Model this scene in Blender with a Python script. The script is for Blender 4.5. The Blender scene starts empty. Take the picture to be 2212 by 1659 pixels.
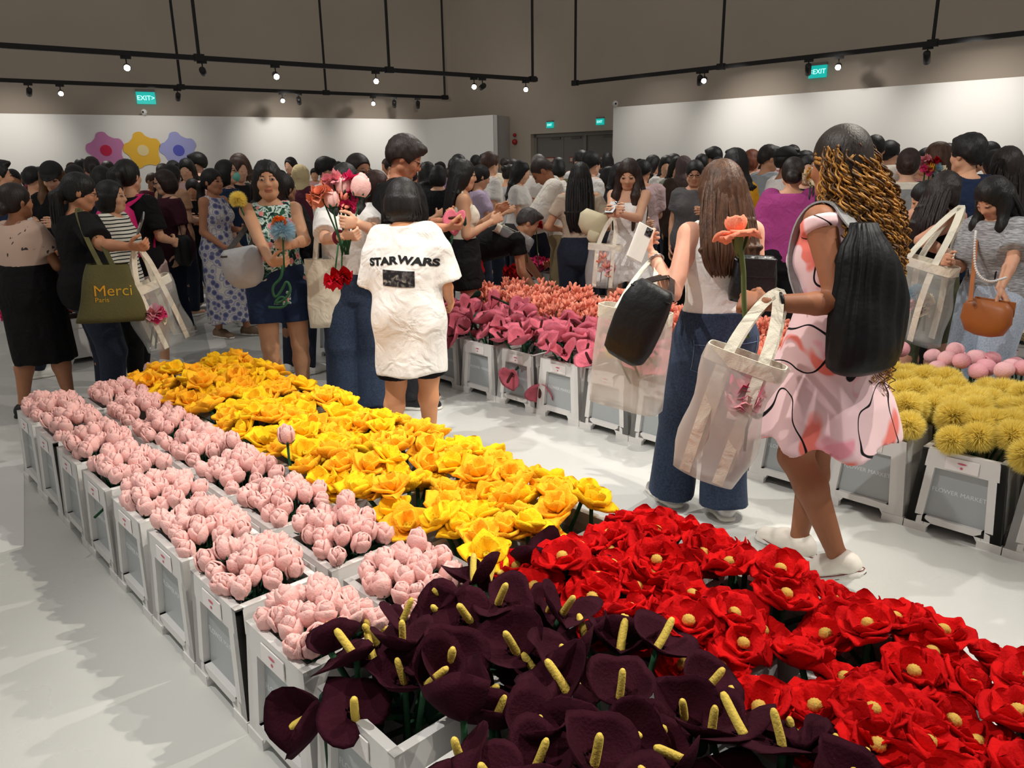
import bpy, bmesh, math, random
import numpy as np
from mathutils import Vector, Matrix
from mathutils.bvhtree import BVHTree

SC = bpy.context.scene
COL = SC.collection
rnd = random.Random(7)
F_PX, CXP, CYP = 1660.0, 1106.0, 829.5
PITCH, ROLL, CAMH = math.radians(15.8), math.radians(0.87), 1.53

# ------------------------------------------------------------------ camera
_fw = np.array([0, math.cos(PITCH), -math.sin(PITCH)])
_rt = np.array([1.0, 0, 0]); _up = np.cross(_rt, _fw)
C_R = math.cos(ROLL) * _rt - math.sin(ROLL) * _up
C_U = math.sin(ROLL) * _rt + math.cos(ROLL) * _up
C_F = _fw
cam = bpy.data.cameras.new('camera'); cam.sensor_width = 36; cam.sensor_fit = 'HORIZONTAL'
cam.lens = F_PX / 2212 * 36; cam.clip_start = .05; cam.clip_end = 200
cam_o = bpy.data.objects.new('camera', cam); COL.objects.link(cam_o)
cam_o.matrix_world = Matrix(((C_R[0], C_U[0], -C_F[0], 0), (C_R[1], C_U[1], -C_F[1], 0), (C_R[2], C_U[2], -C_F[2], CAMH), (0, 0, 0, 1)))
SC.camera = cam_o

# ------------------------------------------------------------------ world, exposure
SC.view_settings.view_transform = 'Standard'; SC.view_settings.look = 'None'
SC.view_settings.gamma = 1; SC.view_settings.use_curve_mapping = False
SC.view_settings.exposure = -0.28
SC.cycles.adaptive_threshold = 0.02; SC.cycles.max_bounces = 6; SC.cycles.diffuse_bounces = 3; SC.cycles.glossy_bounces = 2; SC.cycles.transmission_bounces = 3; SC.cycles.transparent_max_bounces = 10; SC.cycles.caustics_reflective = False; SC.cycles.caustics_refractive = False
wd = bpy.data.worlds.new('world'); SC.world = wd; wd.use_nodes = True
bg = wd.node_tree.nodes['Background']; bg.inputs[0].default_value = (1.0, .96, .91, 1); bg.inputs[1].default_value = 0.38

# ------------------------------------------------------------------ hall spotlights (ceiling tracks above and behind the viewer), plus one added fill
def spot(x, y, z, tx, ty, tz, power, angle=70, blend=.5, radius=.07, col=(1, .955, .89)):
    l = bpy.data.lights.new('ceiling_or_fill_spot', 'SPOT'); l.energy = power; l.spot_size = math.radians(angle)
    l.spot_blend = blend; l.shadow_soft_size = radius; l.color = col
    o = bpy.data.objects.new('ceiling_or_fill_spot', l); COL.objects.link(o); o.location = (x, y, z)
    d = Vector((tx - x, ty - y, tz - z)); o.rotation_euler = d.to_track_quat('-Z', 'Y').to_euler()
    return o
HALL_SPOTS = [  # x y z  target  power angle blend radius colour
    (2.3, 2.7, 4.6, -0.9, 2.2, .3, 540, 70, .5, .035, (1, .94, .82)), (2.9, 4.9, 4.6, -1.7, 3.7, .3, 480, 66, .5, .035, (1, .94, .84)),
    (-2.2, 1.5, 4.6, 1.2, 2.8, .5, 470, 70, .5, .04, (1, .97, .92)), (-1.6, 3.2, 4.6, 1.4, 4.6, .5, 400, 66, .5, .04, (1, .97, .92)),
    (0.9, 0.3, 4.6, -1.3, 2.1, .0, 260, 44, .8, .04, (1, .94, .82)),  # fill spot with no known lamp behind it, added to brighten the left floor
    (3.4, 1.2, 4.6, 1.1, 1.5, .4, 330, 66, .5, .04), (4.8, 3.0, 4.6, 2.4, 3.9, .6, 330, 66, .5, .04),
    (0.2, 7.6, 4.4, 0.6, 6.0, .8, 300, 75), (-4.6, 3.4, 4.6, -2.2, 6.4, .8, 150, 75),
    (4.6, 8.2, 4.4, 3.0, 9.0, 1.0, 380, 85), (-3.4, 9.4, 4.4, -2.0, 10.4, 1.0, 340, 85),
    (1.4, 12.0, 4.4, 0.8, 11.6, 1.0, 420, 95), (-7.0, 12.0, 4.4, -6.0, 12.5, 1.0, 420, 95),
    (8.0, 10.0, 4.4, 7.4, 10.4, 1.0, 360, 95),
]
for a in HALL_SPOTS: spot(*a)

# ------------------------------------------------------------------ pixel / floor helpers (sizes measured on the photograph)
def ray(x, y): return C_F + C_R * (x - CXP) / F_PX - C_U * (y - CYP) / F_PX
def onz(x, y, z=0.0):
    d = ray(x, y); return np.array([0, 0, CAMH]) + d * ((z - CAMH) / d[2])
def atd(x, y, D): return np.array([0, 0, CAMH]) + ray(x, y) * D
_a = math.radians(-43); D1 = np.array([math.sin(_a), math.cos(_a)]); D2 = np.array([math.cos(_a), -math.sin(_a)])
def grid(al, ac, z=0.0):
    q = D1 * al + D2 * ac; return np.array([q[0], q[1], z])
ROWROT = math.atan2(D1[1], D1[0])          # rotation that puts local +X along the rows

# ------------------------------------------------------------------ materials
def lin(c):
    return tuple(((v / 255) / 12.92 if v / 255 <= .04045 else ((v / 255 + .055) / 1.055) ** 2.4) for v in c[:3])
MATS = {}
def mat(name, col, rough=.6, var=0, vscale=6, bump=0, bscale=60, metal=0, spec=.35, sheen=0, alpha=1, stretch=(1, 1, 1), emis=0, attr=None, trans=0, sss=0, coat=0):
    if name in MATS: return MATS[name]
    m = bpy.data.materials.new(name); m.use_nodes = True; nt = m.node_tree; N = nt.nodes; Lk = nt.links
    b = N['Principled BSDF']; c = (*lin(col), 1)
    b.inputs['Base Color'].default_value = c; b.inputs['Roughness'].default_value = rough; b.inputs['Metallic'].default_value = metal
    b.inputs['Specular IOR Level'].default_value = spec
    if sheen: b.inputs['Sheen Weight'].default_value = sheen; b.inputs['Sheen Roughness'].default_value = .4; b.inputs['Sheen Tint'].default_value = c
    if alpha < 1: b.inputs['Alpha'].default_value = alpha
    if trans: b.inputs['Transmission Weight'].default_value = trans
    if coat: b.inputs['Coat Weight'].default_value = coat
    if sss: b.inputs['Subsurface Weight'].default_value = sss; b.inputs['Subsurface Scale'].default_value = .02
    if emis: b.inputs['Emission Color'].default_value = c; b.inputs['Emission Strength'].default_value = emis
    if attr:
        a = N.new('ShaderNodeAttribute'); a.attribute_name = attr; Lk.new(a.outputs['Color'], b.inputs['Base Color'])
    if var or bump:
        tc = N.new('ShaderNodeTexCoord'); mp = N.new('ShaderNodeMapping'); mp.inputs['Scale'].default_value = stretch
        Lk.new(tc.outputs['Object'], mp.inputs['Vector'])
    if var:
        n = N.new('ShaderNodeTexNoise'); n.inputs['Scale'].default_value = vscale; n.inputs['Detail'].default_value = 4
        Lk.new(mp.outputs[0], n.inputs['Vector'])
        r = N.new('ShaderNodeMapRange'); r.inputs[1].default_value = .3; r.inputs[2].default_value = .7; r.inputs[3].default_value = 1 - var; r.inputs[4].default_value = 1 + var
        Lk.new(n.outputs[0], r.inputs[0])
        mx = N.new('ShaderNodeMix'); mx.data_type = 'RGBA'; mx.blend_type = 'MULTIPLY'; mx.inputs[0].default_value = 1
        if attr: Lk.new(a.outputs['Color'], mx.inputs[6])
        else: mx.inputs[6].default_value = c
        Lk.new(r.outputs[0], mx.inputs[7]); Lk.new(mx.outputs[2], b.inputs['Base Color'])
    if bump:
        n2 = N.new('ShaderNodeTexNoise'); n2.inputs['Scale'].default_value = bscale; n2.inputs['Detail'].default_value = 3
        Lk.new(mp.outputs[0], n2.inputs['Vector'])
        bp = N.new('ShaderNodeBump'); bp.inputs['Strength'].default_value = bump; bp.inputs['Distance'].default_value = .01
        Lk.new(n2.outputs[0], bp.inputs['Height']); Lk.new(bp.outputs[0], b.inputs['Normal'])
    MATS[name] = m; return m
def nodes_of(m): return m.node_tree.nodes, m.node_tree.links, m.node_tree.nodes['Principled BSDF']
def ramp(N, stops, interp='CONSTANT'):
    r = N.new('ShaderNodeValToRGB'); r.color_ramp.interpolation = interp; el = r.color_ramp.elements
    while len(el) < len(stops): el.new(.5)
    for e, (p, c) in zip(el, stops): e.position = p; e.color = (*lin(c), 1)
    return r
def cloth(r, g, b, rough=.85, var=.10):
    nm = 'cloth_%d_%d_%d' % (r, g, b)
    if nm in MATS: return MATS[nm]
    m = mat(nm, (r, g, b), rough, var=var, vscale=5, bump=.2, bscale=220, sheen=.15, spec=.2); wrinkle(m); return m
def wrinkle(m, sc=9, st=.55):
    N = m.node_tree.nodes; Lk = m.node_tree.links; b = N['Principled BSDF']; tc = N.new('ShaderNodeTexCoord'); n = N.new('ShaderNodeTexNoise'); n.inputs['Scale'].default_value = sc; n.inputs['Detail'].default_value = 2; n.inputs['Distortion'].default_value = 1.2; Lk.new(tc.outputs['Object'], n.inputs['Vector'])
    bp = N.new('ShaderNodeBump'); bp.inputs['Strength'].default_value = st; bp.inputs['Distance'].default_value = .035; Lk.new(n.outputs[0], bp.inputs['Height'])
    if b.inputs['Normal'].is_linked: Lk.new(b.inputs['Normal'].links[0].from_socket, bp.inputs['Normal'])
    Lk.new(bp.outputs[0], b.inputs['Normal']); return m
def hairmat(r, g, b):
    return mat('hair_%d_%d_%d' % (r, g, b), (r, g, b), .48, var=.45, vscale=9, bump=.3, bscale=30, stretch=(6, 6, .7), spec=.35)
SKIN = mat('skin', (200, 150, 120), .55, attr='Col', var=.05, vscale=12, spec=.35, sss=0)
def plush(name, c, var=.12, rough=.95, sheen=.45):
    return mat(name, c, rough, var=var, vscale=22, bump=.35, bscale=160, sheen=sheen, spec=.1)

# ------------------------------------------------------------------ mesh helpers
def mesh_np(name, V, Fq, smooth=True, tris=None):
    me = bpy.data.meshes.new(name); V = np.asarray(V, np.float32)
    Fq = np.asarray(Fq, np.int32).reshape(-1, 4) if Fq is not None and len(Fq) else np.zeros((0, 4), np.int32)
    T = np.asarray(tris, np.int32).reshape(-1, 3) if tris is not None and len(tris) else np.zeros((0, 3), np.int32)
    me.vertices.add(len(V)); me.vertices.foreach_set('co', V.ravel())
    lp = np.concatenate([Fq.ravel(), T.ravel()]); me.loops.add(len(lp)); me.loops.foreach_set('vertex_index', lp)
    st = np.concatenate([np.arange(len(Fq)) * 4, len(Fq) * 4 + np.arange(len(T)) * 3]).astype(np.int32)
    me.polygons.add(len(st)); me.polygons.foreach_set('loop_start', st)
    try: me.polygons.foreach_set('loop_total', np.concatenate([np.full(len(Fq), 4), np.full(len(T), 3)]).astype(np.int32))
    except Exception: pass
    me.update(calc_edges=True); me.validate()
    me.polygons.foreach_set('use_smooth', np.full(len(me.polygons), smooth))
    return me
class MB:
    """collects boxes, tubes, sheets into one mesh"""
    def __init__(s): s.v = []; s.q = []; s.t = []; s.n = 0
    def add(s, V, Q=(), T=()):
        V = np.asarray(V, float).reshape(-1, 3); s.v.append(V)
        if len(Q): s.q.append(np.asarray(Q, int) + s.n)
        if len(T): s.t.append(np.asarray(T, int) + s.n)
        s.n += len(V); return s
    def box(s, lo, hi, top=None):
        x0, y0, z0 = lo; x1, y1, z1 = hi
        B = [(x0, y0), (x1, y0), (x1, y1), (x0, y1)]; Tp = B if top is None else [(top[0], top[1]), (top[2], top[1]), (top[2], top[3]), (top[0], top[3])]
        V = [(x, y, z0) for x, y in B] + [(x, y, z1) for x, y in Tp]
        return s.add(V, [(3, 2, 1, 0), (4, 5, 6, 7), (0, 1, 5, 4), (1, 2, 6, 5), (2, 3, 7, 6), (3, 0, 4, 7)])
    def hexa(s, P):   # eight corners: bottom ring, top ring
        return s.add(P, [(3, 2, 1, 0), (4, 5, 6, 7), (0, 1, 5, 4), (1, 2, 6, 5), (2, 3, 7, 6), (3, 0, 4, 7)])
    def tube(s, P, r, n=8, cap=True, flat=None):
        P = np.asarray(P, float); m = len(P); r = np.full(m, r, float) if np.isscalar(r) else np.asarray(r, float)
        T = np.gradient(P, axis=0); T /= np.linalg.norm(T, axis=1)[:, None] + 1e-9
        ref = np.array([0, 0, 1.0]) if abs(T[0][2]) < .9 else np.array([1.0, 0, 0])
        V = []; a = np.cross(T[0], ref); a /= np.linalg.norm(a)
        ang = np.arange(n) / n * 2 * math.pi
        for i in range(m):
            a = a - T[i] * (a @ T[i]); a /= np.linalg.norm(a) + 1e-9; b = np.cross(T[i], a)
            V.append(P[i] + (np.cos(ang)[:, None] * a + np.sin(ang)[:, None] * b) * r[i])
        V = np.concatenate(V); Q = []
        for i in range(m - 1):
            for j in range(n): Q.append((i * n + j, i * n + (j + 1) % n, (i + 1) * n + (j + 1) % n, (i + 1) * n + j))
        Tt = []
        if cap:
            V = np.vstack([V, P[0], P[-1]]); c0, c1 = m * n, m * n + 1
            for j in range(n): Tt.append((c0, (j + 1) % n, j)); Tt.append((c1, (m - 1) * n + j, (m - 1) * n + (j + 1) % n))
        return s.add(V, Q, Tt)
    def ribbon(s, P, w, wd, th=.004):
        """flat band along P, width w in direction(s) wd, thickness th"""
        P = np.asarray(P, float); m = len(P); wd = np.asarray(wd, float)
        if wd.ndim == 1: wd = np.tile(wd, (m, 1))
        T = np.gradient(P, axis=0); T /= np.linalg.norm(T, axis=1)[:, None] + 1e-9
        wd = wd - T * np.sum(wd * T, 1)[:, None]; wd /= np.linalg.norm(wd, axis=1)[:, None] + 1e-9
        nn = np.cross(T, wd); w = np.full(m, w, float) if np.isscalar(w) else np.asarray(w)
        V = np.stack([P - wd * w[:, None] / 2 - nn * th / 2, P + wd * w[:, None] / 2 - nn * th / 2, P + wd * w[:, None] / 2 + nn * th / 2, P - wd * w[:, None] / 2 + nn * th / 2], 1).reshape(-1, 3)
        Q = []
        for i in range(m - 1):
            for j in range(4): Q.append((i * 4 + j, i * 4 + (j + 1) % 4, i * 4 + 4 + (j + 1) % 4, i * 4 + 4 + j))
        Q += [(3, 2, 1, 0), (m * 4 - 4, m * 4 - 3, m * 4 - 2, m * 4 - 1)]
        return s.add(V, Q)
    def ell(s, c, r, nu=10, nv=7, fr=None):
        th = np.linspace(0, math.pi, nv + 1); ph = np.arange(nu) / nu * 2 * math.pi
        V = [(math.sin(t) * math.cos(p) * r[0], math.sin(t) * math.sin(p) * r[1], math.cos(t) * r[2]) for t in th for p in ph]
        V = np.array(V)
        if fr is not None: V = V @ np.asarray(fr)
        Q = [(i * nu + j, (i + 1) * nu + j, (i + 1) * nu + (j + 1) % nu, i * nu + (j + 1) % nu) for i in range(nv) for j in range(nu)]
        return s.add(V + np.asarray(c), Q)
    def arrays(s): return (np.concatenate(s.v), np.concatenate(s.q) if s.q else [], np.concatenate(s.t) if s.t else [])
    def mesh(s, name, smooth=True):
        V, Q, T = s.arrays(); return mesh_np(name, V, Q, smooth, T)
    def build(s, name, m, parent=None, smooth=True): return mk(name, s.mesh(name, smooth), m, parent)
def mk(name, me, m=None, parent=None):
    o = bpy.data.objects.new(name, me); COL.objects.link(o)
    if m is not None and len(me.materials) == 0: me.materials.append(m)
    elif m is not None and me.materials[0] is not m:
        o.material_slots[0].link = 'OBJECT'; o.material_slots[0].material = m
    if parent is not None: o.parent = parent
    return o
def tag(o, label, cat, group=None, kind=None):
    if label: o['label'] = label
    if cat: o['category'] = cat
    if group: o['group'] = group
    if kind: o['kind'] = kind
    return o
def thing(name, label, cat, loc=(0, 0, 0), rz=0.0, group=None, mw=None):
    o = bpy.data.objects.new(name, None); COL.objects.link(o); o.empty_display_size = .1
    if mw is not None: o.matrix_world = mw
    else: o.location = loc; o.rotation_euler = (0, 0, rz)
    return tag(o, label, cat, group)
def struct(o): o['kind'] = 'structure'; return o
def bevel(o, w, seg=2):
    b = o.modifiers.new('bevel', 'BEVEL'); b.width = w; b.segments = seg; b.limit_method = 'ANGLE'; b.angle_limit = math.radians(40); return o
def unit(v): v = np.asarray(v, float); return v / (np.linalg.norm(v) + 1e-12)

# ------------------------------------------------------------------ signed distance fields -> smooth closed meshes
def surfnet(V, org, h):
    s = V < 0; nx, ny, nz = V.shape
    c = np.zeros((nx - 1, ny - 1, nz - 1), np.int8)
    for i in (0, 1):
        for j in (0, 1):
            for k in (0, 1): c += s[i:nx - 1 + i, j:ny - 1 + j, k:nz - 1 + k]
    act = (c > 0) & (c < 8); I = np.argwhere(act); n = len(I)
    if n == 0: return np.zeros((0, 3)), np.zeros((0, 4), int)
    ids = np.full(act.shape, -1, np.int32); ids[act] = np.arange(n)
    cor = np.array([(i, j, k) for i in (0, 1) for j in (0, 1) for k in (0, 1)])
    cv = np.stack([V[I[:, 0] + a, I[:, 1] + b, I[:, 2] + d] for a, b, d in cor], 1)
    P = np.zeros((n, 3)); W = np.zeros(n)
    for a in range(8):
        for b in range(a + 1, 8):
            if np.abs(cor[a] - cor[b]).sum() != 1: continue
            va, vb = cv[:, a], cv[:, b]; m = (va < 0) != (vb < 0); t = va / np.where(m, va - vb, 1)
            p = cor[a] + (cor[b] - cor[a]) * t[:, None]; P += np.where(m[:, None], p, 0); W += m
    P = (P / W[:, None] + I) * h + org
    Q = []
    for ax in range(3):
        s0 = [slice(1, -1)] * 3; s1 = [slice(1, -1)] * 3; s0[ax] = slice(0, -1); s1[ax] = slice(1, None)
        A = s[tuple(s0)]; B = s[tuple(s1)]; E = np.argwhere(A != B)
        if len(E) == 0: continue
        off = np.array([1, 1, 1]); off[ax] = 0; E = E + off; sg = s[E[:, 0], E[:, 1], E[:, 2]]
        o1, o2 = [(1, 2), (2, 0), (0, 1)][ax]
        d1 = np.zeros(3, int); d1[o1] = 1; d2 = np.zeros(3, int); d2[o2] = 1
        g = lambda e: ids[e[:, 0], e[:, 1], e[:, 2]]
        q = np.stack([g(E - d1 - d2), g(E - d2), g(E), g(E - d1)], 1)
        q = np.where(sg[:, None], q, q[:, ::-1]); Q.append(q)
    Q = np.concatenate(Q); Q = Q[(Q >= 0).all(1)]
    return P, Q
class Field:
    def __init__(s): s.ops = []; s.post = []
    def _ad(s, f, lo, hi, k, sub): s.ops.append((f, np.asarray(lo, float), np.asarray(hi, float), k, sub)); return s
    def cone(s, a, b, ra, rb, k=.02, sub=False, flat=False):
        a = np.asarray(a, float); b = np.asarray(b, float); L = np.linalg.norm(b - a) + 1e-9; u = (b - a) / L; R = max(ra, rb)
        def f(X, Y, Z):
            x, y, z = X - a[0], Y - a[1], Z - a[2]; dt = x * u[0] + y * u[1] + z * u[2]; r2 = x * x + y * y + z * z
            t = np.clip(dt / L, 0, 1); rr = ra + (rb - ra) * t
            if flat: return np.maximum(np.sqrt(np.maximum(r2 - dt * dt, 0)) - rr, np.maximum(-dt, dt - L))
            return np.sqrt(np.maximum(r2 - 2 * t * L * dt + (t * L) ** 2, 0)) - rr
        return s._ad(f, np.minimum(a, b) - R, np.maximum(a, b) + R, k, sub)
    def econe(s, a, b, side, keys, k=.02, sub=False, flat=True):
        """elliptic sweep from a to b; keys = (t, half width, half depth[, forward offset])"""
        a = np.asarray(a, float); b = np.asarray(b, float); L = np.linalg.norm(b - a) + 1e-9; u = (b - a) / L
        sd = np.asarray(side, float); sd = unit(sd - u * (sd @ u)); fr = np.cross(u, sd)
        K = np.array([(q + (0,))[:4] for q in keys], float); R = max(K[:, 1].max(), (K[:, 2] + abs(K[:, 3])).max())
        def f(X, Y, Z):
            x, y, z = X - a[0], Y - a[1], Z - a[2]; c = x * u[0] + y * u[1] + z * u[2]
            p = x * sd[0] + y * sd[1] + z * sd[2]; q = x * fr[0] + y * fr[1] + z * fr[2]; t = np.clip(c / L, 0, 1)
            rs = np.interp(t, K[:, 0], K[:, 1]); rf = np.interp(t, K[:, 0], K[:, 2]); q = q - np.interp(t, K[:, 0], K[:, 3])
            kk = np.sqrt((p / rs) ** 2 + (q / rf) ** 2); d = (kk - 1) * np.minimum(rs, rf)
            return np.maximum(d, np.maximum(-c, c - L))
        return s._ad(f, np.minimum(a, b) - R, np.maximum(a, b) + R, k, sub)
    def ell(s, c, r, fr=None, k=.02, sub=False):
        c = np.asarray(c, float); r = np.asarray(r, float); M = np.eye(3) if fr is None else np.asarray(fr, float); R = r.max()
        def f(X, Y, Z):
            x, y, z = X - c[0], Y - c[1], Z - c[2]
            p = [(x * M[i][0] + y * M[i][1] + z * M[i][2]) / r[i] for i in range(3)]
            k0 = np.sqrt(p[0] ** 2 + p[1] ** 2 + p[2] ** 2); k1 = np.sqrt((p[0] / r[0]) ** 2 + (p[1] / r[1]) ** 2 + (p[2] / r[2]) ** 2)
            return k0 * (k0 - 1) / np.maximum(k1, 1e-6)
        return s._ad(f, c - R, c + R, k, sub)
    def half(s, p, n):      # keep the side of the plane that n points away from
        p = np.asarray(p, float); n = unit(n); s.post.append(lambda D, X, Y, Z: np.maximum(D, (X - p[0]) * n[0] + (Y - p[1]) * n[1] + (Z - p[2]) * n[2])); return s
    def disp(s, g): s.post.append(lambda D, X, Y, Z: D + g(X, Y, Z)); return s
    def mesh(s, h, bounds=None):
        add = [o for o in s.ops if not o[4]]
        lo = np.min([o[1] for o in add], 0) - 2.5 * h - .012; hi = np.max([o[2] for o in add], 0) + 2.5 * h + .012
        if bounds is not None: lo = np.maximum(lo, bounds[0]); hi = np.minimum(hi, bounds[1])
        n = np.ceil((hi - lo) / h).astype(int) + 1; ax = [(lo[i] + h * np.arange(n[i])).astype(np.float32) for i in range(3)]
        D = np.full(n, .25, np.float32)
        for f, a, b, k, sub in s.ops:
            mg = k + .03; i0 = np.clip(((a - mg - lo) / h).astype(int), 0, n); i1 = np.clip(((b + mg - lo) / h).astype(int) + 2, 0, n)
            if (i1 <= i0).any(): continue
            sl = tuple(slice(i0[i], i1[i]) for i in range(3)); X = ax[0][sl[0]][:, None, None]; Y = ax[1][sl[1]][None, :, None]; Z = ax[2][sl[2]][None, None, :]
            d = f(X, Y, Z); o = D[sl]
            if sub: d = -d; hh = np.maximum(k - np.abs(o - d), 0) / k if k > 0 else 0; D[sl] = np.maximum(o, d) + (hh * hh * k * .25 if k > 0 else 0)
            else: hh = np.maximum(k - np.abs(o - d), 0) / k if k > 0 else 0; D[sl] = np.minimum(o, d) - (hh * hh * k * .25 if k > 0 else 0)
        if s.post:
            X = ax[0][:, None, None]; Y = ax[1][None, :, None]; Z = ax[2][None, None, :]
            for p in s.post: D = p(D, X, Y, Z)
        D[0] = D[-1] = .25; D[:, 0] = D[:, -1] = .25; D[:, :, 0] = D[:, :, -1] = .25
        return surfnet(D, lo, h)
def folds(seed, amp=.005, freq=16, direction=(0, 0, 1)):
    r = random.Random(seed); W = []
    d = np.array(direction, float)
    for i in range(4):
        v = np.array([r.uniform(-1, 1), r.uniform(-1, 1), r.uniform(-1, 1)]); v = unit(v + d * r.uniform(.2, .9)) * freq * r.uniform(.6, 1.6)
        W.append((v, r.uniform(0, 6.28), np.array([r.uniform(-1, 1), r.uniform(-1, 1), r.uniform(-1, 1)]) * 6, r.uniform(0, 6.28)))
    def g(X, Y, Z):
        t = 0
        for v, p, w, q in W:
            m = np.sin(X * w[0] + Y * w[1] + Z * w[2] + q)
            t = t + np.sin(X * v[0] + Y * v[1] + Z * v[2] + p + 1.3 * m) * (.6 + .4 * m)
        return t * amp / 2.2
    return g
# ------------------------------------------------------------------ people
def ik(a, b, l1, l2, hint):
    a = np.asarray(a, float); b = np.asarray(b, float); d = b - a; L = np.linalg.norm(d); mx = (l1 + l2) * .998
    if L > mx: b = a + d / L * mx; d = b - a; L = mx
    L = max(L, abs(l1 - l2) + .01); dr = d / (np.linalg.norm(d) + 1e-9); x = (l1 * l1 - l2 * l2 + L * L) / (2 * L)
    h = math.sqrt(max(l1 * l1 - x * x, 0)); p = np.asarray(hint, float); p = unit(p - dr * (p @ dr))
    return a + dr * x + p * h, b
def rotv(v, ax, ang):
    ax = unit(ax); v = np.asarray(v, float); c, s_ = math.cos(ang), math.sin(ang)
    return v * c + np.cross(ax, v) * s_ + ax * (ax @ v) * (1 - c)
BW = np.array([(-.12, .150, .112), (0, .166, .118), (.08, .155, .108), (.17, .128, .094), (.30, .146, .108), (.38, .156, .104), (.45, .135, .085), (.50, .07, .062)])
BWM = np.array([(-.12, .145, .11), (0, .158, .115), (.08, .152, .112), (.17, .148, .108), (.30, .168, .118), (.38, .178, .112), (.45, .155, .09), (.50, .08, .066)])

def hand_field(F, w, d, n, side, mode, k):
    d = unit(d); n = unit(np.asarray(n, float) - d * (np.asarray(n, float) @ d)); l = np.cross(d, n) * side
    sc = .98 * k; F.econe(w - d * .015, w + d * .088 * sc, l, [(0, .026 * sc, .020 * sc), (.35, .036 * sc, .016 * sc), (1, .040 * sc, .013 * sc)], .012)
    curl = {'relax': (.25, .45, .35), 'grip': (.95, 1.3, .9), 'flat': (.08, .12, .08), 'point': (.7, 1.0, .6), 'hold': (.55, .9, .6)}[mode]
    for i, (o, L) in enumerate(((.029, .072), (.010, .080), (-.010, .075), (-.028, .060))):
        b = w + d * .082 * sc + l * o * sc; ang = 0
        for j, f in enumerate((.44, .32, .27)):
            ang += curl[j] * (1 + .12 * (i - 1)); e = b + (d * math.cos(ang) + n * math.sin(ang) + l * o * 1.2 * (1 if j == 0 else 0)) * L * f * sc
            F.cone(b, e, (.0098 - .0008 * j) * sc, (.0092 - .0010 * j) * sc, .004); b = e
    b = w + d * .022 * sc + l * .030 * sc
    for dd, L, r in (((d * .75 + l * .65 + n * .45), .040, .0125), ((d * .8 + l * .15 + n * (.6 if mode != 'flat' else .1)), .032, .0105), ((d * .8 - l * .1 + n * (.7 if mode != 'flat' else .1)), .024, .0095)):
        e = b + unit(dd) * L * sc; F.cone(b, e, r * sc, r * .92 * sc, .006); b = e

def tubes_mesh(paths, nm):
    m = MB()
    for P, r, n in paths: m.tube(P, r, n, cap=True)
    return m.mesh(nm)

class Person: pass

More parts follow.
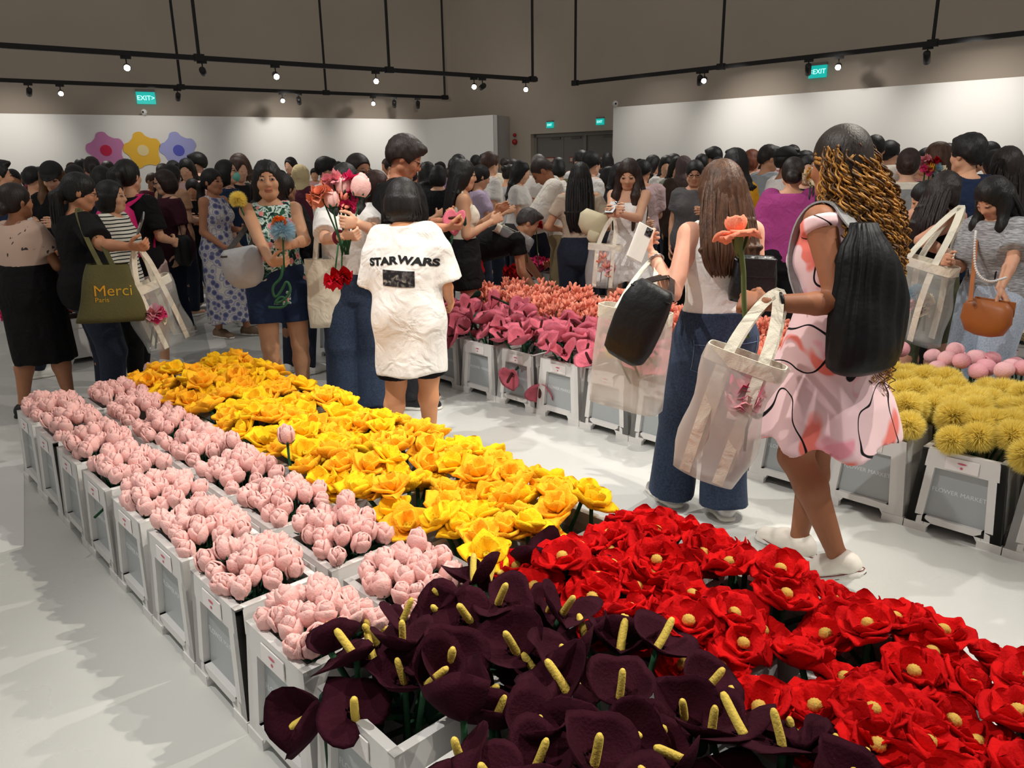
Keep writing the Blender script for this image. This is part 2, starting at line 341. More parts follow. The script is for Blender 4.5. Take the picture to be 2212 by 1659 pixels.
def person(label, pos, yaw=0, H=1.62, sex='f', v=.013, vh=None, bulk=1.0, lean=0, side=0, twist=0, head=(0, 0, 0), hip=(0, 0), drop=0,
           Lh=None, Rh=None, Lm='relax', Rm='relax', Lel=None, Rel=None, Ln=None, Rn=None, Ld=None, Rd=None, fingers=True, feet=None,
           skin=(205, 155, 125), hair=None, top=None, bottom=None, shoes=(240, 238, 232), seed=1, glasses=False, mask=None, group=None, root=True, face=False, cat='person', skel=False):
    k = H / 1.65; rs = random.Random(seed); vh = vh or v * .6; bw = BWM if sex == 'm' else BW
    P0 = np.array([hip[0], hip[1], (.885 - drop) * k])
    X, Y, Z = np.eye(3); lr, sr = math.radians(lean), math.radians(side)
    u = unit((math.sin(sr), math.sin(lr), math.cos(lr) * math.cos(sr))); r = rotv(X, Z, -math.radians(twist)); r = unit(r - u * (r @ u)); f = np.cross(u, r)
    shw = (.172 if sex == 'm' else .143) * k * (1 + (bulk - 1) * .6)
    nb = P0 + u * .503 * k; S = {1: P0 + u * .455 * k + r * shw, -1: P0 + u * .455 * k - r * shw}
    # head frame
    hy, hp, ht = (math.radians(a) for a in head); upb = unit(u * .5 + Z * .5); hf = rotv(f, upb, -hy); hf = unit(hf - upb * (hf @ upb)); hr = np.cross(hf, upb)
    hf2 = hf * math.cos(hp) - upb * math.sin(hp); hu = upb * math.cos(hp) + hf * math.sin(hp); hr = rotv(hr, hf2, ht); hu = rotv(hu, hf2, ht); hf = hf2
    hc = nb + upb * .060 * k + hu * .075 * k + hf * .018 * k; HFR = np.array([hr, hf, hu])
    def hp_(a, b, c): return hc + (hr * a + hf * b + hu * c) * k
    # limbs
    E = {}; Wd = {}; DIR = {}
    for sd, T, el in ((1, Rh, Rel), (-1, Lh, Lel)):
        if T is None: T = S[sd] + np.array([.05 * sd, .03, -.515 * k])
        E[sd], Wd[sd] = ik(S[sd], T, .285 * k, .245 * k, el if el is not None else np.array([.35 * sd, -.8, -.5]))
        DIR[sd] = unit(Wd[sd] - E[sd])
    if feet is None: feet = {-1: (-.09, .0, 0, 8), 1: (.09, .02, 0, 8)}
    A = {}; K = {}; FD = {}; FU = {}; HJ = {}
    for sd in (-1, 1):
        fx, fy, lift, toe = feet[sd]; ta = math.radians(toe * sd); fd = np.array([math.sin(ta), math.cos(ta), 0]); fu = Z.copy()
        pa = math.asin(min(lift / .2, .85)) if lift else 0
        toep = np.array([fx, fy, 0]) + fd * .13 * k
        fd2 = fd * math.cos(pa) - Z * math.sin(pa); fu2 = Z * math.cos(pa) + fd * math.sin(pa)
        A[sd] = toep - fd2 * .13 * k + fu2 * .078 * k + Z * .012; FD[sd] = fd2; FU[sd] = fu2
        HJ[sd] = P0 + r * .088 * sd * k - u * .02
        K[sd], a2 = ik(HJ[sd], A[sd], .395 * k, .385 * k, np.array([.08 * sd, 1, 0]) + fd * .6)
    if skel:
        R = Person(); R.top = hc + hu * .125 * k; R.k = k; return R
    # ---------------- body field
    def torso_keys(z0, z1, loose, boxy=0, m=1.0):
        ks = []
        for t in np.linspace(0, 1, 9):
            z = z0 + (z1 - z0) * t; w = np.interp(z, bw[:, 0], bw[:, 1]); dpt = np.interp(z, bw[:, 0], bw[:, 2])
            w = max(w * bulk + loose, boxy if z < .40 else 0) * k; dpt = max(dpt * (bulk * 1.15 - .15) + loose, boxy * .78 if z < .36 else 0) * k
            ks.append((t, w, dpt))
        return ks
    Fb = Field()
    Fb.econe(P0 - u * .07 * k, P0 + u * .50 * k, r, torso_keys(-.07, .50, -.004), .03)
    sr_ = .048 if sex == 'm' else .040; Fb.cone(S[-1] - u * .004, S[1] - u * .004, sr_ * k * bulk, sr_ * k * bulk, .04)
    if sex == 'f':
        for sd in (-1, 1): Fb.ell(P0 + u * .315 * k + r * .07 * sd * k + f * .075 * k * bulk, (.06 * k, .055 * k, .06 * k), None, .03)
    for sd in (-1, 1): Fb.ell(P0 - u * .02 * k + r * .07 * sd * k - f * .045 * k, (.078 * k * bulk, .07 * k * bulk, .085 * k), None, .04)
    am = bulk * (1.06 if sex == 'm' else .90)
    for sd in (-1, 1):
        Fb.cone(S[sd], E[sd], .050 * k * am, .039 * k * am, .03); mid = E[sd] + (Wd[sd] - E[sd]) * .3
        Fb.cone(E[sd], mid, .038 * k * am, .039 * k * am, .012); Fb.cone(mid, Wd[sd], .039 * k * am, .0255 * k, .012)
        Fb.cone(HJ[sd], K[sd], .092 * k * bulk, .056 * k * bulk, .03); cal = K[sd] + (A[sd] - K[sd]) * .32 - FD[sd] * .012
        Fb.cone(K[sd], cal, .054 * k * bulk, .055 * k * bulk, .02); Fb.cone(cal, A[sd], .054 * k * bulk, .034 * k, .02)
        Fb.cone(A[sd] - FU[sd] * .03 - FD[sd] * .03, A[sd] - FU[sd] * .055 * k + FD[sd] * .13 * k, .032 * k, .022 * k, .02)
    Fb.cone(nb - u * .03 + f * -.005, hc - hu * .05 * k - hf * .012 * k, .054 * k, .047 * k, .03)
    V0, Q0 = Fb.mesh(v * 1.2); VV = [V0]; QQ = [Q0]; cc = [np.tile(np.array(lin(skin)), (len(V0), 1))]; nn = len(V0)
    # ---------------- head
    Fh = Field()
    Fh.ell(hp_(0, -.012, .028), np.array((.0735, .092, .086)) * k, HFR, .02); Fh.ell(hp_(0, .026, -.028), np.array((.058, .062, .083)) * k, HFR, .03)
    Fh.cone(hp_(-.018, .052, -.088), hp_(.018, .052, -.088), .023 * k, .023 * k, .03); Fh.cone(hp_(-.05, .0, -.06), hp_(-.022, .045, -.09), .025 * k, .02 * k, .02); Fh.cone(hp_(.05, 0, -.06), hp_(.022, .045, -.09), .025 * k, .02 * k, .02)
    Fh.cone(hp_(0, .082, .012), hp_(0, .098, -.026), .0075 * k, .0125 * k, .012); Fh.cone(hp_(-.012, .088, -.03), hp_(.012, .088, -.03), .009 * k, .009 * k, .008)
    for sd in (-1, 1):
        Fh.ell(hp_(.075 * sd, -.012, -.008), np.array((.010, .020, .031)) * k, HFR, .008); Fh.ell(hp_(.031 * sd, .094, .006), np.array((.017, .012, .010)) * k, HFR, .012, sub=True)
        Fh.ell(hp_(.031 * sd, .080, .005), np.array((.0145, .0125, .0105)) * k, HFR, .003)
        Fh.ell(hp_(.04 * sd, .058, -.03), np.array((.022, .022, .022)) * k, HFR, .02)
    Fh.ell(hp_(0, .0815, -.0565), np.array((.023, .011, .0065)) * k, HFR, .004); Fh.ell(hp_(0, .081, -.067), np.array((.019, .011, .0065)) * k, HFR, .004)
    Fh.cone(hc - hu * .06 * k - hf * .012 * k, nb - u * .01, .047 * k, .052 * k, .02)
    V1, Q1 = Fh.mesh(vh); loc = (V1 - hc) @ HFR.T / k; sk = np.array(lin(skin)); c1 = np.tile(sk, (len(V1), 1))
    a_, b_, c_ = loc[:, 0], loc[:, 1], loc[:, 2]; hcol = np.array(lin((hair or {}).get('col', (20, 17, 16))))
    if vh < .012:
        fine = vh < .0065
        lip = (np.abs(a_) < .024) & (c_ < -.0495) & (c_ > -.074) & (b_ > .074); c1[lip] = sk * (np.array((.78, .48, .50)) if fine else np.array((.82, .58, .58)))
        slit = (np.abs(a_) < .021) & (np.abs(c_ + .0615) < .0022) & (b_ > .07); c1[slit] = sk * (.25 if fine else .6)
        for sd in (-1, 1):
            e = ((a_ - .031 * sd) / .0155) ** 2 + ((c_ - .004) / .0062) ** 2; fr_ = b_ > .07
            c1[(e < 1.35) & fr_] = sk * (.32 if fine else .22)
            if fine: c1[(e < .75) & fr_] = np.array((.42, .38, .35))
            else: c1[(e < .8) & fr_] = sk * .10
            e2 = ((a_ - .031 * sd) / .0068) ** 2 + ((c_ - .004) / .0068) ** 2; c1[(e2 < 1.0) & fr_] = (.012, .008, .006)
            br = (np.abs(a_ - .033 * sd) < .019) & (np.abs(c_ - .0245 + 3.0 * (np.abs(a_) - .03) ** 2 * 6) < .0036) & fr_; c1[br] = hcol * .8 + sk * .12
    VV.append(V1); QQ.append(Q1 + nn); cc.append(c1); nn += len(V1)
    for sd, md, nrm, dr in ((1, Rm, Rn, Rd), (-1, Lm, Ln, Ld)):
        Fx = Field(); n_ = nrm if nrm is not None else np.array([-sd, 0, 0]) * .9 + np.array([0, .3, 0]); d_ = unit(dr) if dr is not None else DIR[sd]
        hand_field(Fx, Wd[sd], d_, n_, sd, md, k)
        # thumb side is chosen so that the thumb points forward/up for a hanging or gripping hand
        V2, Q2 = Fx.mesh((.0055 if v < .011 else .0072) if fingers else .011); VV.append(V2); QQ.append(Q2 + nn); cc.append(np.tile(sk, (len(V2), 1))); nn += len(V2)
    R = Person(); R.J = dict(FD=FD, FU=FU, P0=P0, u=u, r=r, f=f, nb=nb, hc=hc, hr=hr, hf=hf, hu=hu, S=S, E=E, W=Wd, K=K, A=A, DIR=DIR); R.k = k; R.H = H; R.hp = hp_
    ca, sa = math.cos(-math.radians(yaw)), math.sin(-math.radians(yaw)); R.M = Matrix(((ca, -sa, 0, pos[0]), (sa, ca, 0, pos[1]), (0, 0, 1, 0), (0, 0, 0, 1)))
    R.parts = []
    body = mesh_np('body', np.concatenate(VV), np.concatenate(QQ)); at = body.color_attributes.new('Col', 'FLOAT_COLOR', 'POINT')
    C4 = np.ones((nn, 4), np.float32); C4[:, :3] = np.concatenate(cc)
    if len(at.data) == nn: at.data.foreach_set('color', C4.ravel())
    R.parts.append(('body', body, SKIN))
    # ---------------- lower clothes
    if bottom:
        b = dict(kind='pants', mat=cloth(40, 45, 60), loose=.014, length=2.0, flare=0, waist=.12); b.update(bottom); Fp = Field(); wz = b['waist']; lo = b['loose']
        if b['kind'] in ('pants', 'shorts'):
            Fp.econe(P0 - u * .12 * k, P0 + u * wz * k, r, torso_keys(-.12, wz, lo), .02); Fp.cone(P0 - u * .09 * k - f * .05 * k, P0 - u * .09 * k + f * .05 * k, .075 * k * bulk, .07 * k * bulk, .04)
            for sd in (-1, 1): Fp.ell(P0 - u * .02 * k + r * .07 * sd * k - f * .045 * k, np.array((.079 * bulk + lo, .071 * bulk + lo, .088 + lo)) * k, None, .03)
            for sd in (-1, 1):
                n1 = min(b['length'], 1); kn = HJ[sd] + (K[sd] - HJ[sd]) * n1; ra, rb = (.094 * bulk + lo) * k, (.060 * bulk + lo + b['flare'] * .3 + (.03 if b['kind'] == 'shorts' else 0)) * k
                rb = ra + (rb - ra) * n1; Fp.cone(HJ[sd], kn, ra, rb, .02, flat=b['length'] <= 1)
                if b['length'] > 1:
                    n2 = b['length'] - 1; an = K[sd] + (A[sd] - Z * .03 - K[sd]) * n2; rc = (.042 + lo + b['flare']) * k; Fp.cone(K[sd], an, rb, rb + (rc - rb) * n2, .02, flat=True); Fp.cone(K[sd], K[sd] + (an - K[sd]) * .02, rb, rb, .02)
        else:
            _skirt(Fp, b, P0, u, r, K, A, k, wz, bulk, lo)
        Fp.disp(folds(seed * 7 + 3, b.get('fold', .004), 14))
        Vp, Qp = Fp.mesh(b.get('v', v)); R.parts.append((b.get('name', {'pants': 'trousers', 'shorts': 'shorts', 'skirt': 'skirt'}[b['kind']]), mesh_np('bottom', Vp, Qp), b['mat']))
    # ---------------- upper clothes
    if top:
        t = dict(kind='tee', mat=cloth(230, 228, 222), loose=.018, sleeve=.62, hem=.10, boxy=0, neck=.075, fold=.005); t.update(top); Ft = Field(); lo = t['loose']
        tank = t['kind'] in ('tank', 'strap')
        z1 = .40 if t['kind'] == 'strap' else .485
        Ft.econe(P0 - u * t['hem'] * k, P0 + u * z1 * k, r, torso_keys(-t['hem'], z1, lo, t['boxy']), .02)
        if sex == 'f':
            for sd in (-1, 1): Ft.ell(P0 + u * .315 * k + r * .07 * sd * k + f * .075 * k * bulk, np.array((.06, .055, .06)) * k + lo * .8, None, .03)
        if t['hem'] > .04 and not t.get('skirt'):
            for sd in (-1, 1): Ft.ell(P0 - u * .0 * k + r * .07 * sd * k - f * .045 * k, np.array((.083, .075, min(.085, t['hem']))) * k * bulk + (lo + .014 if not t['boxy'] else .022), None, .05 if not t['boxy'] else .09)
        if not tank:
            rsh = ((.050 if sex == 'm' else .043) * bulk + lo * .3) * k; Ft.cone(S[-1] - u * .004, S[1] - u * .004, rsh, rsh, .03)
            sl = t['sleeve']
            for sd in (-1, 1):
                if sl <= 0: continue
                n1 = min(sl, 1); e = S[sd] + (E[sd] - S[sd]) * n1; sw = t.get('sw', .020); r0 = (.052 * am + lo * .55) * k; r1 = (.040 * am + lo * .6 + sw) * k
                Ft.cone(S[sd], e, r0, r0 + (r1 - r0) * n1, .03, flat=sl <= 1)
                if sl > 1: w_ = E[sd] + (Wd[sd] - E[sd]) * (sl - 1); Ft.cone(E[sd], w_, r1, r1 * .85, .02, flat=True)
            if t.get('drop_sh'):
                for sd in (-1, 1): Ft.cone(S[sd] - u * .01, S[sd] + r * sd * .03 * k - u * .09 * k, (.046 + lo * .5) * k, (.055 + lo * .9) * k, .04)
        else:
            for sd in (-1, 1):
                q = .062 if t['kind'] == 'tank' else .085; wdt = .030 if t['kind'] == 'tank' else .012
                if t['kind'] == 'tank':
                    Ft.cone(P0 + u * .453 * k + r * sd * .05 * k, P0 + u * .453 * k + r * sd * (.105 + .012 * t.get('wide', 1)) * k, (.046 * bulk + .010) * k, (.042 * bulk + .012) * k, .012, flat=True); Ft.cone(S[sd] + r * sd * .052 * k + u * .02 * k, S[sd] + r * sd * .045 * k - u * .10 * k, .062 * k, .058 * k, .01, sub=True)
                else: Ft.cone(P0 + u * .37 * k + r * q * sd * k + f * .09 * k, P0 + u * .505 * k + r * .09 * sd * k, .010 * k, .010 * k, .01); Ft.cone(P0 + u * .505 * k + r * .09 * sd * k, P0 + u * .36 * k + r * q * sd * k - f * .10 * k, .010 * k, .010 * k, .01)
        Ft.cone(nb - f * .012 + u * .005, nb + f * t.get('vn', .035) * k + u * .06 * k, t['neck'] * k, (t['neck'] + .01) * k, .012, sub=True)
        if t.get('skirt'): _skirt(Ft, t['skirt'], P0, u, r, K, A, k, .14, bulk, lo)
        Ft.disp(folds(seed * 13 + 5, t['fold'], t.get('ff', 15), t.get('fd', (0, 0, .4))))
        Vt, Qt = Ft.mesh(t.get('v', v)); R.topV = (Vt, Qt); R.parts.append((t.get('name', 'dress' if t.get('skirt') else {'tee': 'shirt', 'tank': 'tank_top', 'strap': 'strap_top'}.get(t['kind'], 'shirt')), mesh_np('top', Vt, Qt), t['mat']))
        if t.get('collar'):
            m = MB(); ph = np.linspace(0, 2 * math.pi, 20); ctr = nb + u * .008 * k
            m.tube([ctr + (r * math.cos(a) * .074 + f * (math.sin(a) * .066 + .006) + u * (-.028 * math.sin(a))) * k for a in ph], .010 * k, 6, cap=False); R.parts.append(('collar', m.mesh('collar'), t['collar']))
    # ---------------- shoes
    if shoes is not None:
        sm = shoes if not isinstance(shoes, tuple) else mat('shoe_%d_%d_%d' % shoes, shoes, .5, var=.06)
        for sd in (-1, 1):
            Fs = Field(); O = A[sd] - FU[sd] * .088 * k; fd, fu = FD[sd], FU[sd]
            Fs.cone(O - fd * .035 * k + fu * .04 * k, O + fd * .06 * k + fu * .045 * k, .043 * k, .043 * k, .02); Fs.cone(O + fd * .05 * k + fu * .035 * k, O + fd * .155 * k + fu * .022 * k, .045 * k, .036 * k, .03)
            Fs.cone(O - fd * .02 * k + fu * .05 * k, A[sd] - fu * .010 * k - fd * .005, .044 * k, .042 * k, .02, flat=True)
            Fs.half(O, -fu); Vs, Qs = Fs.mesh(max(v * .8, .0085)); R.parts.append(('shoe', mesh_np('shoe', Vs, Qs), sm))
            Fz = Field(); Fz.cone(O - fd * .035 * k, O + fd * .05 * k, .047 * k, .048 * k, .01); Fz.cone(O + fd * .05 * k, O + fd * .16 * k, .048 * k, .038 * k, .02); Fz.half(O + fu * .022, fu); Fz.half(O - fu * .002, -fu)
            Vs, Qs = Fz.mesh(max(v * .8, .0085)); R.parts.append(('sole', mesh_np('sole', Vs, Qs), mat('sole_white', (225, 222, 215), .6) if sum(shoes if isinstance(shoes, tuple) else (200, 200, 200)) > 250 or seed % 2 else mat('sole_dark', (30, 28, 28), .7)))
    # ---------------- hair
    if hair: _hair(R, hair, v, vh, k, rs)
    if glasses:
        m = MB()
        for sd in (-1, 1):
            m.tube([hp_(.032 * sd + .024 * math.cos(a), .098, .004 + .018 * math.sin(a)) for a in np.linspace(0, 6.28, 15)], .0018, 5, cap=False); m.tube([hp_(.056 * sd, .096, .008), hp_(.076 * sd, .04, .008), hp_(.078 * sd, -.01, .004)], .0018, 5)
        m.tube([hp_(-.01, .1, .008), hp_(.01, .1, .008)], .0018, 5); R.parts.append(('glasses', m.mesh('glasses'), mat('glasses_frame', (25, 22, 22), .3)))
    if mask:
        Fm = Field(); Fm.ell(hp_(0, .068, -.052), np.array((.056, .047, .052)) * k, HFR, .02); Fm.half(hp_(0, .03, 0), -hf); Vm, Qm = Fm.mesh(max(vh, .007)); R.parts.append(('face_mask', mesh_np('mask', Vm, Qm), mask))
    if root: build_person(R, label, group, cat)
    return R
def _skirt(F, b, P0, u, r, K, A, k, wz, bulk, lo):
    top_ = P0 + u * wz * k; kc = (K[-1] + K[1]) / 2; hemz = b['hemz'] * k; bot = P0 + (kc - P0) * min(1.0, (P0[2] - hemz) / max(P0[2] - kc[2], .01)); bot = np.array([bot[0], bot[1], hemz]); fl = b.get('flare', .05); n = b.get('n', 9); amp = b.get('amp', .012)
    L = np.linalg.norm(top_ - bot); th = min(.95, (L - .16 * k) / L)
    W0, D0 = (.17 * bulk + lo + fl) * k, (.14 * bulk + lo + fl) * k
    F.econe(bot, top_, r, [(0, W0, D0), (th * .5, W0 - fl * .42 * k, D0 - fl * .42 * k), (th, (.172 * bulk + lo) * k, (.128 * bulk + lo) * k), (1, (.135 * bulk + lo) * k, (.1 * bulk + lo) * k)], .03)
    def g(X, Y, Z):
        a = np.arctan2(Y - bot[1], X - bot[0]); w = np.clip((top_[2] - .15 * k - Z) / max(top_[2] - .15 * k - hemz, .05), 0, 1); return amp * w * np.sin(a * n + 2 * np.sin(a * 2) + Z * 3)
    for sd in (-1, 1): F.ell(P0 - u * .02 * k + r * .07 * sd * k - np.cross(u, r) * .045 * k, np.array((.083 * bulk + lo, .078 * bulk + lo, .10)) * k, None, .05)
    F.disp(g)
def build_person(R, label, group=None, cat='person'):
    R.root = thing('person', label, cat, group=group, mw=R.M)
    for nm, me, m in R.parts:
        o = mk(nm, me, m, R.root)
        if nm in ('hair_strands', 'curls'): o['kind'] = 'stuff'
    return R
def _hair(R, h, v, vh, k, rs):
    J = R.J; hc, hr, hf, hu, nb, u, f, r = (J[a] for a in ('hc', 'hr', 'hf', 'hu', 'nb', 'u', 'f', 'r')); hp_ = R.hp; HFR = np.array([hr, hf, hu]); st = h['style']; hm = h.get('mat') or hairmat(*h.get('col', (20, 17, 16))); th = h.get('thick', .010); Zw = np.array([0, 0, 1.0])
    F = Field(); vv = max(vh, .008); nm = 'hair'; strands = []
    dn = unit(-Zw * .75 - u * .25); bk = unit(-f - dn * (-f @ dn)); sd_ = np.cross(dn, bk)
    if st == 'hijab':
        F.ell(hp_(0, -.012, .022), np.array((.092, .112, .108)) * k, HFR, .03); F.cone(hp_(0, -.01, -.03), nb - u * .02, .085 * k, .10 * k, .04)
        F.econe(nb - u * .22 * k, nb + u * .02 * k, r, [(0, .215 * k, .15 * k), (.5, .19 * k, .135 * k), (1, .09 * k, .09 * k)], .04)
        F.ell(hp_(0, .10, -.02), np.array((.054, .075, .082)) * k, HFR, .02, sub=True); F.disp(folds(rs.randint(0, 99), .006, 22)); nm = 'headscarf'
    else:
        F.ell(hp_(0, -.014, .030), np.array((.0745 + th, .093 + th, .087 + th)) * k, HFR, .02)
        if st in ('short', 'buzz'):
            F.ell(hp_(0, -.03, -.005), np.array((.0735 + th * .5, .078 + th * .6, .07)) * k, HFR, .02)
            if st == 'short': F.ell(hp_(0, .055, .088), np.array((.06, .05, .026)) * k, HFR, .02)
            F.ell(hp_(0, .075, -.045), np.array((.085, .07, .105)) * k, HFR, .012, sub=True); F.cone(hp_(-.11, -.005, -.075), hp_(.11, -.005, -.075), .062 * k, .062 * k, .012, sub=True)
            if st == 'short':
                ph = rs.uniform(0, 6); F.disp(lambda X, Y, Z: .0035 * np.sin(X * 120 + ph) * np.sin(Y * 110 + 2 * ph) * np.sin(Z * 90))
        else:
            fr = h.get('fringe', 0)
            if st in ('bob', 'long', 'half'):
                F.ell(hp_(0, -.025, -.03), np.array((.083 + th, .082 + th, .10)) * k, HFR, .03)
            else: F.ell(hp_(0, -.035, -.01), np.array((.074 + th * .5, .07 + th * .6, .075)) * k, HFR, .02)
            F.ell(hp_(0, .082, -.062 - (.02 if fr else 0)), np.array((.058, .066, .112)) * k, HFR, .010, sub=True)
        if st == 'bob':
            L = h.get('len', .10); F.econe(hp_(0, -.03, .0), hc - Zw * (.06 + L) * k - hf * .045 * k, hr, [(0, .088 * k, .085 * k), (.6, .098 * k, .085 * k), (.9, .088 * k, .062 * k), (1, .06 * k, .03 * k)], .03); F.ell(hp_(0, .09, -.10), np.array((.062, .085, .17)) * k, HFR, .012, sub=True); F.cone(nb, nb + u * .1, .02, .02, .01, sub=True)
        if st == 'bob':
            for i in range(h.get('strands', 0)):
                ph = math.pi * rs.uniform(-.15, 1.15); e = hc - Zw * (.06 + L) * k * rs.uniform(.75, 1.08); P_ = [hp_(0, -.01, .118), hp_(-math.cos(ph) * .075, -.02 - math.sin(ph) * .08, .085), hp_(-math.cos(ph) * .095, -.03 - math.sin(ph) * .085, .0), e + (hr * -math.cos(ph) * .095 - hf * (.03 + math.sin(ph) * .075)) * k + hr * rs.gauss(0, .01)]; P_ = _smooth(P_, 2); strands.append((P_, np.interp(np.linspace(0, 1, len(P_)), [0, .2, .8, 1], [.003, .0075, .007, .0015]), 5))
        if st in ('long', 'half'):
            L = h.get('len', .34) * k; wide = h.get('w', 1.0); c0 = hp_(0, -.035, .0); c1 = nb + bk * (.055 * k) + dn * .0; c2 = c1 + dn * L * .5 + bk * .045 * k; c3 = c1 + dn * L + bk * .055 * k
            F.econe(c0, c1, hr, [(0, .085 * k * wide, .07 * k), (1, .105 * k * wide, .055 * k)], .03); F.econe(c1, c2, r, [(0, .105 * k * wide, .055 * k), (1, .115 * k * wide, .04 * k)], .03); F.econe(c2, c3, r, [(0, .115 * k * wide, .04 * k), (.6, .10 * k * wide, .03 * k), (1, .05 * k, .015 * k)], .03)
            if h.get('front'):
                for s2 in (-1, 1):
                    if h['front'] in (s2, 2): q = hp_(.075 * s2, .02, -.04); q2 = nb + r * s2 * .085 * k + f * .075 * k - u * .05 * k; F.cone(hp_(.07 * s2, .0, .03), q, .03 * k, .028 * k, .02); F.cone(q, q2, .030 * k, .034 * k, .03); F.cone(q2, q2 - u * L * .75 + f * .03, .034 * k, .014 * k, .03)
            ns = h.get('strands', 0)
            for i in range(ns):
                ph = math.pi * (i + rs.random()) / ns; rad = rs.uniform(.98, 1.06); pts = []
                ends = rs.uniform(.8, 1.08)
                for c, a, b in ((hp_(0, -.02, .085), .05, .04), (c0, .088 * wide, .078), (c1, .11 * wide, .06), (c2, .118 * wide, .044), (c2 + (c3 - c2) * .55, .105 * wide, .034), (c2 + (c3 - c2) * ends, .075 * wide, .02)):
                    pts.append(c + (hr * -math.cos(ph) * a + bk * (math.sin(ph) * b)) * k * rad + np.array([rs.gauss(0, .003) for _ in range(3)]))
                pts = _smooth(pts, 2); n = len(pts); strands.append((pts, np.interp(np.linspace(0, 1, n), [0, .2, .8, 1], [.004, .0075, .0065, .0012]), 5))
        if st == 'pony':
            b0 = hp_(0, -.10, h.get('ph', .02)); L = h.get('len', .28) * k; b1 = b0 + bk * .05 * k + dn * .05 * k; b2 = b1 + dn * L * .5 + bk * .005; b3 = b1 + dn * L
            F.cone(b0, b1, .025 * k, .036 * k, .02); F.cone(b1, b2, .036 * k, .042 * k, .02); F.cone(b2, b3, .042 * k, .012 * k, .02)
            for i in range(h.get('strands', 0)):
                a = rs.uniform(0, 6.28); o = (hr * math.cos(a) + bk * math.sin(a)) * .038 * k; pts = _smooth([b0 + o * .5, b1 + o, b2 + o * 1.1, b3 + dn * rs.uniform(-.05, .05) + o * .4], 3); strands.append((pts, np.linspace(.006, .0015, len(pts)), 5))
        if st == 'bun': F.ell(hp_(0, -.115, h.get('ph', .03)), np.array((.045, .04, .045)) * k, HFR, .015)
        if st in ('long', 'half', 'pony'): ph = rs.uniform(0, 6); F.disp(lambda X, Y, Z: .0022 * np.sin(np.arctan2(X - hc[0], Y - hc[1]) * 26 + 2 * np.sin(Z * 14 + ph)))
    Vh, Qh = F.mesh(vv)
    R.parts.append((nm, mesh_np(nm, Vh, Qh), hm))
    if strands: R.parts.append(('hair_strands', tubes_mesh(strands, 'hair_strands'), hm))
    if h.get('cap'):
        Fc = Field(); Fc.ell(hp_(0, -.012, .035), np.array((.092, .112, .095)) * k, HFR, .01); Fc.half(hp_(0, 0, .035), -hu); Fc.econe(hp_(0, .06, .045), hp_(0, .06, .055), hr, [(0, .075 * k, .125 * k), (1, .07 * k, .12 * k)], .01); Vc, Qc = Fc.mesh(vv); R.parts.append(('cap', mesh_np('cap', Vc, Qc), h['cap']))
    if h.get('tie'):
        m = MB(); m.ell(hp_(0, -.10, h.get('ph', .03)), (.03, .03, .03)); R.parts.append(('hair_tie', m.mesh('hair_tie'), h['tie']))
def _smooth(P, it=2):
    P = [np.asarray(p, float) for p in P]
    for _ in range(it):
        Q = [P[0]]
        for a, b in zip(P[:-1], P[1:]): Q += [a * .75 + b * .25, a * .25 + b * .75]
        Q.append(P[-1]); P = Q
    return np.array(P)
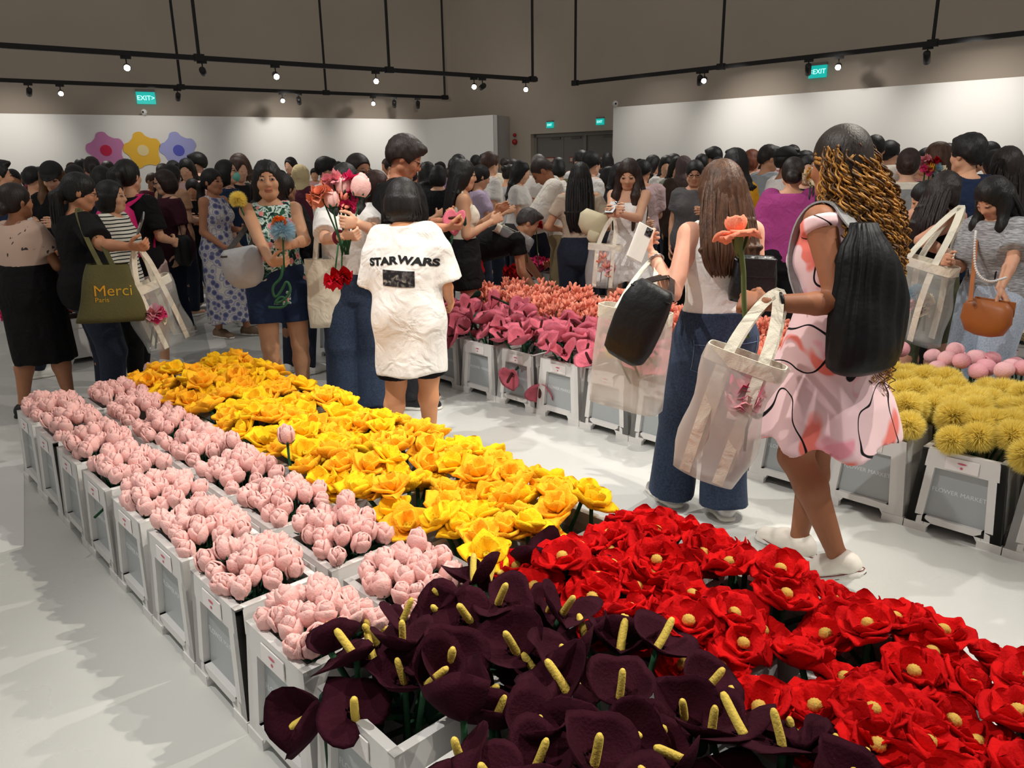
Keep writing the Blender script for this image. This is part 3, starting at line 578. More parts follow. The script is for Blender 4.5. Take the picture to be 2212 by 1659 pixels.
# ------------------------------------------------------------------ the hall
def hall():
    fm = mat('floor_epoxy', (198, 199, 195), .30, var=.05, vscale=1.1, bump=.06, bscale=70, spec=.5)
    N, Lk, b = nodes_of(fm)
    # worn roughness in broad patches, and thin scuff lines
    tc = N.new('ShaderNodeTexCoord'); n = N.new('ShaderNodeTexNoise'); n.inputs['Scale'].default_value = 1.6; n.inputs['Detail'].default_value = 5; Lk.new(tc.outputs['Object'], n.inputs['Vector'])
    mr = N.new('ShaderNodeMapRange'); mr.inputs[1].default_value = .35; mr.inputs[2].default_value = .7; mr.inputs[3].default_value = .22; mr.inputs[4].default_value = .42; Lk.new(n.outputs[0], mr.inputs[0]); Lk.new(mr.outputs[0], b.inputs['Roughness'])
    m = MB(); m.box((-32, -6, -.06), (32, 34, 0)); struct(m.build('floor', fm, smooth=False))
    white = mat('partition_white', (240, 237, 232), .75, var=.02, vscale=.7)
    grey = mat('wall_taupe', (174, 161, 147), .85, var=.05, vscale=.5)
    dgrey = mat('wall_dark', (96, 92, 88), .8, var=.04, vscale=.8)
    def wall(name, a, b_, z0, z1, th, m_, flip=1):
        a = np.array(a[:2]); b_ = np.array(b_[:2]); d = unit(b_ - a); nrm = np.array([-d[1], d[0]]) * th * flip
        q = [a, b_, b_ + nrm, a + nrm]; mb = MB(); mb.hexa([(*p, z0) for p in q] + [(*p, z1) for p in q]); return mb.build(name, m_, smooth=False)
    HP = 3.0
    L0 = onz(0, 245, HP)[:2]; L1 = onz(920, 258, HP)[:2]; dl = unit(L1 - L0); La = L0 - dl * 14
    R0 = onz(1325, 232, HP)[:2]; R1 = onz(2212, 165, HP)[:2]; dr = unit(R1 - R0); Rb = R1 + dr * 9
    nl = np.array([-dl[1], dl[0]]); nr = np.array([-dr[1], dr[0]])      # point away from the viewer
    if nl[1] < 0: nl = -nl
    if nr[1] < 0: nr = -nr
    C1 = onz(1066, 248, HP)[:2]; 
    struct(wall('wall_partition_left', La, L1, 0, HP, .16, white))
    # the short return of the left partition and its end face
    rv = unit(C1 - L1); E1 = C1; struct(wall('wall_partition_return', L1, E1, 0, HP, .16, white))
    e2 = E1 + unit(np.array([rv[1] * -1, rv[0]])) * .55
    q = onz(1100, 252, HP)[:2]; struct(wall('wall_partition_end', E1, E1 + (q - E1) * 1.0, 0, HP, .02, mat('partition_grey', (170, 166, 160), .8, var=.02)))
    struct(wall('wall_partition_right', R0, Rb, 0, HP, .16, white))
    # the taupe hall walls rising behind the partitions
    off = .5
    A0 = La + nl * off; B0 = Rb + nr * off
    # corner where the two hall walls meet
    p, d, q2, e = A0, dl, R0 + nr * off, -dr; t = np.cross(q2 - p, e) / np.cross(d, e); CN = p + d * t
    struct(wall('wall_left', A0, CN + dl * .0, 0, 8.5, .2, grey))
    # right hall wall in pieces around the doorway
    def on_r(x, y):     # point of the right hall wall plane under a pixel column
        dd = ray(x, y); n3 = np.array([nr[0], nr[1], 0]); o = np.array([*(R0 + nr * off), 0]); c = np.array([0, 0, CAMH]); s_ = ((o - c) @ n3) / (dd @ n3); return c + dd * s_
    def on_l(x, y):
        dd = ray(x, y); n3 = np.array([nl[0], nl[1], 0]); o = np.array([*(L0 + nl * off), 0]); c = np.array([0, 0, CAMH]); s_ = ((o - c) @ n3) / (dd @ n3); return c + dd * s_
    dA = on_r(1146, 290); dB = on_r(1330, 283); ztop = dA[2]
    struct(wall('wall_right', CN, dA[:2], 0, 8.5, .2, grey)); struct(wall('wall_right_far', dB[:2], B0, 0, 8.5, .2, grey))
    struct(wall('wall_above_door', dA[:2], dB[:2], ztop, 8.5, .2, grey))
    dm = MB(); du = unit(dB[:2] - dA[:2]); W = np.linalg.norm(dB[:2] - dA[:2])
    # double door set back in the opening
    dn = np.array([du[1], -du[0]]) 
    if dn[1] < 0: dn = -dn
    base = dA[:2] + dn * .16; root = thing('door_1', None, None, (base[0], base[1], 0), math.atan2(du[1], du[0])); struct(root)
    fr = MB(); fr.box((0, 0, 0), (.10, .1, ztop)); fr.box((W - .1, 0, 0), (W, .1, ztop)); fr.box((0, 0, ztop - .1), (W, .1, ztop)); fr.box((W * .62 - .05, 0, 0), (W * .62 + .05, .1, ztop - .1)); fr.build('door_frame', mat('door_frame_grey', (120, 116, 110), .6), root, False)
    dmat = mat('door_grey', (112, 108, 102), .6, var=.03)
    for x0, x1 in ((.1, W * .36), (W * .36, W * .62 - .05), (W * .62 + .05, W - .1)):
        pnl = MB(); pnl.box((x0 + .006, .05, .01), (x1 - .006, .09, ztop - .1)); o = pnl.build('door_leaf', dmat, root, False)
        b2 = MB(); b2.box((x1 - .45, .01, ztop - .17), (x1 - .12, .05, ztop - .12)); b2.build('door_closer', mat('closer', (90, 88, 84), .5), root, False)
        s2 = MB(); s2.box(((x0 + x1) / 2 - .16, .035, 1.62), ((x0 + x1) / 2 + .16, .05, 1.78)); so = s2.build('door_sign', mat('sign_red', (150, 60, 55), .6), root, False); s3 = MB(); s3.box(((x0 + x1) / 2 - .13, .028, 1.65), ((x0 + x1) / 2 + .13, .036, 1.75)); s3.build('sign_text_strip', mat('sign_cream', (200, 180, 165), .6), root, False)
    # ceiling far above the tracks, open dark soffit
    # wall painting: three flowers
    LN = nl
    for nm, xx, yy, R_, cpet, ccen, lab in (('mauve', 229, 325, 33.5, (205, 130, 178), (205, 40, 78), 'large mauve flower with a crimson centre painted on the white wall'),
            ('yellow', 309, 325, 33.5, (243, 190, 62), (238, 216, 160), 'large yellow flower with a cream centre painted on the white wall'),
            ('blue', 386, 325, 33.5, (172, 174, 226), (92, 96, 196), 'large lilac blue flower with a dark blue centre painted on the white wall')):
        dd = ray(xx, yy); n3 = np.array([nl[0], nl[1], 0]); o = np.array([*(L0), 0]); c = np.array([0, 0, CAMH]); P = c + dd * (((o - c) @ n3) / (dd @ n3)); Dp = P[1]
        sc = R_ / F_PX * ((P - c) @ C_F); ctr = P - n3 * .012
        root = thing('wall_flower_decal', lab, 'wall decal', tuple(ctr), math.atan2(dl[1], dl[0]))
        def disc(rf, y0, y1, nm_, m_):
            ph = np.arange(72) / 72 * 2 * math.pi; rr = rf(ph); V = [(math.cos(a) * r_, y, math.sin(a) * r_) for y in (y0, y1) for a, r_ in zip(ph, rr)]; n = 72
            V += [(0, y0, 0), (0, y1, 0)]; Q = [(i, (i + 1) % n, n + (i + 1) % n, n + i) for i in range(n)]; T = [(2 * n, (i + 1) % n, i) for i in range(n)] + [(2 * n + 1, n + i, n + (i + 1) % n) for i in range(n)]
            mb = MB(); mb.add(V, Q, T); return mb.build(nm_, m_, root, False)
        k0 = rnd.uniform(0, .5)
        disc(lambda p: sc * (1.03 + .125 * np.tanh(1.7 * np.cos(5 * (p - 1.75))) / .935), -.012, 0, 'petal_shape', mat('decal_' + nm, cpet, .7))
        disc(lambda p: sc * .34 + 0 * p, -.022, -.012, 'centre_disc', mat('decal_c_' + nm, ccen, .7))
    # exit signs
    def exit_sign(x, y, wpx, plane, txt, lab):
        P = plane(x, y); nn3 = nl if plane is on_l else nr; P = P - np.array([*nn3, 0]) * .06; dirv = dl if plane is on_l else dr; wm = wpx / 1700 * np.linalg.norm(P[:2]) * 1.1; root = thing('exit_sign', lab, 'exit sign', tuple(P), math.atan2(dirv[1], dirv[0]))
        bx = MB(); bx.box((-wm / 2, 0, -wm * .33), (wm / 2, .05, wm * .33)); bx.build('sign_box', mat('exit_green', (20, 190, 180), .4, emis=.75), root, False)
        tp = MB(); tp.box((-wm / 2, -.004, wm * .33), (wm / 2, .054, wm * .48)); tp.build('housing', mat('exit_housing', (120, 115, 108), .5), root, False)
        text(txt, wm * .36, mat('exit_white', (215, 255, 250), .5, emis=1.2), root, Matrix.Translation((0, -.006, -wm * .12)) @ Matrix.Rotation(math.pi / 2, 4, 'X'))
    exit_sign(315, 212, 30, on_l, 'EXIT \u25b8' if False else 'EXIT>', 'green exit sign with arrow pointing right on the left taupe wall')
    exit_sign(1768, 155, 31, on_r, '<EXIT', 'green exit sign with arrow pointing left above the right partition')
    exit_sign(1190, 270, 16, on_r, 'EXIT', 'small green exit sign above the left side of the grey doors')
    exit_sign(1298, 263, 17, on_r, 'EXIT', 'small green exit sign above the right side of the grey doors')
    # security cameras
    for (x, y, pl, lab) in ((310, 243, 'l', 'white dome security camera on top of the left partition'), (1328, 228, 'r', 'small dark security camera at the left end of the right partition')):
        P = on_l(x, y) if pl == 'l' else np.array([*(R0 + dr * .06), HP + .03]); 
        if pl == 'l': P = np.array([*(P[:2] - nl * off), HP])
        root = thing('security_camera', lab, 'security camera', (P[0], P[1], HP)); mb = MB(); mb.box((-.05, -.05, 0), (.05, .05, .03)); mb.build('mount', mat('cam_mount', (190, 188, 184), .5), root, False); mb = MB(); mb.ell((0, -.02, .09), (.075, .075, .075), 14, 10); mb.build('dome', mat('cam_body', (225, 224, 220) if pl == 'l' else (60, 58, 56), .4), root); mb = MB(); mb.ell((0, -.08, .085), (.03, .02, .03)); mb.build('lens', mat('cam_lens', (15, 15, 16), .2), root)
    # red bells on the wall beside the doors
    P = on_r(1115, 300); root = thing('alarm_bell', 'two red alarm bells on the grey wall beside the doors', 'alarm bell', (P[0] - nr[0] * .07, P[1] - nr[1] * .07, P[2])); 
    for dz, rr in ((.11, .055), (-.09, .085)): mb = MB(); mb.ell((0, 0, dz), (rr, .06, rr), 12, 8); mb.build('bell', mat('bell_red', (150, 30, 28), .4), root)
    # conduit
    return on_l, on_r, dl, dr, nl, nr
def text(s, size, m_, parent, mtx, align='CENTER', proj=None, extr=.001, bold=0.0):
    cu = bpy.data.curves.new('txt', 'FONT'); cu.body = s; cu.size = size; cu.align_x = align; cu.extrude = extr; cu.offset = bold * size
    o = bpy.data.objects.new('lettering', cu); COL.objects.link(o); dg = bpy.context.evaluated_depsgraph_get(); me = bpy.data.meshes.new_from_object(o.evaluated_get(dg)); bpy.data.objects.remove(o)
    me.transform(mtx)
    if proj: proj(me)
    me.materials.clear(); return mk('lettering', me, m_, parent)

# ------------------------------------------------------------------ lighting tracks and their heads
BLK = None
def tracks():
    blk = mat('track_black', (16, 15, 15), .45); lens_on = mat('lamp_lit', (255, 246, 230), .3, emis=60)
    ZT = 3.6
    def track(p0, p1, lab, rods, heads, ext0=0, ext1=0):
        a = onz(*p0, ZT); b = onz(*p1, ZT); d = unit(b - a); a2 = a - d * ext0; b2 = b + d * ext1
        L = np.linalg.norm(b2 - a2); root = thing('light_track', lab, 'light track', tuple(a2), math.atan2(d[1], d[0])); mb = MB(); mb.box((0, -.035, -.045), (L, .035, .045)); mb.build('rail', blk, root, False)
        n2 = np.array([-d[1], d[0], 0])
        def along(x):
            rr = ray(x, 100); c = np.array([0, 0, CAMH]); A = np.array([[rr[0], -d[0]], [rr[1], -d[1]]]); s_ = np.linalg.solve(A, a[:2] - c[:2]); return s_[1] + ext0
        for x in rods:
            t = along(x); mb = MB(); mb.tube([(t, 0, .04), (t, 0, 4.2)], .033, 8); mb.box((t - .09, -.05, -.06), (t + .09, .05, .07)); mb.build('hanger_rod', blk, root, False)
        for (x, lit, aim, lb) in heads:
            t = along(x); P = a2 + d * t; yaw = math.atan2(aim[0] - P[0], aim[1] - P[1]); hd = thing('track_spotlight', lb, 'spotlight', (P[0], P[1], ZT - .045), -yaw, group='track spotlights')
            mb = MB(); mb.box((-.09, -.03, -.05), (.09, .03, 0)); mb.build('adapter', blk, hd, False)
            dv = unit((0, math.hypot(aim[0] - P[0], aim[1] - P[1]), aim[2] - (ZT - .2))); c = np.array([0, 0, -.19]); mb = MB(); mb.tube([(0, 0, -.04), c + np.array([0, -.01, .0])], .012, 6); mb.build('arm', blk, hd)
            mb = MB(); mb.tube([c - dv * .12, c - dv * .115, c + dv * .12, c + dv * .125], [.05, .062, .062, .056], 16); mb.build('lamp_body', blk, hd)
            mb = MB(); mb.tube([c + dv * .118, c + dv * .13], [.052, .052], 16); mb.build('lens', lens_on if lit else mat('lens_off', (40, 40, 42), .2), hd)
    CAMT = np.array([0, 0, 1.5]); 
    def near(x, D): q = atd(x, 420, D); return np.array([q[0], q[1], 1.0])
    on_l, on_r, dl, dr, nl, nr = HALL
    def wl(x): return on_l(x, 300)
    def wr(x): return on_r(x, 290)
    T1 = 'lit spotlight on the front left track'; T2 = 'lit spotlight on the rear left track'
    track((0, 98), (1160, 172), 'long black front lighting track hanging at upper left', (427, 838, 1150), [
        (268, 1, near(330, 4), 'brightly glaring spotlight at the left part of the front track'), (432, 0, wl(500), 'dark cylinder spotlight under the second hanger of the front track'), (590, 1, near(760, 9), 'lit spotlight in the middle of the front left track'),
        (808, 1, near(870, 4), 'brightly glaring spotlight right of the middle of the front track'), (1022, 1, near(1000, 8), 'lit spotlight near the right end of the front track'), (1040, 0, wl(900), 'dark spotlight beside the lit one near the right end of the front track'), (1135, 1, near(1130, 8), 'lit spotlight at the right tip of the front track')], ext0=4)
    track((0, 173), (968, 211), 'black rear lighting track in front of the left partition', (380, 697, 957), [
        (46, 0, wl(60), 'dark spotlight at the far left of the rear track'), (115, 1, near(150, 9), 'lit spotlight at the left of the rear track'), (371, 0, wl(380), 'dark spotlight below the left hanger of the rear track'), (600, 1, near(640, 10), 'lit spotlight at the centre of the rear track'),
        (636, 0, wl(660), 'dark spotlight right of the centre lit one on the rear track'), (799, 1, near(800, 10), 'lit spotlight at the right of the rear track'), (845, 0, wl(850), 'dark spotlight second from the right end of the rear track'), (897, 0, wl(900), 'dark spotlight at the right end of the rear track')], ext0=5)
    track((1240, 180), (2212, 72), 'long black lighting track hanging at upper right', (1243, 1560, 2014), [
        (1515, 0, wr(1500), 'dark spotlight beside the lit one on the right track'), (1525, 1, near(1400, 10), 'lit spotlight at the left part of the right track'), (1750, 0, wr(1740), 'dark spotlight left of the exit sign on the right track'), (1815, 1, near(1700, 7), 'brightly glaring spotlight above the exit sign on the right track'), (2005, 0, wr(2000), 'dark spotlight under the right hanger of the right track')], ext1=5)
    # wall washing spots
    def wash(xx, yy, plane, nv, e, zt=2.35):
        P = onz(xx, yy, ZT)[:2]; q = plane(xx, 280)[:2] - nv * .5; P = q - nv * 2.1; spot(P[0], P[1], ZT - .1, q[0], q[1], zt, e, 76, 1.0, .06)
    for xx, e in ((30, 170), (330, 80), (600, 190), (800, 190)): wash(xx, 190, on_l, nl, e)
    for xx, e in ((1440, 90), (1640, 240), (1850, 150), (2120, 260)): wash(xx, 140, on_r, nr, e)  # first wash is an added fill without its own track head, lifting the wall
    P = onz(1022, 165, ZT); q = onz(1010, 250, 3.0); spot(P[0] - .9, P[1] - 1.2, ZT - .3, q[0], q[1], 2.2, 190, 80, 1.0, .06)
HALL = hall(); tracks()

# ------------------------------------------------------------------ crates
CW, CD, CH = .370, .292, .365
TW, TD = .312, .262
PLA = mat('crate_plastic', (222, 220, 217), .42, var=.03, vscale=3, spec=.4)
PAN = mat('crate_panel', (165, 170, 172), .28, var=.03, vscale=4, spec=.5)
INR = mat('crate_inside', (196, 194, 190), .5)
CARD = mat('price_card', (238, 232, 230), .7); CPINK = mat('card_print', (206, 96, 112), .7); LET = mat('panel_letter', (216, 220, 222), .5)
def crate_meshes():
    out = {}
    def lerp(z): t = z / CH; return CW / 2 + (TW / 2 - CW / 2) * t, CD / 2 + (TD / 2 - CD / 2) * t
    fr = MB()
    def pt(face, s, z, inset=0):      # s in -1..1 across the face
        a, b = lerp(z)
        if face == 0: return (s * a, -b + inset, z)
        if face == 1: return (a - inset, s * b, z)
        if face == 2: return (-s * a, b - inset, z)
        return (-a + inset, -s * b, z)
    def slab(face, quad, th):
        P = [pt(face, s, z, 0) for s, z in quad] + [pt(face, s, z, th) for s, z in quad]
        fr.add(P, [(0, 1, 2, 3), (7, 6, 5, 4), (0, 4, 5, 1), (1, 5, 6, 2), (2, 6, 7, 3), (3, 7, 4, 0)])
    for fc in range(4):
        w = 1.0; g = .66 if fc in (0, 2) else .50
        zb, zt = .072, .292
        slab(fc, [(-1, zb - .02), (-g, zb), (-g * .94, zt), (-1, zt)], .030); slab(fc, [(g, zb), (1, zb - .02), (1, zt), (g * .94, zt)], .030)
        slab(fc, [(-1, zt), (1, zt), (1, CH), (-1, CH)], .022)
        slab(fc, [(-g, zb - .028), (g, zb - .028), (g, zb), (-g, zb)], .030)
        # feet either side of a raised notch
        slab(fc, [(-1, 0), (-.60, 0), (-.60, zb), (-1, zb)], .040); slab(fc, [(.60, 0), (1, 0), (1, zb), (.60, zb)], .040)
        slab(fc, [(-.60, 0), (-.45, .044), (-.60, .06), (-.61, .05)], .040); slab(fc, [(.45, .044), (.60, 0), (.61, .05), (.60, .06)], .040)
    out['frame'] = fr.mesh('crate_frame', False)
    ft = MB(); ft.box((-.045, -.012, 0), (.045, .012, .034)); out['foot'] = ft.mesh('foot', False)
    # inner bin
    bn = MB(); a0, b0 = .150, .108; a1, b1 = TW / 2 - .020, TD / 2 - .020
    V = []
    for z, a, b in ((.06, a0, b0), (CH - .002, a1, b1)): V += [(-a, -b, z), (a, -b, z), (a, b, z), (-a, b, z)]
    bn.add(V, [(0, 1, 5, 4), (1, 2, 6, 5), (2, 3, 7, 6), (3, 0, 4, 7), (3, 2, 1, 0)]); out['bin'] = bn.mesh('bin', False)
    rim = MB()
    for (x0, y0, x1, y1) in ((-TW / 2, -TD / 2, TW / 2, -TD / 2 + .024), (-TW / 2, TD / 2 - .024, TW / 2, TD / 2), (-TW / 2, -TD / 2, -TW / 2 + .024, TD / 2), (TW / 2 - .024, -TD / 2, TW / 2, TD / 2)): rim.box((x0, y0, CH - .012), (x1, y1, CH + .006))
    out['rim'] = rim.mesh('rim', False)
    pn = MB()
    for fc, g in ((0, .66),):
        P = [pt(fc, s, z, .020) for s, z in ((-g, .07), (g, .07), (g * .95, .295), (-g * .95, .295))] + [pt(fc, s, z, .026) for s, z in ((-g, .07), (g, .07), (g * .95, .295), (-g * .95, .295))]
        pn.add(P, [(0, 1, 2, 3), (7, 6, 5, 4), (0, 4, 5, 1), (1, 5, 6, 2), (2, 6, 7, 3), (3, 7, 4, 0)])
    out['panel'] = pn.mesh('panel', False)
    sp = MB(); P = [pt(1, s_, z, .012) for s_, z in ((-.55, .07), (.55, .07), (.52, .295), (-.52, .295))] + [pt(1, s_, z, .024) for s_, z in ((-.55, .07), (.55, .07), (.52, .295), (-.52, .295))]
    sp.add(P, [(0, 1, 2, 3), (7, 6, 5, 4), (0, 4, 5, 1), (1, 5, 6, 2), (2, 6, 7, 3), (3, 7, 4, 0)]); out['side'] = sp.mesh('side_panel', False)
    # price card hanging on the front rim
    tilt = math.atan2((CW - TW) * 0 + (CD - TD) / 2, CH); cd = MB(); yb = lambda z: -lerp(z)[1]
    cd.hexa([(-.062, yb(.30) - .005, .300), (.062, yb(.30) - .005, .300), (.062, yb(.30) - .002, .300), (-.062, yb(.30) - .002, .300), (-.062, yb(.352) - .005, .352), (.062, yb(.352) - .005, .352), (.062, yb(.352) - .002, .352), (-.062, yb(.352) - .002, .352)])
    out['price_card'] = cd.mesh('price_card', False)
    pr = MB()
    for i, (x, z, a, b) in enumerate(((0, .334, .018, .004), (0, .316, .006, .005))): y = yb(z) - .0062; pr.ell((x, y, z), (a, .0008, b), 12, 4)
    out['card_print'] = pr.mesh('card_print', False)
    return out
CRM = crate_meshes()
_lm = None
def crate(al, ac, label, lettered=False, z=0, rot=0.0, at=None, group='white plastic flower crates', flip=False, card=True):
    P = grid(al, ac + CD / 2) if at is None else np.array([at[0], at[1], 0]); rz = ROWROT + rot + (math.pi if flip else 0)
    # local -Y is the labelled front, facing the aisle
    o = thing('flower_crate', label, 'crate', (P[0], P[1], z), rz + math.pi, group)
    for nm, m_ in (('frame', PLA), ('bin', INR), ('rim', PLA), ('panel', PAN)): mk(nm, CRM[nm], m_, o)
    bp = mk('panel', CRM['panel'], PAN, o); bp.rotation_euler = (0, 0, math.pi)
    for sx in (-1, 1):
        for sy in (-1, 1): q = mk('foot', CRM['foot'], PLA, o); q.location = (sx * (CW / 2 - .043), sy * (CD / 2 - .009), 0)
        q = mk('side_panel', CRM['side'], PLA, o); q.rotation_euler = (0, 0, 0 if sx > 0 else math.pi)
    if card:
        c = mk('price_card', CRM['price_card'], CARD, o); mk('card_print', CRM['card_print'], CPINK, c)
    if lettered:
        global _lm
        if _lm is None:
            t = math.atan2((CD - TD) / 2, CH); to = text('FLOWER MARKET', .026, LET, o, Matrix.Translation((0, -.1178, .185)) @ Matrix.Rotation(math.pi / 2 - t, 4, 'X')); _lm = to.data
        else: mk('lettering', _lm, LET, o)
    return o
# ------------------------------------------------------------------ plush flowers
def petal_mesh(nm, L, W, th, cup=.5, curl=.2, ruf=.0, seed=0, nu=7, nv=7, prof=.6, tip=0.0):
    r = random.Random(seed); p1, p2 = r.uniform(0, 6), r.uniform(0, 6); us = np.linspace(0, 1, nu) ** .9; us[-2] = .95; vs = np.linspace(-1, 1, nv); vs[1], vs[-2] = -.92, .92
    def P(u, v):
        w = W / 2 * max(math.sin(math.pi * (u * .90 + .07)), 0.02) ** prof * (1 - tip * max(u - .6, 0)); x = v * w
        z = cup * w * v * v + curl * L * u * u + ruf * max(abs(v) ** 2, u ** 3) * u * math.sin(v * 3.4 + u * 3.5 + p1) * W * .55 + ruf * W * .25 * math.sin(u * 6 + p2 + v * 2)
        return np.array([x, u * L * (1 - .12 * v * v), z]), w
    V = []; idx = {}
    for s_ in (1, -1):
        for i, u in enumerate(us):
            for j, v in enumerate(vs):
                edge = j in (0, nv - 1) or i in (0, nu - 1)
                if edge and s_ == -1: idx[(i, j, -1)] = idx[(i, j, 1)]; continue
                p, w = P(u, v); t = th * (1 - abs(v) ** 10) ** .5 * (1 - u ** 14) ** .5 * min(1, .35 + u * 3) * (.75 + .25 * max(abs(v), u) ** 3); idx[(i, j, s_)] = len(V); V.append(p + np.array([0, 0, s_ * t if not edge else 0]))
    Q = []
    for i in range(nu - 1):
        for j in range(nv - 1):
            a = [idx[(i, j, 1)], idx[(i, j + 1, 1)], idx[(i + 1, j + 1, 1)], idx[(i + 1, j, 1)]]; b = [idx[(i, j, -1)], idx[(i + 1, j, -1)], idx[(i + 1, j + 1, -1)], idx[(i, j + 1, -1)]]; Q += [a, b]
    return mesh_np(nm, V, Q)
def wrap_mesh(nm, R, Hh, ang, off, seed, dip=.15, lean=.0, nu=8, nv=6):
    """a petal wrapped round an egg-shaped bud"""
    r = random.Random(seed); ph = r.uniform(0, 6); V = []
    def rad(z): return R * (math.sin(math.pi * min(.97, (.10 + .80 * z))) ** .55)
    for s_ in (1, 0):
        for i in range(nu):
            a = (i / (nu - 1) * 2 - 1); hh = Hh * (1 - dip * abs(a) ** 2.2 + .03 * math.sin(a * 3 + ph))
            for j in range(nv):
                z = j / (nv - 1); q = rad(z * hh / Hh) + (off if s_ else off - .005) + .0015 * math.sin(a * 7 + z * 5 + ph) + lean * z * z; th = a * ang * (1 + .06 * math.sin(z * 4 + ph)); V.append((math.sin(th) * q, math.cos(th) * q, z * hh))
    n = nu * nv; Q = []
    for i in range(nu - 1):
        for j in range(nv - 1): c = i * nv + j; Q += [(c, c + 1, c + nv + 1, c + nv), (n + c, n + c + nv, n + c + nv + 1, n + c + 1)]
    for i in range(nu - 1): c = i * nv + nv - 1; Q.append((c, n + c, n + c + nv, c + nv)); c = i * nv; Q.append((c, c + nv, n + c + nv, n + c))
    for j in range(nv - 1): c = j; Q.append((c, n + c, n + c + 1, c + 1)); c = (nu - 1) * nv + j; Q.append((c, c + 1, n + c + 1, n + c))
    return mesh_np(nm, V, Q)
def heart_mesh(nm, S, th, cup, seed, tipz=.2):
    r = random.Random(seed); ph = r.uniform(0, 6); nr, na = 6, 22; V = []; idx = {}
    for s_ in (1, -1):
        for i in range(nr + 1):
            for j in range(na):
                if i == 0 and j: idx[(i, j, s_)] = idx[(0, 0, s_)]; continue
                if i == nr and s_ == -1: idx[(i, j, s_)] = idx[(i, j, 1)]; continue
                a = j / na * 2 * math.pi; q = i / nr; x = math.sin(a); y = math.cos(a)     # a=0 -> tip
                rr = S * (.52 + .10 * math.exp(-(min(a, 2 * math.pi - a) / .35) ** 2) * 2.2 - .22 * math.exp(-((a - math.pi) / .38) ** 2) + .06 * math.cos(2 * a + math.pi)); px, py = x * rr * q, y * rr * q
                z = cup * S * q * q * (abs(x) ** 1.2 * .8 + .1) + tipz * S * max(y, 0) ** 2 * q * q + .04 * S * math.sin(3 * a + ph) * q * q + .015 * S * math.sin(5 * a + 2 * ph) * q
                idx[(i, j, s_)] = len(V); V.append((px, py + .08 * S, z + s_ * th * (1 - q ** 4)))
    Q = []; T = []
    for s_ in (1, -1):
        for i in range(nr):
            for j in range(na):
                a, b, c, d = idx[(i, j, s_)], idx[(i, (j + 1) % na, s_)], idx[(i + 1, (j + 1) % na, s_)], idx[(i + 1, j, s_)]
                if i == 0: T.append((a, d, c) if s_ == -1 else (a, c, d))
                else: Q.append((a, b, c, d) if s_ == -1 else (a, d, c, b))
    return mesh_np(nm, V, Q, True, T)
def stem_mesh(nm, r=.005, bend=.0, sep=0):
    m = MB(); m.tube([(bend * math.sin(z * 3.0), 0, -z) for z in (-.02, .1, .3, .6, 1.0)], r, 6); return m.mesh(nm)
T_ = Matrix.Translation
def RX(a): return Matrix.Rotation(a, 4, 'X')
def RZ(a): return Matrix.Rotation(a, 4, 'Z')
STEM = mat('stem_green', (38, 82, 52), .9, var=.15, vscale=20, sheen=.3); DKG = mat('leaf_dark_green', (24, 62, 48), .9, var=.15, vscale=20, sheen=.3); OLV = mat('stem_olive', (96, 112, 66), .9, var=.12)
SM = {'n': stem_mesh('stem'), 'fat': stem_mesh('stem_fat', .0075)}
KIND = {}
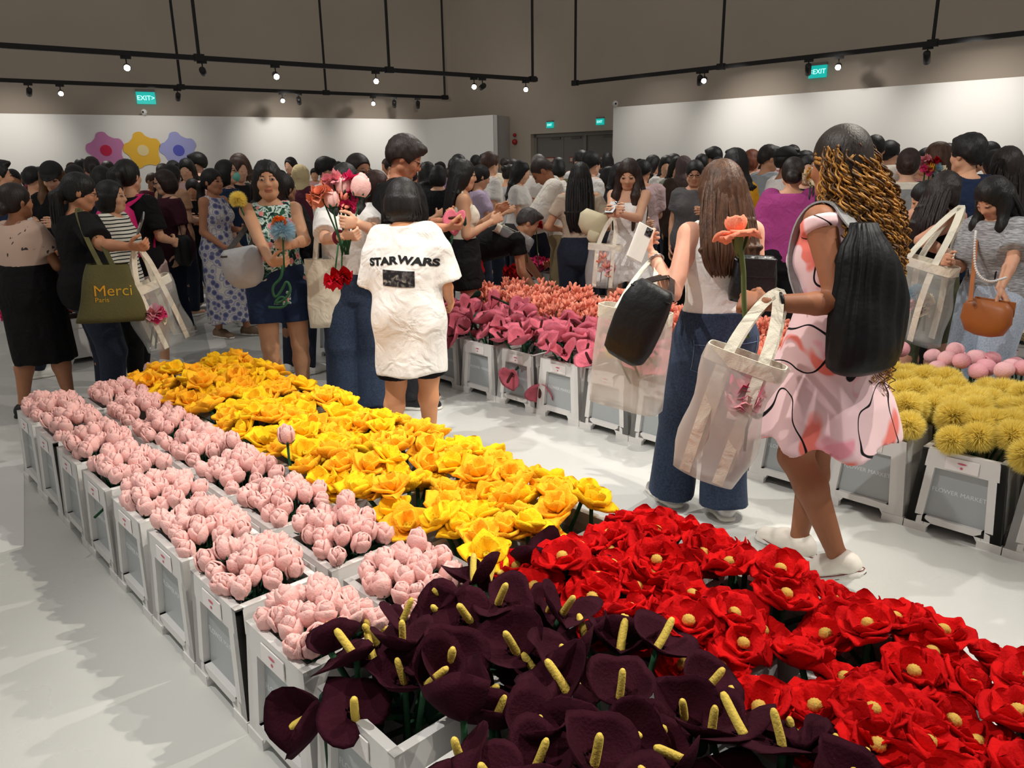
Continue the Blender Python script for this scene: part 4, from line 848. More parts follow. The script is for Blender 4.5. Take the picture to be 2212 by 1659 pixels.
def kinds():
    # pale pink bud
    pk = plush('pink_bud_fabric', (238, 188, 182), .06, .9, .3)
    core = MB(); V, Q, _t = MB().ell((0, 0, .032), (.0155, .0155, .032), 12, 8).arrays(); a = np.arctan2(V[:, 1], V[:, 0]); V[:, :2] *= (1 + .08 * np.sin(a * 3 + V[:, 2] * 90))[:, None]; core.add(V, Q); corem = core.mesh('bud_core')
    sp = MB()
    for i in range(5): a = i * 1.256; d = np.array([math.cos(a), math.sin(a), 0]); sp.ribbon([d * .004 + np.array([0, 0, -.004]), d * .018 + np.array([0, 0, .0]), d * .027 + np.array([0, 0, .010])], [.010, .011, .001], np.cross(d, (0, 0, 1)), .002)
    spm = sp.mesh('sepals'); KIND['bud'] = []
    for s in range(5):
        parts = []
        for i in range(3): parts.append(('petal', wrap_mesh('petal', .0190, .056, 1.15, .0035 + .0036 * i, s * 9 + i, dip=.26, lean=.002), pk, RZ(i * 2.09 + s)))
        for i in range(2): parts.append(('petal', wrap_mesh('petal', .0150, .064, 1.35, .001 + .0034 * i, s * 11 + i + 50, dip=.14), pk, RZ(i * 3.1 + s + .8)))
        parts += [('bud_core', corem, pk, Matrix()), ('sepals', spm, DKG, Matrix())]; KIND['bud'].append(parts)
    # yellow daffodil-like flower of fat petals
    ye = [plush('yellow_petal_a', (255, 202, 36), .10, .9, .35), plush('yellow_petal_b', (255, 186, 44), .10, .9, .35)]
    KIND['yellow'] = []
    yc = MB()
    for i in range(7): a = i * .9; yc.tube([(0, 0, .005), (math.cos(a) * .008, math.sin(a) * .008, .03)], [.0025, .004], 5)
    ycm = yc.mesh('stamens')
    for s in range(4):
        pm = [petal_mesh('petal', .092, .084, .0075, .35, .02 + .1 * (i % 2), .09, s * 7 + i, 8, 7, .55) for i in range(3)]; pi = [petal_mesh('petal', .070, .070, .007, .55, .28, .10, s * 7 + i + 40, 8, 7, .55) for i in range(2)]; parts = []
        for i in range(5): parts.append(('petal', pm[(i + s) % 3], ye[s % 2], RZ(i * 1.2566 + s) @ RX(.28 + .18 * ((i * 7 + s) % 3))))
        for i in range(2 + s % 2): parts.append(('petal', pi[i % 2], ye[s % 2], RZ(i * 2.09 + s * .7 + .5) @ RX(.75) @ T_((0, .004, .006))))
        parts.append(('stamens', ycm, mat('stamen_yellow', (222, 190, 40), .9), Matrix())); KIND['yellow'].append(parts)
    # red poppy
    rd = [plush('poppy_red', (204, 16, 17), .10, .9, .45), plush('poppy_red_deep', (186, 12, 16), .10, .9, .45)]; KIND['poppy'] = []
    pod, Qp, _t = MB().ell((0, 0, .030), (.0150, .0150, .0130), 22, 8).arrays(); a = np.arctan2(pod[:, 1], pod[:, 0]); pod[:, :2] *= (1 - .16 * (np.cos(a * 11) < -.2))[:, None]; podm = mesh_np('seed_pod', pod, Qp)
    ctr = MB()
    for i in range(22): a = i * 2.4; q = .010 + .010 * (i / 22); ctr.tube([(0, 0, .002), (math.cos(a) * q * 1.3, math.sin(a) * q * 1.3, .010 + .008 * ((i * 7) % 5) / 5)], [.0016, .0022], 4)
    ctm = ctr.mesh('stamens'); gold = plush('pod_gold', (205, 168, 82), .15); blk = mat('stamen_black', (14, 11, 13), .9)
    for s in range(4):
        po = [petal_mesh('petal', .084, .116, .0048, .34, .10, .20, s * 5 + i, 8, 9, .42) for i in range(3)]; pi = [petal_mesh('petal', .060, .090, .0048, .48, .26, .20, s * 5 + i + 70, 8, 9, .42) for i in range(2)]; parts = []
        for i in range(4): parts.append(('petal', po[(i + s) % 3], rd[i % 2], RZ(i * 1.571 + s) @ RX(.22 + .13 * ((i * 5 + s) % 3))))
        for i in range(3): parts.append(('petal', pi[i % 2], rd[(i + s) % 2], RZ(i * 2.09 + s + .6) @ RX(.34 + .1 * i) @ T_((0, .004, .004))))
        parts += [('seed_pod', podm, gold, Matrix()), ('stamens', ctm, blk, Matrix())]; KIND['poppy'].append(parts)
    # anthuriums
    for nm, c, spc, S in (('dark', (50, 15, 27), (226, 196, 92), .135), ('rose', (206, 106, 122), (74, 40, 38), .145)):
        sm = plush('spathe_' + nm, c, .14, .95, .35 if nm == 'dark' else .4); spm_ = plush('spadix_' + nm, spc, .08); KIND[nm] = []; lf = heart_mesh('leaf', .075, .003, .3, 3, -.3)
        for s in range(5):
            h = heart_mesh('spathe', S, .0045, (.35, .6, .85, .2, .5)[s], s + (0 if nm == 'dark' else 20), (.25, .1, .35, -.1, .2)[s]); sx = MB(); sx.tube(_smooth([(0, 0, 0), (0, .006, .03), (.003 * (s - 2), .016, .075)], 2), np.interp(np.linspace(0, 1, len(_smooth([0, 1, 2], 2))), [0, .1, .8, 1], [.005, .0095, .0085, .004]), 8)
            parts = [('spathe', h, sm, Matrix()), ('spadix', sx.mesh('spadix'), spm_, RX(-.15))]
            if s in (1, 3): parts.append(('leaf', lf, DKG, T_((.02, -.03, -.10)) @ RZ(s * 2.0) @ RX(-.5)))
            KIND[nm].append(parts)
    # coral gladiolus spike
    co = [plush('coral_a', (246, 162, 138), .10), plush('coral_b', (240, 148, 124), .10)]; KIND['coral'] = []
    for s in range(3):
        cup = [];
        for q in range(2):
            m = MB()
            for i in range(4):
                V, Q, _t = MB().ell((0, .012, .016), (.011, .006, .020), 8, 5).arrays(); R3 = np.array((RZ(i * 1.57 + q) @ RX(-.42)).to_3x3()); m.add(V @ R3.T, Q)
            cup.append(m.mesh('floret'))
        parts = []
        for i in range(8): a = i * 2.2 + s; z = -.10 + i * .022; parts.append(('floret', cup[i % 2], co[(i + s) % 2], T_((math.cos(a) * .022, math.sin(a) * .022, z)) @ RZ(a - 1.57) @ RX(-.75 + .08 * i)))
        KIND['coral'].append(parts)
    # fluffy yellow ball, also pale blue
    for nm, c, n in (('fluff', (255, 236, 136), 3200), ('bluefluff', (168, 200, 216), 1600)):
        r = random.Random(5); V = []; T = []; Rr = .030; 
        for i in range(n):
            z = r.uniform(-.8, 1); a = r.uniform(0, 6.283); q = math.sqrt(1 - z * z); d = np.array([q * math.cos(a), q * math.sin(a), z]); L = r.uniform(.030, .042); sdv = unit(np.cross(d, (r.uniform(-1, 1), r.uniform(-1, 1), r.uniform(-1, 1)))); bnd = unit(np.cross(sdv, d)) * r.uniform(-.010, .010) + np.array([0, 0, -.003]); b = d * Rr * .7; mid = d * (Rr * .7 + L * .55) + bnd * .4; tip = d * (Rr * .7 + L) + bnd; w = .0010
            k = len(V); V += [b - sdv * w, b + sdv * w, mid - sdv * w * .9, mid + sdv * w * .9, tip]; T += [(k, k + 1, k + 3), (k, k + 3, k + 2), (k + 2, k + 3, k + 4)]
        fm = mesh_np('fluff', V, [], False, T); co_ = MB(); co_.ell((0, 0, 0), (Rr * .95, Rr * .95, Rr * .95), 14, 10); m_ = mat(nm + '_fibre', c, .8, var=.10, vscale=30, sheen=.3, spec=.1); N_, L_, b_ = nodes_of(m_); tr = N_.new('ShaderNodeBsdfTranslucent'); tr.inputs[0].default_value = (*lin(c), 1); mxs = N_.new('ShaderNodeMixShader'); mxs.inputs[0].default_value = .35; L_.new(b_.outputs[0], mxs.inputs[1]); L_.new(tr.outputs[0], mxs.inputs[2]); L_.new(mxs.outputs[0], N_['Material Output'].inputs[0]); KIND[nm] = [[('fluff', fm, m_, T_((0, 0, .02))), ('fluff_core', co_.mesh('fluff_core'), mat(nm + '_core', tuple(int(q * .95) for q in c), .9), T_((0, 0, .02)))]]
    # soft pink ball flowers
    KIND['ball'] = []
    for s in range(2):
        V, Q, _t = MB().ell((0, 0, .02), (.042, .042, .038), 14, 10).arrays(); a = np.arctan2(V[:, 1], V[:, 0]); V *= (1 + .04 * np.sin(a * 3 + s) * np.sin(V[:, 2] * 60))[:, None]; KIND['ball'].append([('bloom', mesh_np('bloom', V, Q), plush('ball_pink_%d' % s, ((240, 186, 190), (236, 170, 178))[s], .05), Matrix())])
    # ruffled ball bloom in several colours
    def ruffle(seed):
        m = MB(); r = random.Random(seed)
        for lay in range(5):
            na, nr = 20, 3; V = []; t0 = -.75 + lay * .42; ph = r.uniform(0, 6)
            for i in range(nr + 1):
                for j in range(na):
                    q = i / nr; a = j / na * 6.283; rr = (.012 + .034 * q) * math.cos(max(t0, -.2) * .7); z = .018 + math.sin(t0) * .026 * q + .012 * q * math.sin(a * 5 + ph) + .005 * math.sin(a * 9 + ph); V.append((math.cos(a) * rr, math.sin(a) * rr, z))
            m.add(V, [(i * na + j, (i + 1) * na + j, (i + 1) * na + (j + 1) % na, i * na + (j + 1) % na) for i in range(nr) for j in range(na)])
        return m.mesh('bloom')
    rf = [ruffle(1), ruffle(2)]
    for nm, c in (('cream', (244, 200, 104)), ('carn', (178, 18, 26)), ('peach', (246, 158, 128)), ('purple', (92, 60, 140)), ('hotpink', (232, 70, 130)), ('white', (240, 224, 190)), ('orange', (240, 120, 40)), ('blush', (240, 160, 170)), ('redball', (226, 34, 58)), ('gold', (246, 180, 50))):
        KIND[nm] = [[('bloom', rf[i], plush('ruffle_' + nm, c, .12), Matrix())] for i in range(2)]
kinds()
FCOUNT = {}
FNAME = {'bud': 'plush_rosebud', 'yellow': 'plush_daffodil', 'poppy': 'plush_poppy', 'dark': 'plush_anthurium', 'rose': 'plush_anthurium', 'coral': 'plush_gladiolus', 'fluff': 'plush_pompon_flower', 'bluefluff': 'plush_pompon_flower', 'ball': 'plush_ball_flower'}
def flower(kind, loc, label, group, tilt=0, az=0, rot=0, sc=1.0, stem=True, stemlen=None, stemm=None, stemdir=None, var=None, mtx=None):
    vs = KIND[kind]; parts = vs[(var if var is not None else rnd.randrange(len(vs))) % len(vs)]
    o = bpy.data.objects.new(FNAME.get(kind, 'plush_carnation'), None); COL.objects.link(o); o.location = loc; o.empty_display_size = .03
    o['label'] = label; o['category'] = 'flower'; o['group'] = group
    M = RZ(az) @ RX(tilt) @ RZ(rot) @ Matrix.Scale(sc, 4) if mtx is None else mtx
    for nm, me, m_, lm in parts:
        c = bpy.data.objects.new(nm, me); COL.objects.link(c); c.parent = o
        if not me.materials: me.materials.append(m_)
        elif me.materials[0] is not m_: c.material_slots[0].link = 'OBJECT'; c.material_slots[0].material = m_
        c.matrix_local = M @ lm
    if stem:
        L = stemlen if stemlen is not None else max(.05, loc[2] - .075); c = mk('stem', SM['fat' if kind in ('dark', 'yellow', 'poppy', 'rose') else 'n'], None, o)
        if not c.data.materials: c.data.materials.append(STEM)
        if stemm: c.material_slots[0].link = 'OBJECT'; c.material_slots[0].material = stemm
        D = Vector(stemdir) if stemdir is not None else Vector((0, 0, -1)); q = Vector((0, 0, -1)).rotation_difference(D); c.matrix_local = q.to_matrix().to_4x4() @ Matrix.Diagonal((1, 1, L, 1))
    FCOUNT[kind] = FCOUNT.get(kind, 0) + 1
    return o
ORD = ['nearest', 'second nearest', 'third nearest', 'fourth nearest', 'fifth nearest', 'sixth nearest', 'seventh nearest', 'eighth nearest', 'ninth nearest', 'tenth nearest', 'eleventh nearest', 'twelfth nearest']
KADJ = {'bud': 'pale pink plush rosebud', 'yellow': 'yellow plush daffodil', 'poppy': 'red plush poppy with golden pod', 'dark': 'dark maroon plush anthurium', 'rose': 'rose pink plush anthurium', 'coral': 'coral plush gladiolus spike', 'fluff': 'fluffy yellow pompon flower', 'ball': 'soft pink ball flower'}
KGRP = {'bud': 'pink plush rosebuds', 'yellow': 'yellow plush daffodils', 'poppy': 'red plush poppies', 'dark': 'dark plush anthuriums', 'rose': 'rose plush anthuriums', 'coral': 'coral plush gladioli', 'fluff': 'fluffy yellow pompons', 'ball': 'pink ball flowers'}
STUFF = {}
def fill(kind, C, rz, n, where, sx, sy, zlo, zhi, dome, tmax, sc=(.92, 1.08), grid_n=None, keep=1.0, limit=300, lab=None, grp=None):
    """stand n flowers in the crate centred at C (world xy), local axes turned by rz"""
    label = (lab or KADJ[kind]) + ' ' + where; group = grp or KGRP[kind]; pts = []
    if grid_n:
        a, b = grid_n
        for i in range(a):
            for j in range(b): pts.append(((i + .5 + rnd.uniform(-.28, .28) + (.25 if j % 2 else -.25)) / a * 2 - 1, (j + .5 + rnd.uniform(-.28, .28)) / b * 2 - 1))
        pts = [(x, y) for x, y in pts][:n]
    else:
        tries = 0; md = 1.5 / math.sqrt(n)
        while len(pts) < n and tries < 4000:
            tries += 1; p = (rnd.uniform(-1, 1), rnd.uniform(-1, 1))
            if all((p[0] - q[0]) ** 2 + (p[1] - q[1]) ** 2 > md * md for q in pts): pts.append(p)
            elif tries % 150 == 0: md *= .9
    ca, sa = math.cos(rz), math.sin(rz)
    for x, y in pts:
        if rnd.random() > keep: continue
        lx, ly = x * sx, y * sy; wx, wy = C[0] + lx * ca - ly * sa, C[1] + lx * sa + ly * ca
        q = max(abs(x), abs(y)); z = rnd.uniform(zlo, zhi) + dome * (1 - q * q); od = math.atan2(wy - C[1], wx - C[0]); t = tmax * (.25 + .75 * q) * rnd.uniform(.35, 1.0)
        az = od - math.pi / 2 + rnd.gauss(0, .5); zz = CH + z
        if FCOUNT.get(kind, 0) >= limit:
            STUFF.setdefault(kind, []).append((wx, wy, zz, t, az, rnd.uniform(0, 6.28), rnd.uniform(*sc))); continue
        ex, ey = max(-.10, min(.10, lx * .7)), max(-.075, min(.075, ly * .7)); sd = np.array([(ex - lx) * ca - (ey - ly) * sa, (ex - lx) * sa + (ey - ly) * ca, -(zz - CH + .02)]); sd[:2] *= 1.0
        if abs(lx) < .11 and abs(ly) < .085: sd = np.array([0, 0, -1.0])
        L_ = min((zz - .075) / max(-unit(sd)[2], .2), .30); flower(kind, (wx, wy, zz), label, group, -t, az, rnd.uniform(0, 6.28), rnd.uniform(*sc), stemlen=L_, stemdir=tuple(unit(sd)))
def flush_stuff():
    for kind, L in STUFF.items():
        m = MB(); mt = None
        for (x, y, z, t, az, rot, sc) in L:
            parts = KIND[kind][rnd.randrange(len(KIND[kind]))]; M0 = Matrix.Translation((x, y, z)) @ RZ(az) @ RX(-t) @ RZ(rot) @ Matrix.Scale(sc, 4)
            for nm, me, m_, lm in parts:
                if nm == 'sepals': continue
                mt = mt or m_; V = np.empty(len(me.vertices) * 3, np.float32); me.vertices.foreach_get('co', V); V = V.reshape(-1, 3); M = np.array(M0 @ lm); V = V @ M[:3, :3].T + M[:3, 3]; m.add(V, [p.vertices[:] for p in me.polygons if len(p.vertices) == 4], [p.vertices[:] for p in me.polygons if len(p.vertices) == 3])
        o = m.build(FNAME.get(kind, 'plush_flowers') + '_mass', mt); tag(o, 'mass of ' + KADJ[kind] + ' blooms filling the farthest crates of the block', 'flowers', None, 'stuff')
PA, PR = .378, .300
ROWN = ['outer left', 'second left', 'third', 'inner']
def left_block():
    def c_at(k, r): return 1.66 + PA * k, .69 + PR * r
    order = []
    for k in range(-5, 8):
        for r in range(4):
            if k < -3 and r < 2: continue
            order.append((k, r))
    for k, r in order:
        al, ac = c_at(k, r); C = grid(al, ac + CD / 2)
        if r < 2: kind = 'bud' if k >= 0 else 'dark'; i = k if k >= 0 else k + 3
        else: kind = 'yellow' if k >= 0 else 'poppy'; i = k if k >= 0 else k + 5
        fl = {'bud': 'pink rosebuds', 'dark': 'dark anthuriums', 'yellow': 'yellow daffodils', 'poppy': 'red poppies'}[kind]
        crate(al, ac, 'white crate of %s, %s in the %s row' % (fl, ORD[i], ROWN[r]), lettered=(r == 0))
        wh = 'in the %s crate of the %s row' % (ORD[i], ROWN[r]) ; rz = ROWROT
        if kind == 'bud': fill('bud', C, rz, 25, wh, .128, .108, -.018, .012, .050, .55, (.98, 1.14), (5, 5))
        elif kind == 'dark': fill('dark', C, rz, 13, wh, .165, .135, .0, .11, .04, .95, (.9, 1.1))
        elif kind == 'yellow': fill('yellow', C, rz, 12, wh, .165, .135, .0, .05, .06, .75, (.92, 1.1))
        else: fill('poppy', C, rz, 11, wh, .165, .135, .0, .05, .055, .60, (1.0, 1.15))
    # a few stems standing higher than the rest
    for x, y, kk, D in ((621, 948, 'bud', 2.95), (327, 800, 'bud', 4.6), (341, 862, 'bud', 4.35), (750, 1092, 'bud', 2.55), (949, 1218, 'bud', 2.25), (905, 1180, 'bud', 2.3), (505, 960, 'bud', 3.2), (528, 985, 'bud', 3.05)):
        P = atd(x, y + 8, D); flower(kk, tuple(P), 'pale pink rosebud on a tall stem rising above the others near pixel column %d' % x if False else 'pale pink rosebud rising above its neighbours beside the yellow daffodils', 'tall pink rosebuds', rnd.uniform(-.2, .2), rnd.uniform(0, 6), 0, 1.15, stemlen=P[2] - .02)
    for x, y, D, t, az, v in ((1110, 1230, 2.25, -.9, 2.6, 3), (1205, 1225, 2.2, -.8, 1.0, 2), (1250, 1240, 2.2, -1.0, -.6, 1), (850, 1370, 2.0, -.7, 1.5, 0), (700, 1530, 1.78, -1.35, 2.2, 2)):
        P = atd(x, y, D); flower('dark', tuple(P), 'dark maroon anthurium on a tall stem rising above the near crates', 'tall dark anthuriums', t, az, 0, 1.1, var=v, stemlen=P[2] - .02, stemm=DKG)
def right_block():
    for n in range(-2, 11):
        al = .886 + PA * n
        for r in range(4):
            ac = 3.32 + PR * r
            if n <= 2: kind = 'fluff' if r < 3 else 'ball'
            elif n <= 3: kind = 'coral'
            else: kind = 'rose' if r < 2 else 'coral'
            if n < 0 and r > 3: continue
            fl = {'fluff': 'yellow pompons', 'ball': 'pink ball flowers', 'coral': 'coral gladioli', 'rose': 'rose anthuriums'}[kind]
            rn = ['front', 'second', 'third', 'rear'][r]; od = ORD[min(n + 2, 11)] if n + 2 < 12 else 'farthest'
            crate(al, ac, 'white crate of %s, %s in the %s row across the aisle' % (fl, od, rn), lettered=(r == 0)); C = grid(al, ac + CD / 2); wh = 'in the %s crate of the %s row across the aisle' % (od, rn)
            if kind == 'fluff': fill('fluff', C, ROWROT, 9, wh, .16, .125, .02, .07, .05, .4, (1.2, 1.5))
            elif kind == 'ball': fill('ball', C, ROWROT, 11, wh, .14, .11, .09, .15, .05, .5, (1.0, 1.2))
            elif kind == 'coral': fill('coral', C, ROWROT, 9, wh, .13, .11, .10, .17, .04, .35, (1.1, 1.35))
            else: fill('rose', C, ROWROT, 9, wh, .165, .14, .02, .10, .04, 1.0, (.95, 1.15))
    # strays hanging over the front and standing tall
    for x, y, D, t, az, v in ((1108, 805, 5.0, -1.9, 2.4, 0), (1168, 835, 4.9, -2.0, 2.9, 1), (1060, 640, 5.6, -1.5, -2.0, 3), (1130, 655, 5.7, -1.2, 2.5, 0), (985, 720, 5.4, -1.3, 2.5, 2)):
        P = atd(x, y, D); flower('rose', tuple(P), 'rose pink anthurium sticking out over the edge of the aisle crates', 'stray rose anthuriums', t, az, 0, 1.1, var=v, stem=True, stemlen=.25, stemm=DKG, stemdir=(.45, .5, -.3 if y < 700 else .35))
left_block(); right_block()
# ------------------------------------------------------------------ further blocks of crates deeper in the hall
def far_blocks():
    def blk(x, y, al_n, ac_n, kinds_, where, zoff=0.0, n=9, rot=0, ztop=.37):
        P = onz(x, y, ztop); al0 = P[:2] @ D1; ac0 = P[:2] @ D2
        for i in range(al_n):
            for j in range(ac_n):
                kd = kinds_[(i + j * al_n) % len(kinds_)]; al, ac = al0 + PA * i, ac0 + PR * j; pos = ['near left', 'near right', 'far left', 'far right', 'fifth', 'sixth', 'seventh', 'eighth', 'ninth'][i + j * al_n]
                cn = {'cream': 'cream', 'carn': 'crimson', 'peach': 'peach', 'purple': 'purple', 'hotpink': 'hot pink', 'white': 'ivory', 'orange': 'orange', 'blush': 'blush pink', 'redball': 'scarlet', 'gold': 'golden'}[kd]
                q_ = grid(al, ac + CD / 2)
                if any((q_[0] - p[0]) ** 2 + (q_[1] - p[1]) ** 2 < .085 for p in PLACED): continue
                crate(al, ac, 'white crate of %s flowers %s, %s one' % (cn, where, pos)); fill(kd, grid(al, ac + CD / 2), ROWROT, n, where, .14, .115, .02, .06, .06, .5, (1.35, 1.75), lab=cn + ' ruffled plush flower', grp=cn + ' ruffled flowers ' + where)
    blk(1105, 606, 2, 3, ['carn', 'cream', 'peach', 'gold', 'peach', 'hotpink'], 'behind the coral gladioli')
    blk(1440, 535, 1, 3, ['carn', 'white', 'purple'], 'beyond the white dress')
    blk(1690, 640, 2, 2, ['carn', 'blush', 'blush', 'blush'], 'behind the black handbag')
    blk(455, 590, 2, 1, ['redball', 'redball'], 'behind the maroon shirt')
    blk(700, 680, 1, 3, ['gold', 'gold', 'redball'], 'beside the canvas tote')
    blk(20, 700, 1, 3, ['hotpink', 'orange', 'redball'], 'at the far left edge')
    blk(440, 500, 1, 2, ['gold', 'orange'], 'left of the blue dress')
    blk(2195, 745, 1, 2, ['white', 'blush'], 'at the far right edge')
# ------------------------------------------------------------------ placing people by where their head is seen and how far away they stand
PLACED = []
def put(label, hx, hy, D, yaw, LP=None, RP=None, Hmin=1.42, Hmax=1.88, **kw):
    T = atd(hx, hy, D); sk = {k_: kw[k_] for k_ in ('lean', 'side', 'twist', 'head', 'hip', 'drop', 'sex', 'bulk') if k_ in kw}
    s = person('', (0, 0), yaw, H=1.65, skel=True, **sk); H = min(max(1.65 * T[2] / s.top[2], Hmin), Hmax); o = s.top * H / 1.65
    a = -math.radians(yaw); ca, sa = math.cos(a), math.sin(a); pos = (T[0] - (o[0] * ca - o[1] * sa), T[1] - (o[0] * sa + o[1] * ca))
    M = Matrix(((ca, -sa, 0, pos[0]), (sa, ca, 0, pos[1]), (0, 0, 1, 0), (0, 0, 0, 1))).inverted()
    for nm, q in (('Lh', LP), ('Rh', RP)):
        if q is not None: kw[nm] = np.array(M @ Vector(atd(*q)))
    PLACED.append(pos); R = person(label, pos, yaw, H=H, **kw); R.pos = pos; return R
def wl(R, p): return np.array(R.M @ Vector(p))          # a person's local point in the hall

# patterned fabrics
def pattern(name, fn, rough=.85):
    m = mat(name, (200, 200, 200), rough, sheen=.1, spec=.2); N, Lk, b = nodes_of(m); tc = N.new('ShaderNodeTexCoord'); c = fn(N, Lk, tc.outputs['Object']); Lk.new(c, b.inputs['Base Color']); return m
def _vor(N, Lk, v, sc, feat='F1', rnd_=1.0):
    n = N.new('ShaderNodeTexVoronoi'); n.inputs['Scale'].default_value = sc; n.feature = feat; n.inputs['Randomness'].default_value = rnd_; Lk.new(v, n.inputs['Vector']); return n
def _noi(N, Lk, v, sc, det=3, dist=0):
    n = N.new('ShaderNodeTexNoise'); n.inputs['Scale'].default_value = sc; n.inputs['Detail'].default_value = det; n.inputs['Distortion'].default_value = dist; Lk.new(v, n.inputs['Vector']); return n
def _mix(N, Lk, f, a, b):
    m = N.new('ShaderNodeMix'); m.data_type = 'RGBA'; Lk.new(f, m.inputs[0]) if not isinstance(f, float) else None
    for s_, i in ((a, 6), (b, 7)):
        if isinstance(s_, tuple): m.inputs[i].default_value = (*lin(s_), 1)
        else: Lk.new(s_, m.inputs[i])
    return m.outputs[2]
def _thr(N, Lk, x, lo, hi):
    r = N.new('ShaderNodeMapRange'); r.inputs[1].default_value = lo; r.inputs[2].default_value = hi; Lk.new(x, r.inputs[0]); return r.outputs[0]
def f_garden(N, Lk, v):
    n = _noi(N, Lk, v, 26, 3, .6); r = ramp(N, [(0, (30, 34, 48)), (.40, (44, 92, 70)), (.48, (205, 222, 216)), (.56, (110, 150, 140)), (.63, (36, 60, 58))]); Lk.new(n.outputs[0], r.inputs[0])
    vo = _vor(N, Lk, v, 15); c2 = _mix(N, Lk, _thr(N, Lk, vo.outputs['Distance'], .30, .36), (232, 150, 150), r.outputs[0]); vo2 = _vor(N, Lk, v, 15); return _mix(N, Lk, _thr(N, Lk, vo2.outputs['Distance'], .10, .14), (190, 70, 84), c2)
def f_blue(N, Lk, v):
    n = _noi(N, Lk, v, 9, 2); vo = _vor(N, Lk, v, 17); r = ramp(N, [(0, (84, 88, 128)), (.30, (120, 122, 158)), (.46, (196, 192, 190)), (.62, (150, 150, 178)), (.70, (206, 200, 192))]); Lk.new(vo.outputs['Distance'], r.inputs[0]); return r.outputs[0]
def f_pinkdress(N, Lk, v):
    n = _noi(N, Lk, v, 4.2, 1, .5); a = N.new('ShaderNodeMath'); a.operation = 'SUBTRACT'; a.inputs[1].default_value = .47; Lk.new(n.outputs[0], a.inputs[0]); ab = N.new('ShaderNodeMath'); ab.operation = 'ABSOLUTE'; Lk.new(a.outputs[0], ab.inputs[0])
    n2 = _noi(N, Lk, v, 3.6, 2, .8); base = _mix(N, Lk, _thr(N, Lk, n2.outputs[0], .56, .60), (240, 205, 208), (236, 124, 112)); n3 = _noi(N, Lk, v, 6.5, 2, .4); base = _mix(N, Lk, _thr(N, Lk, n3.outputs[0], .60, .66), base, (238, 158, 172)); return _mix(N, Lk, _thr(N, Lk, ab.outputs[0], .008, .011), (18, 16, 20), base)
def f_stripe(N, Lk, v):
    w = N.new('ShaderNodeTexWave'); w.bands_direction = 'Z'; w.inputs['Scale'].default_value = 13; w.inputs['Distortion'].default_value = .4; Lk.new(v, w.inputs['Vector']); return _mix(N, Lk, _thr(N, Lk, w.outputs[1], .74, .80), (226, 222, 208), (24, 24, 28))
def f_beige(N, Lk, v):
    n = _noi(N, Lk, v, 8, 3, .4); c = _mix(N, Lk, _thr(N, Lk, n.outputs[0], .60, .68), (206, 176, 158), (176, 158, 84)); n2 = _noi(N, Lk, v, 14, 2, 1); return _mix(N, Lk, _thr(N, Lk, n2.outputs[0], .66, .68), c, (70, 60, 58))
def f_denim(col, dark):
    def g(N, Lk, v):
        n = _noi(N, Lk, v, 3.0, 5); n2 = _noi(N, Lk, v, 120, 2); c = _mix(N, Lk, _thr(N, Lk, n.outputs[0], .35, .7), dark, col); return _mix(N, Lk, _thr(N, Lk, n2.outputs[0], .3, 1.6), c, tuple(min(255, int(q * 1.5)) for q in col))
    return g
def f_heather(N, Lk, v):
    mp = N.new('ShaderNodeMapping'); mp.inputs['Scale'].default_value = (14, 14, 90); Lk.new(v, mp.inputs[0]); n = _noi(N, Lk, mp.outputs[0], 2, 3); return _mix(N, Lk, _thr(N, Lk, n.outputs[0], .35, .65), (118, 118, 120), (176, 176, 178))
GARDEN = pattern('garden_print', f_garden); BLUEP = pattern('blue_blossom_print', f_blue); PINKD = pattern('pink_abstract_print', f_pinkdress); STRIPE = pattern('breton_stripe', f_stripe); BEIGEP = pattern('beige_leaf_print', f_beige)
DEN1 = pattern('denim_mid', f_denim((54, 66, 87), (35, 44, 62))); DEN2 = pattern('denim_dark', f_denim((40, 46, 60), (24, 28, 40))); DEN3 = pattern('denim_light', f_denim((176, 192, 210), (146, 164, 186))); HEATH = pattern('heather_grey', f_heather)
WHITE = cloth(238, 235, 230); OFFW = cloth(220, 214, 204); BLACK = cloth(18, 17, 19); NAVY = cloth(30, 42, 66)
CREAM = cloth(226, 218, 200); CANVAS = cloth(222, 214, 196); PVC = mat('clear_pvc', (225, 228, 226), .12, alpha=.24, spec=.6, bump=.5, bscale=14, var=.03); VEIL = mat('sheer_mesh', (222, 214, 206), .5, alpha=.5, spec=.3, var=.05)
TAN = (212, 158, 124); FAIR = (222, 172, 142); DEEP = (152, 98, 68); BLKH = (20, 17, 17); BRNH = (66, 42, 30)

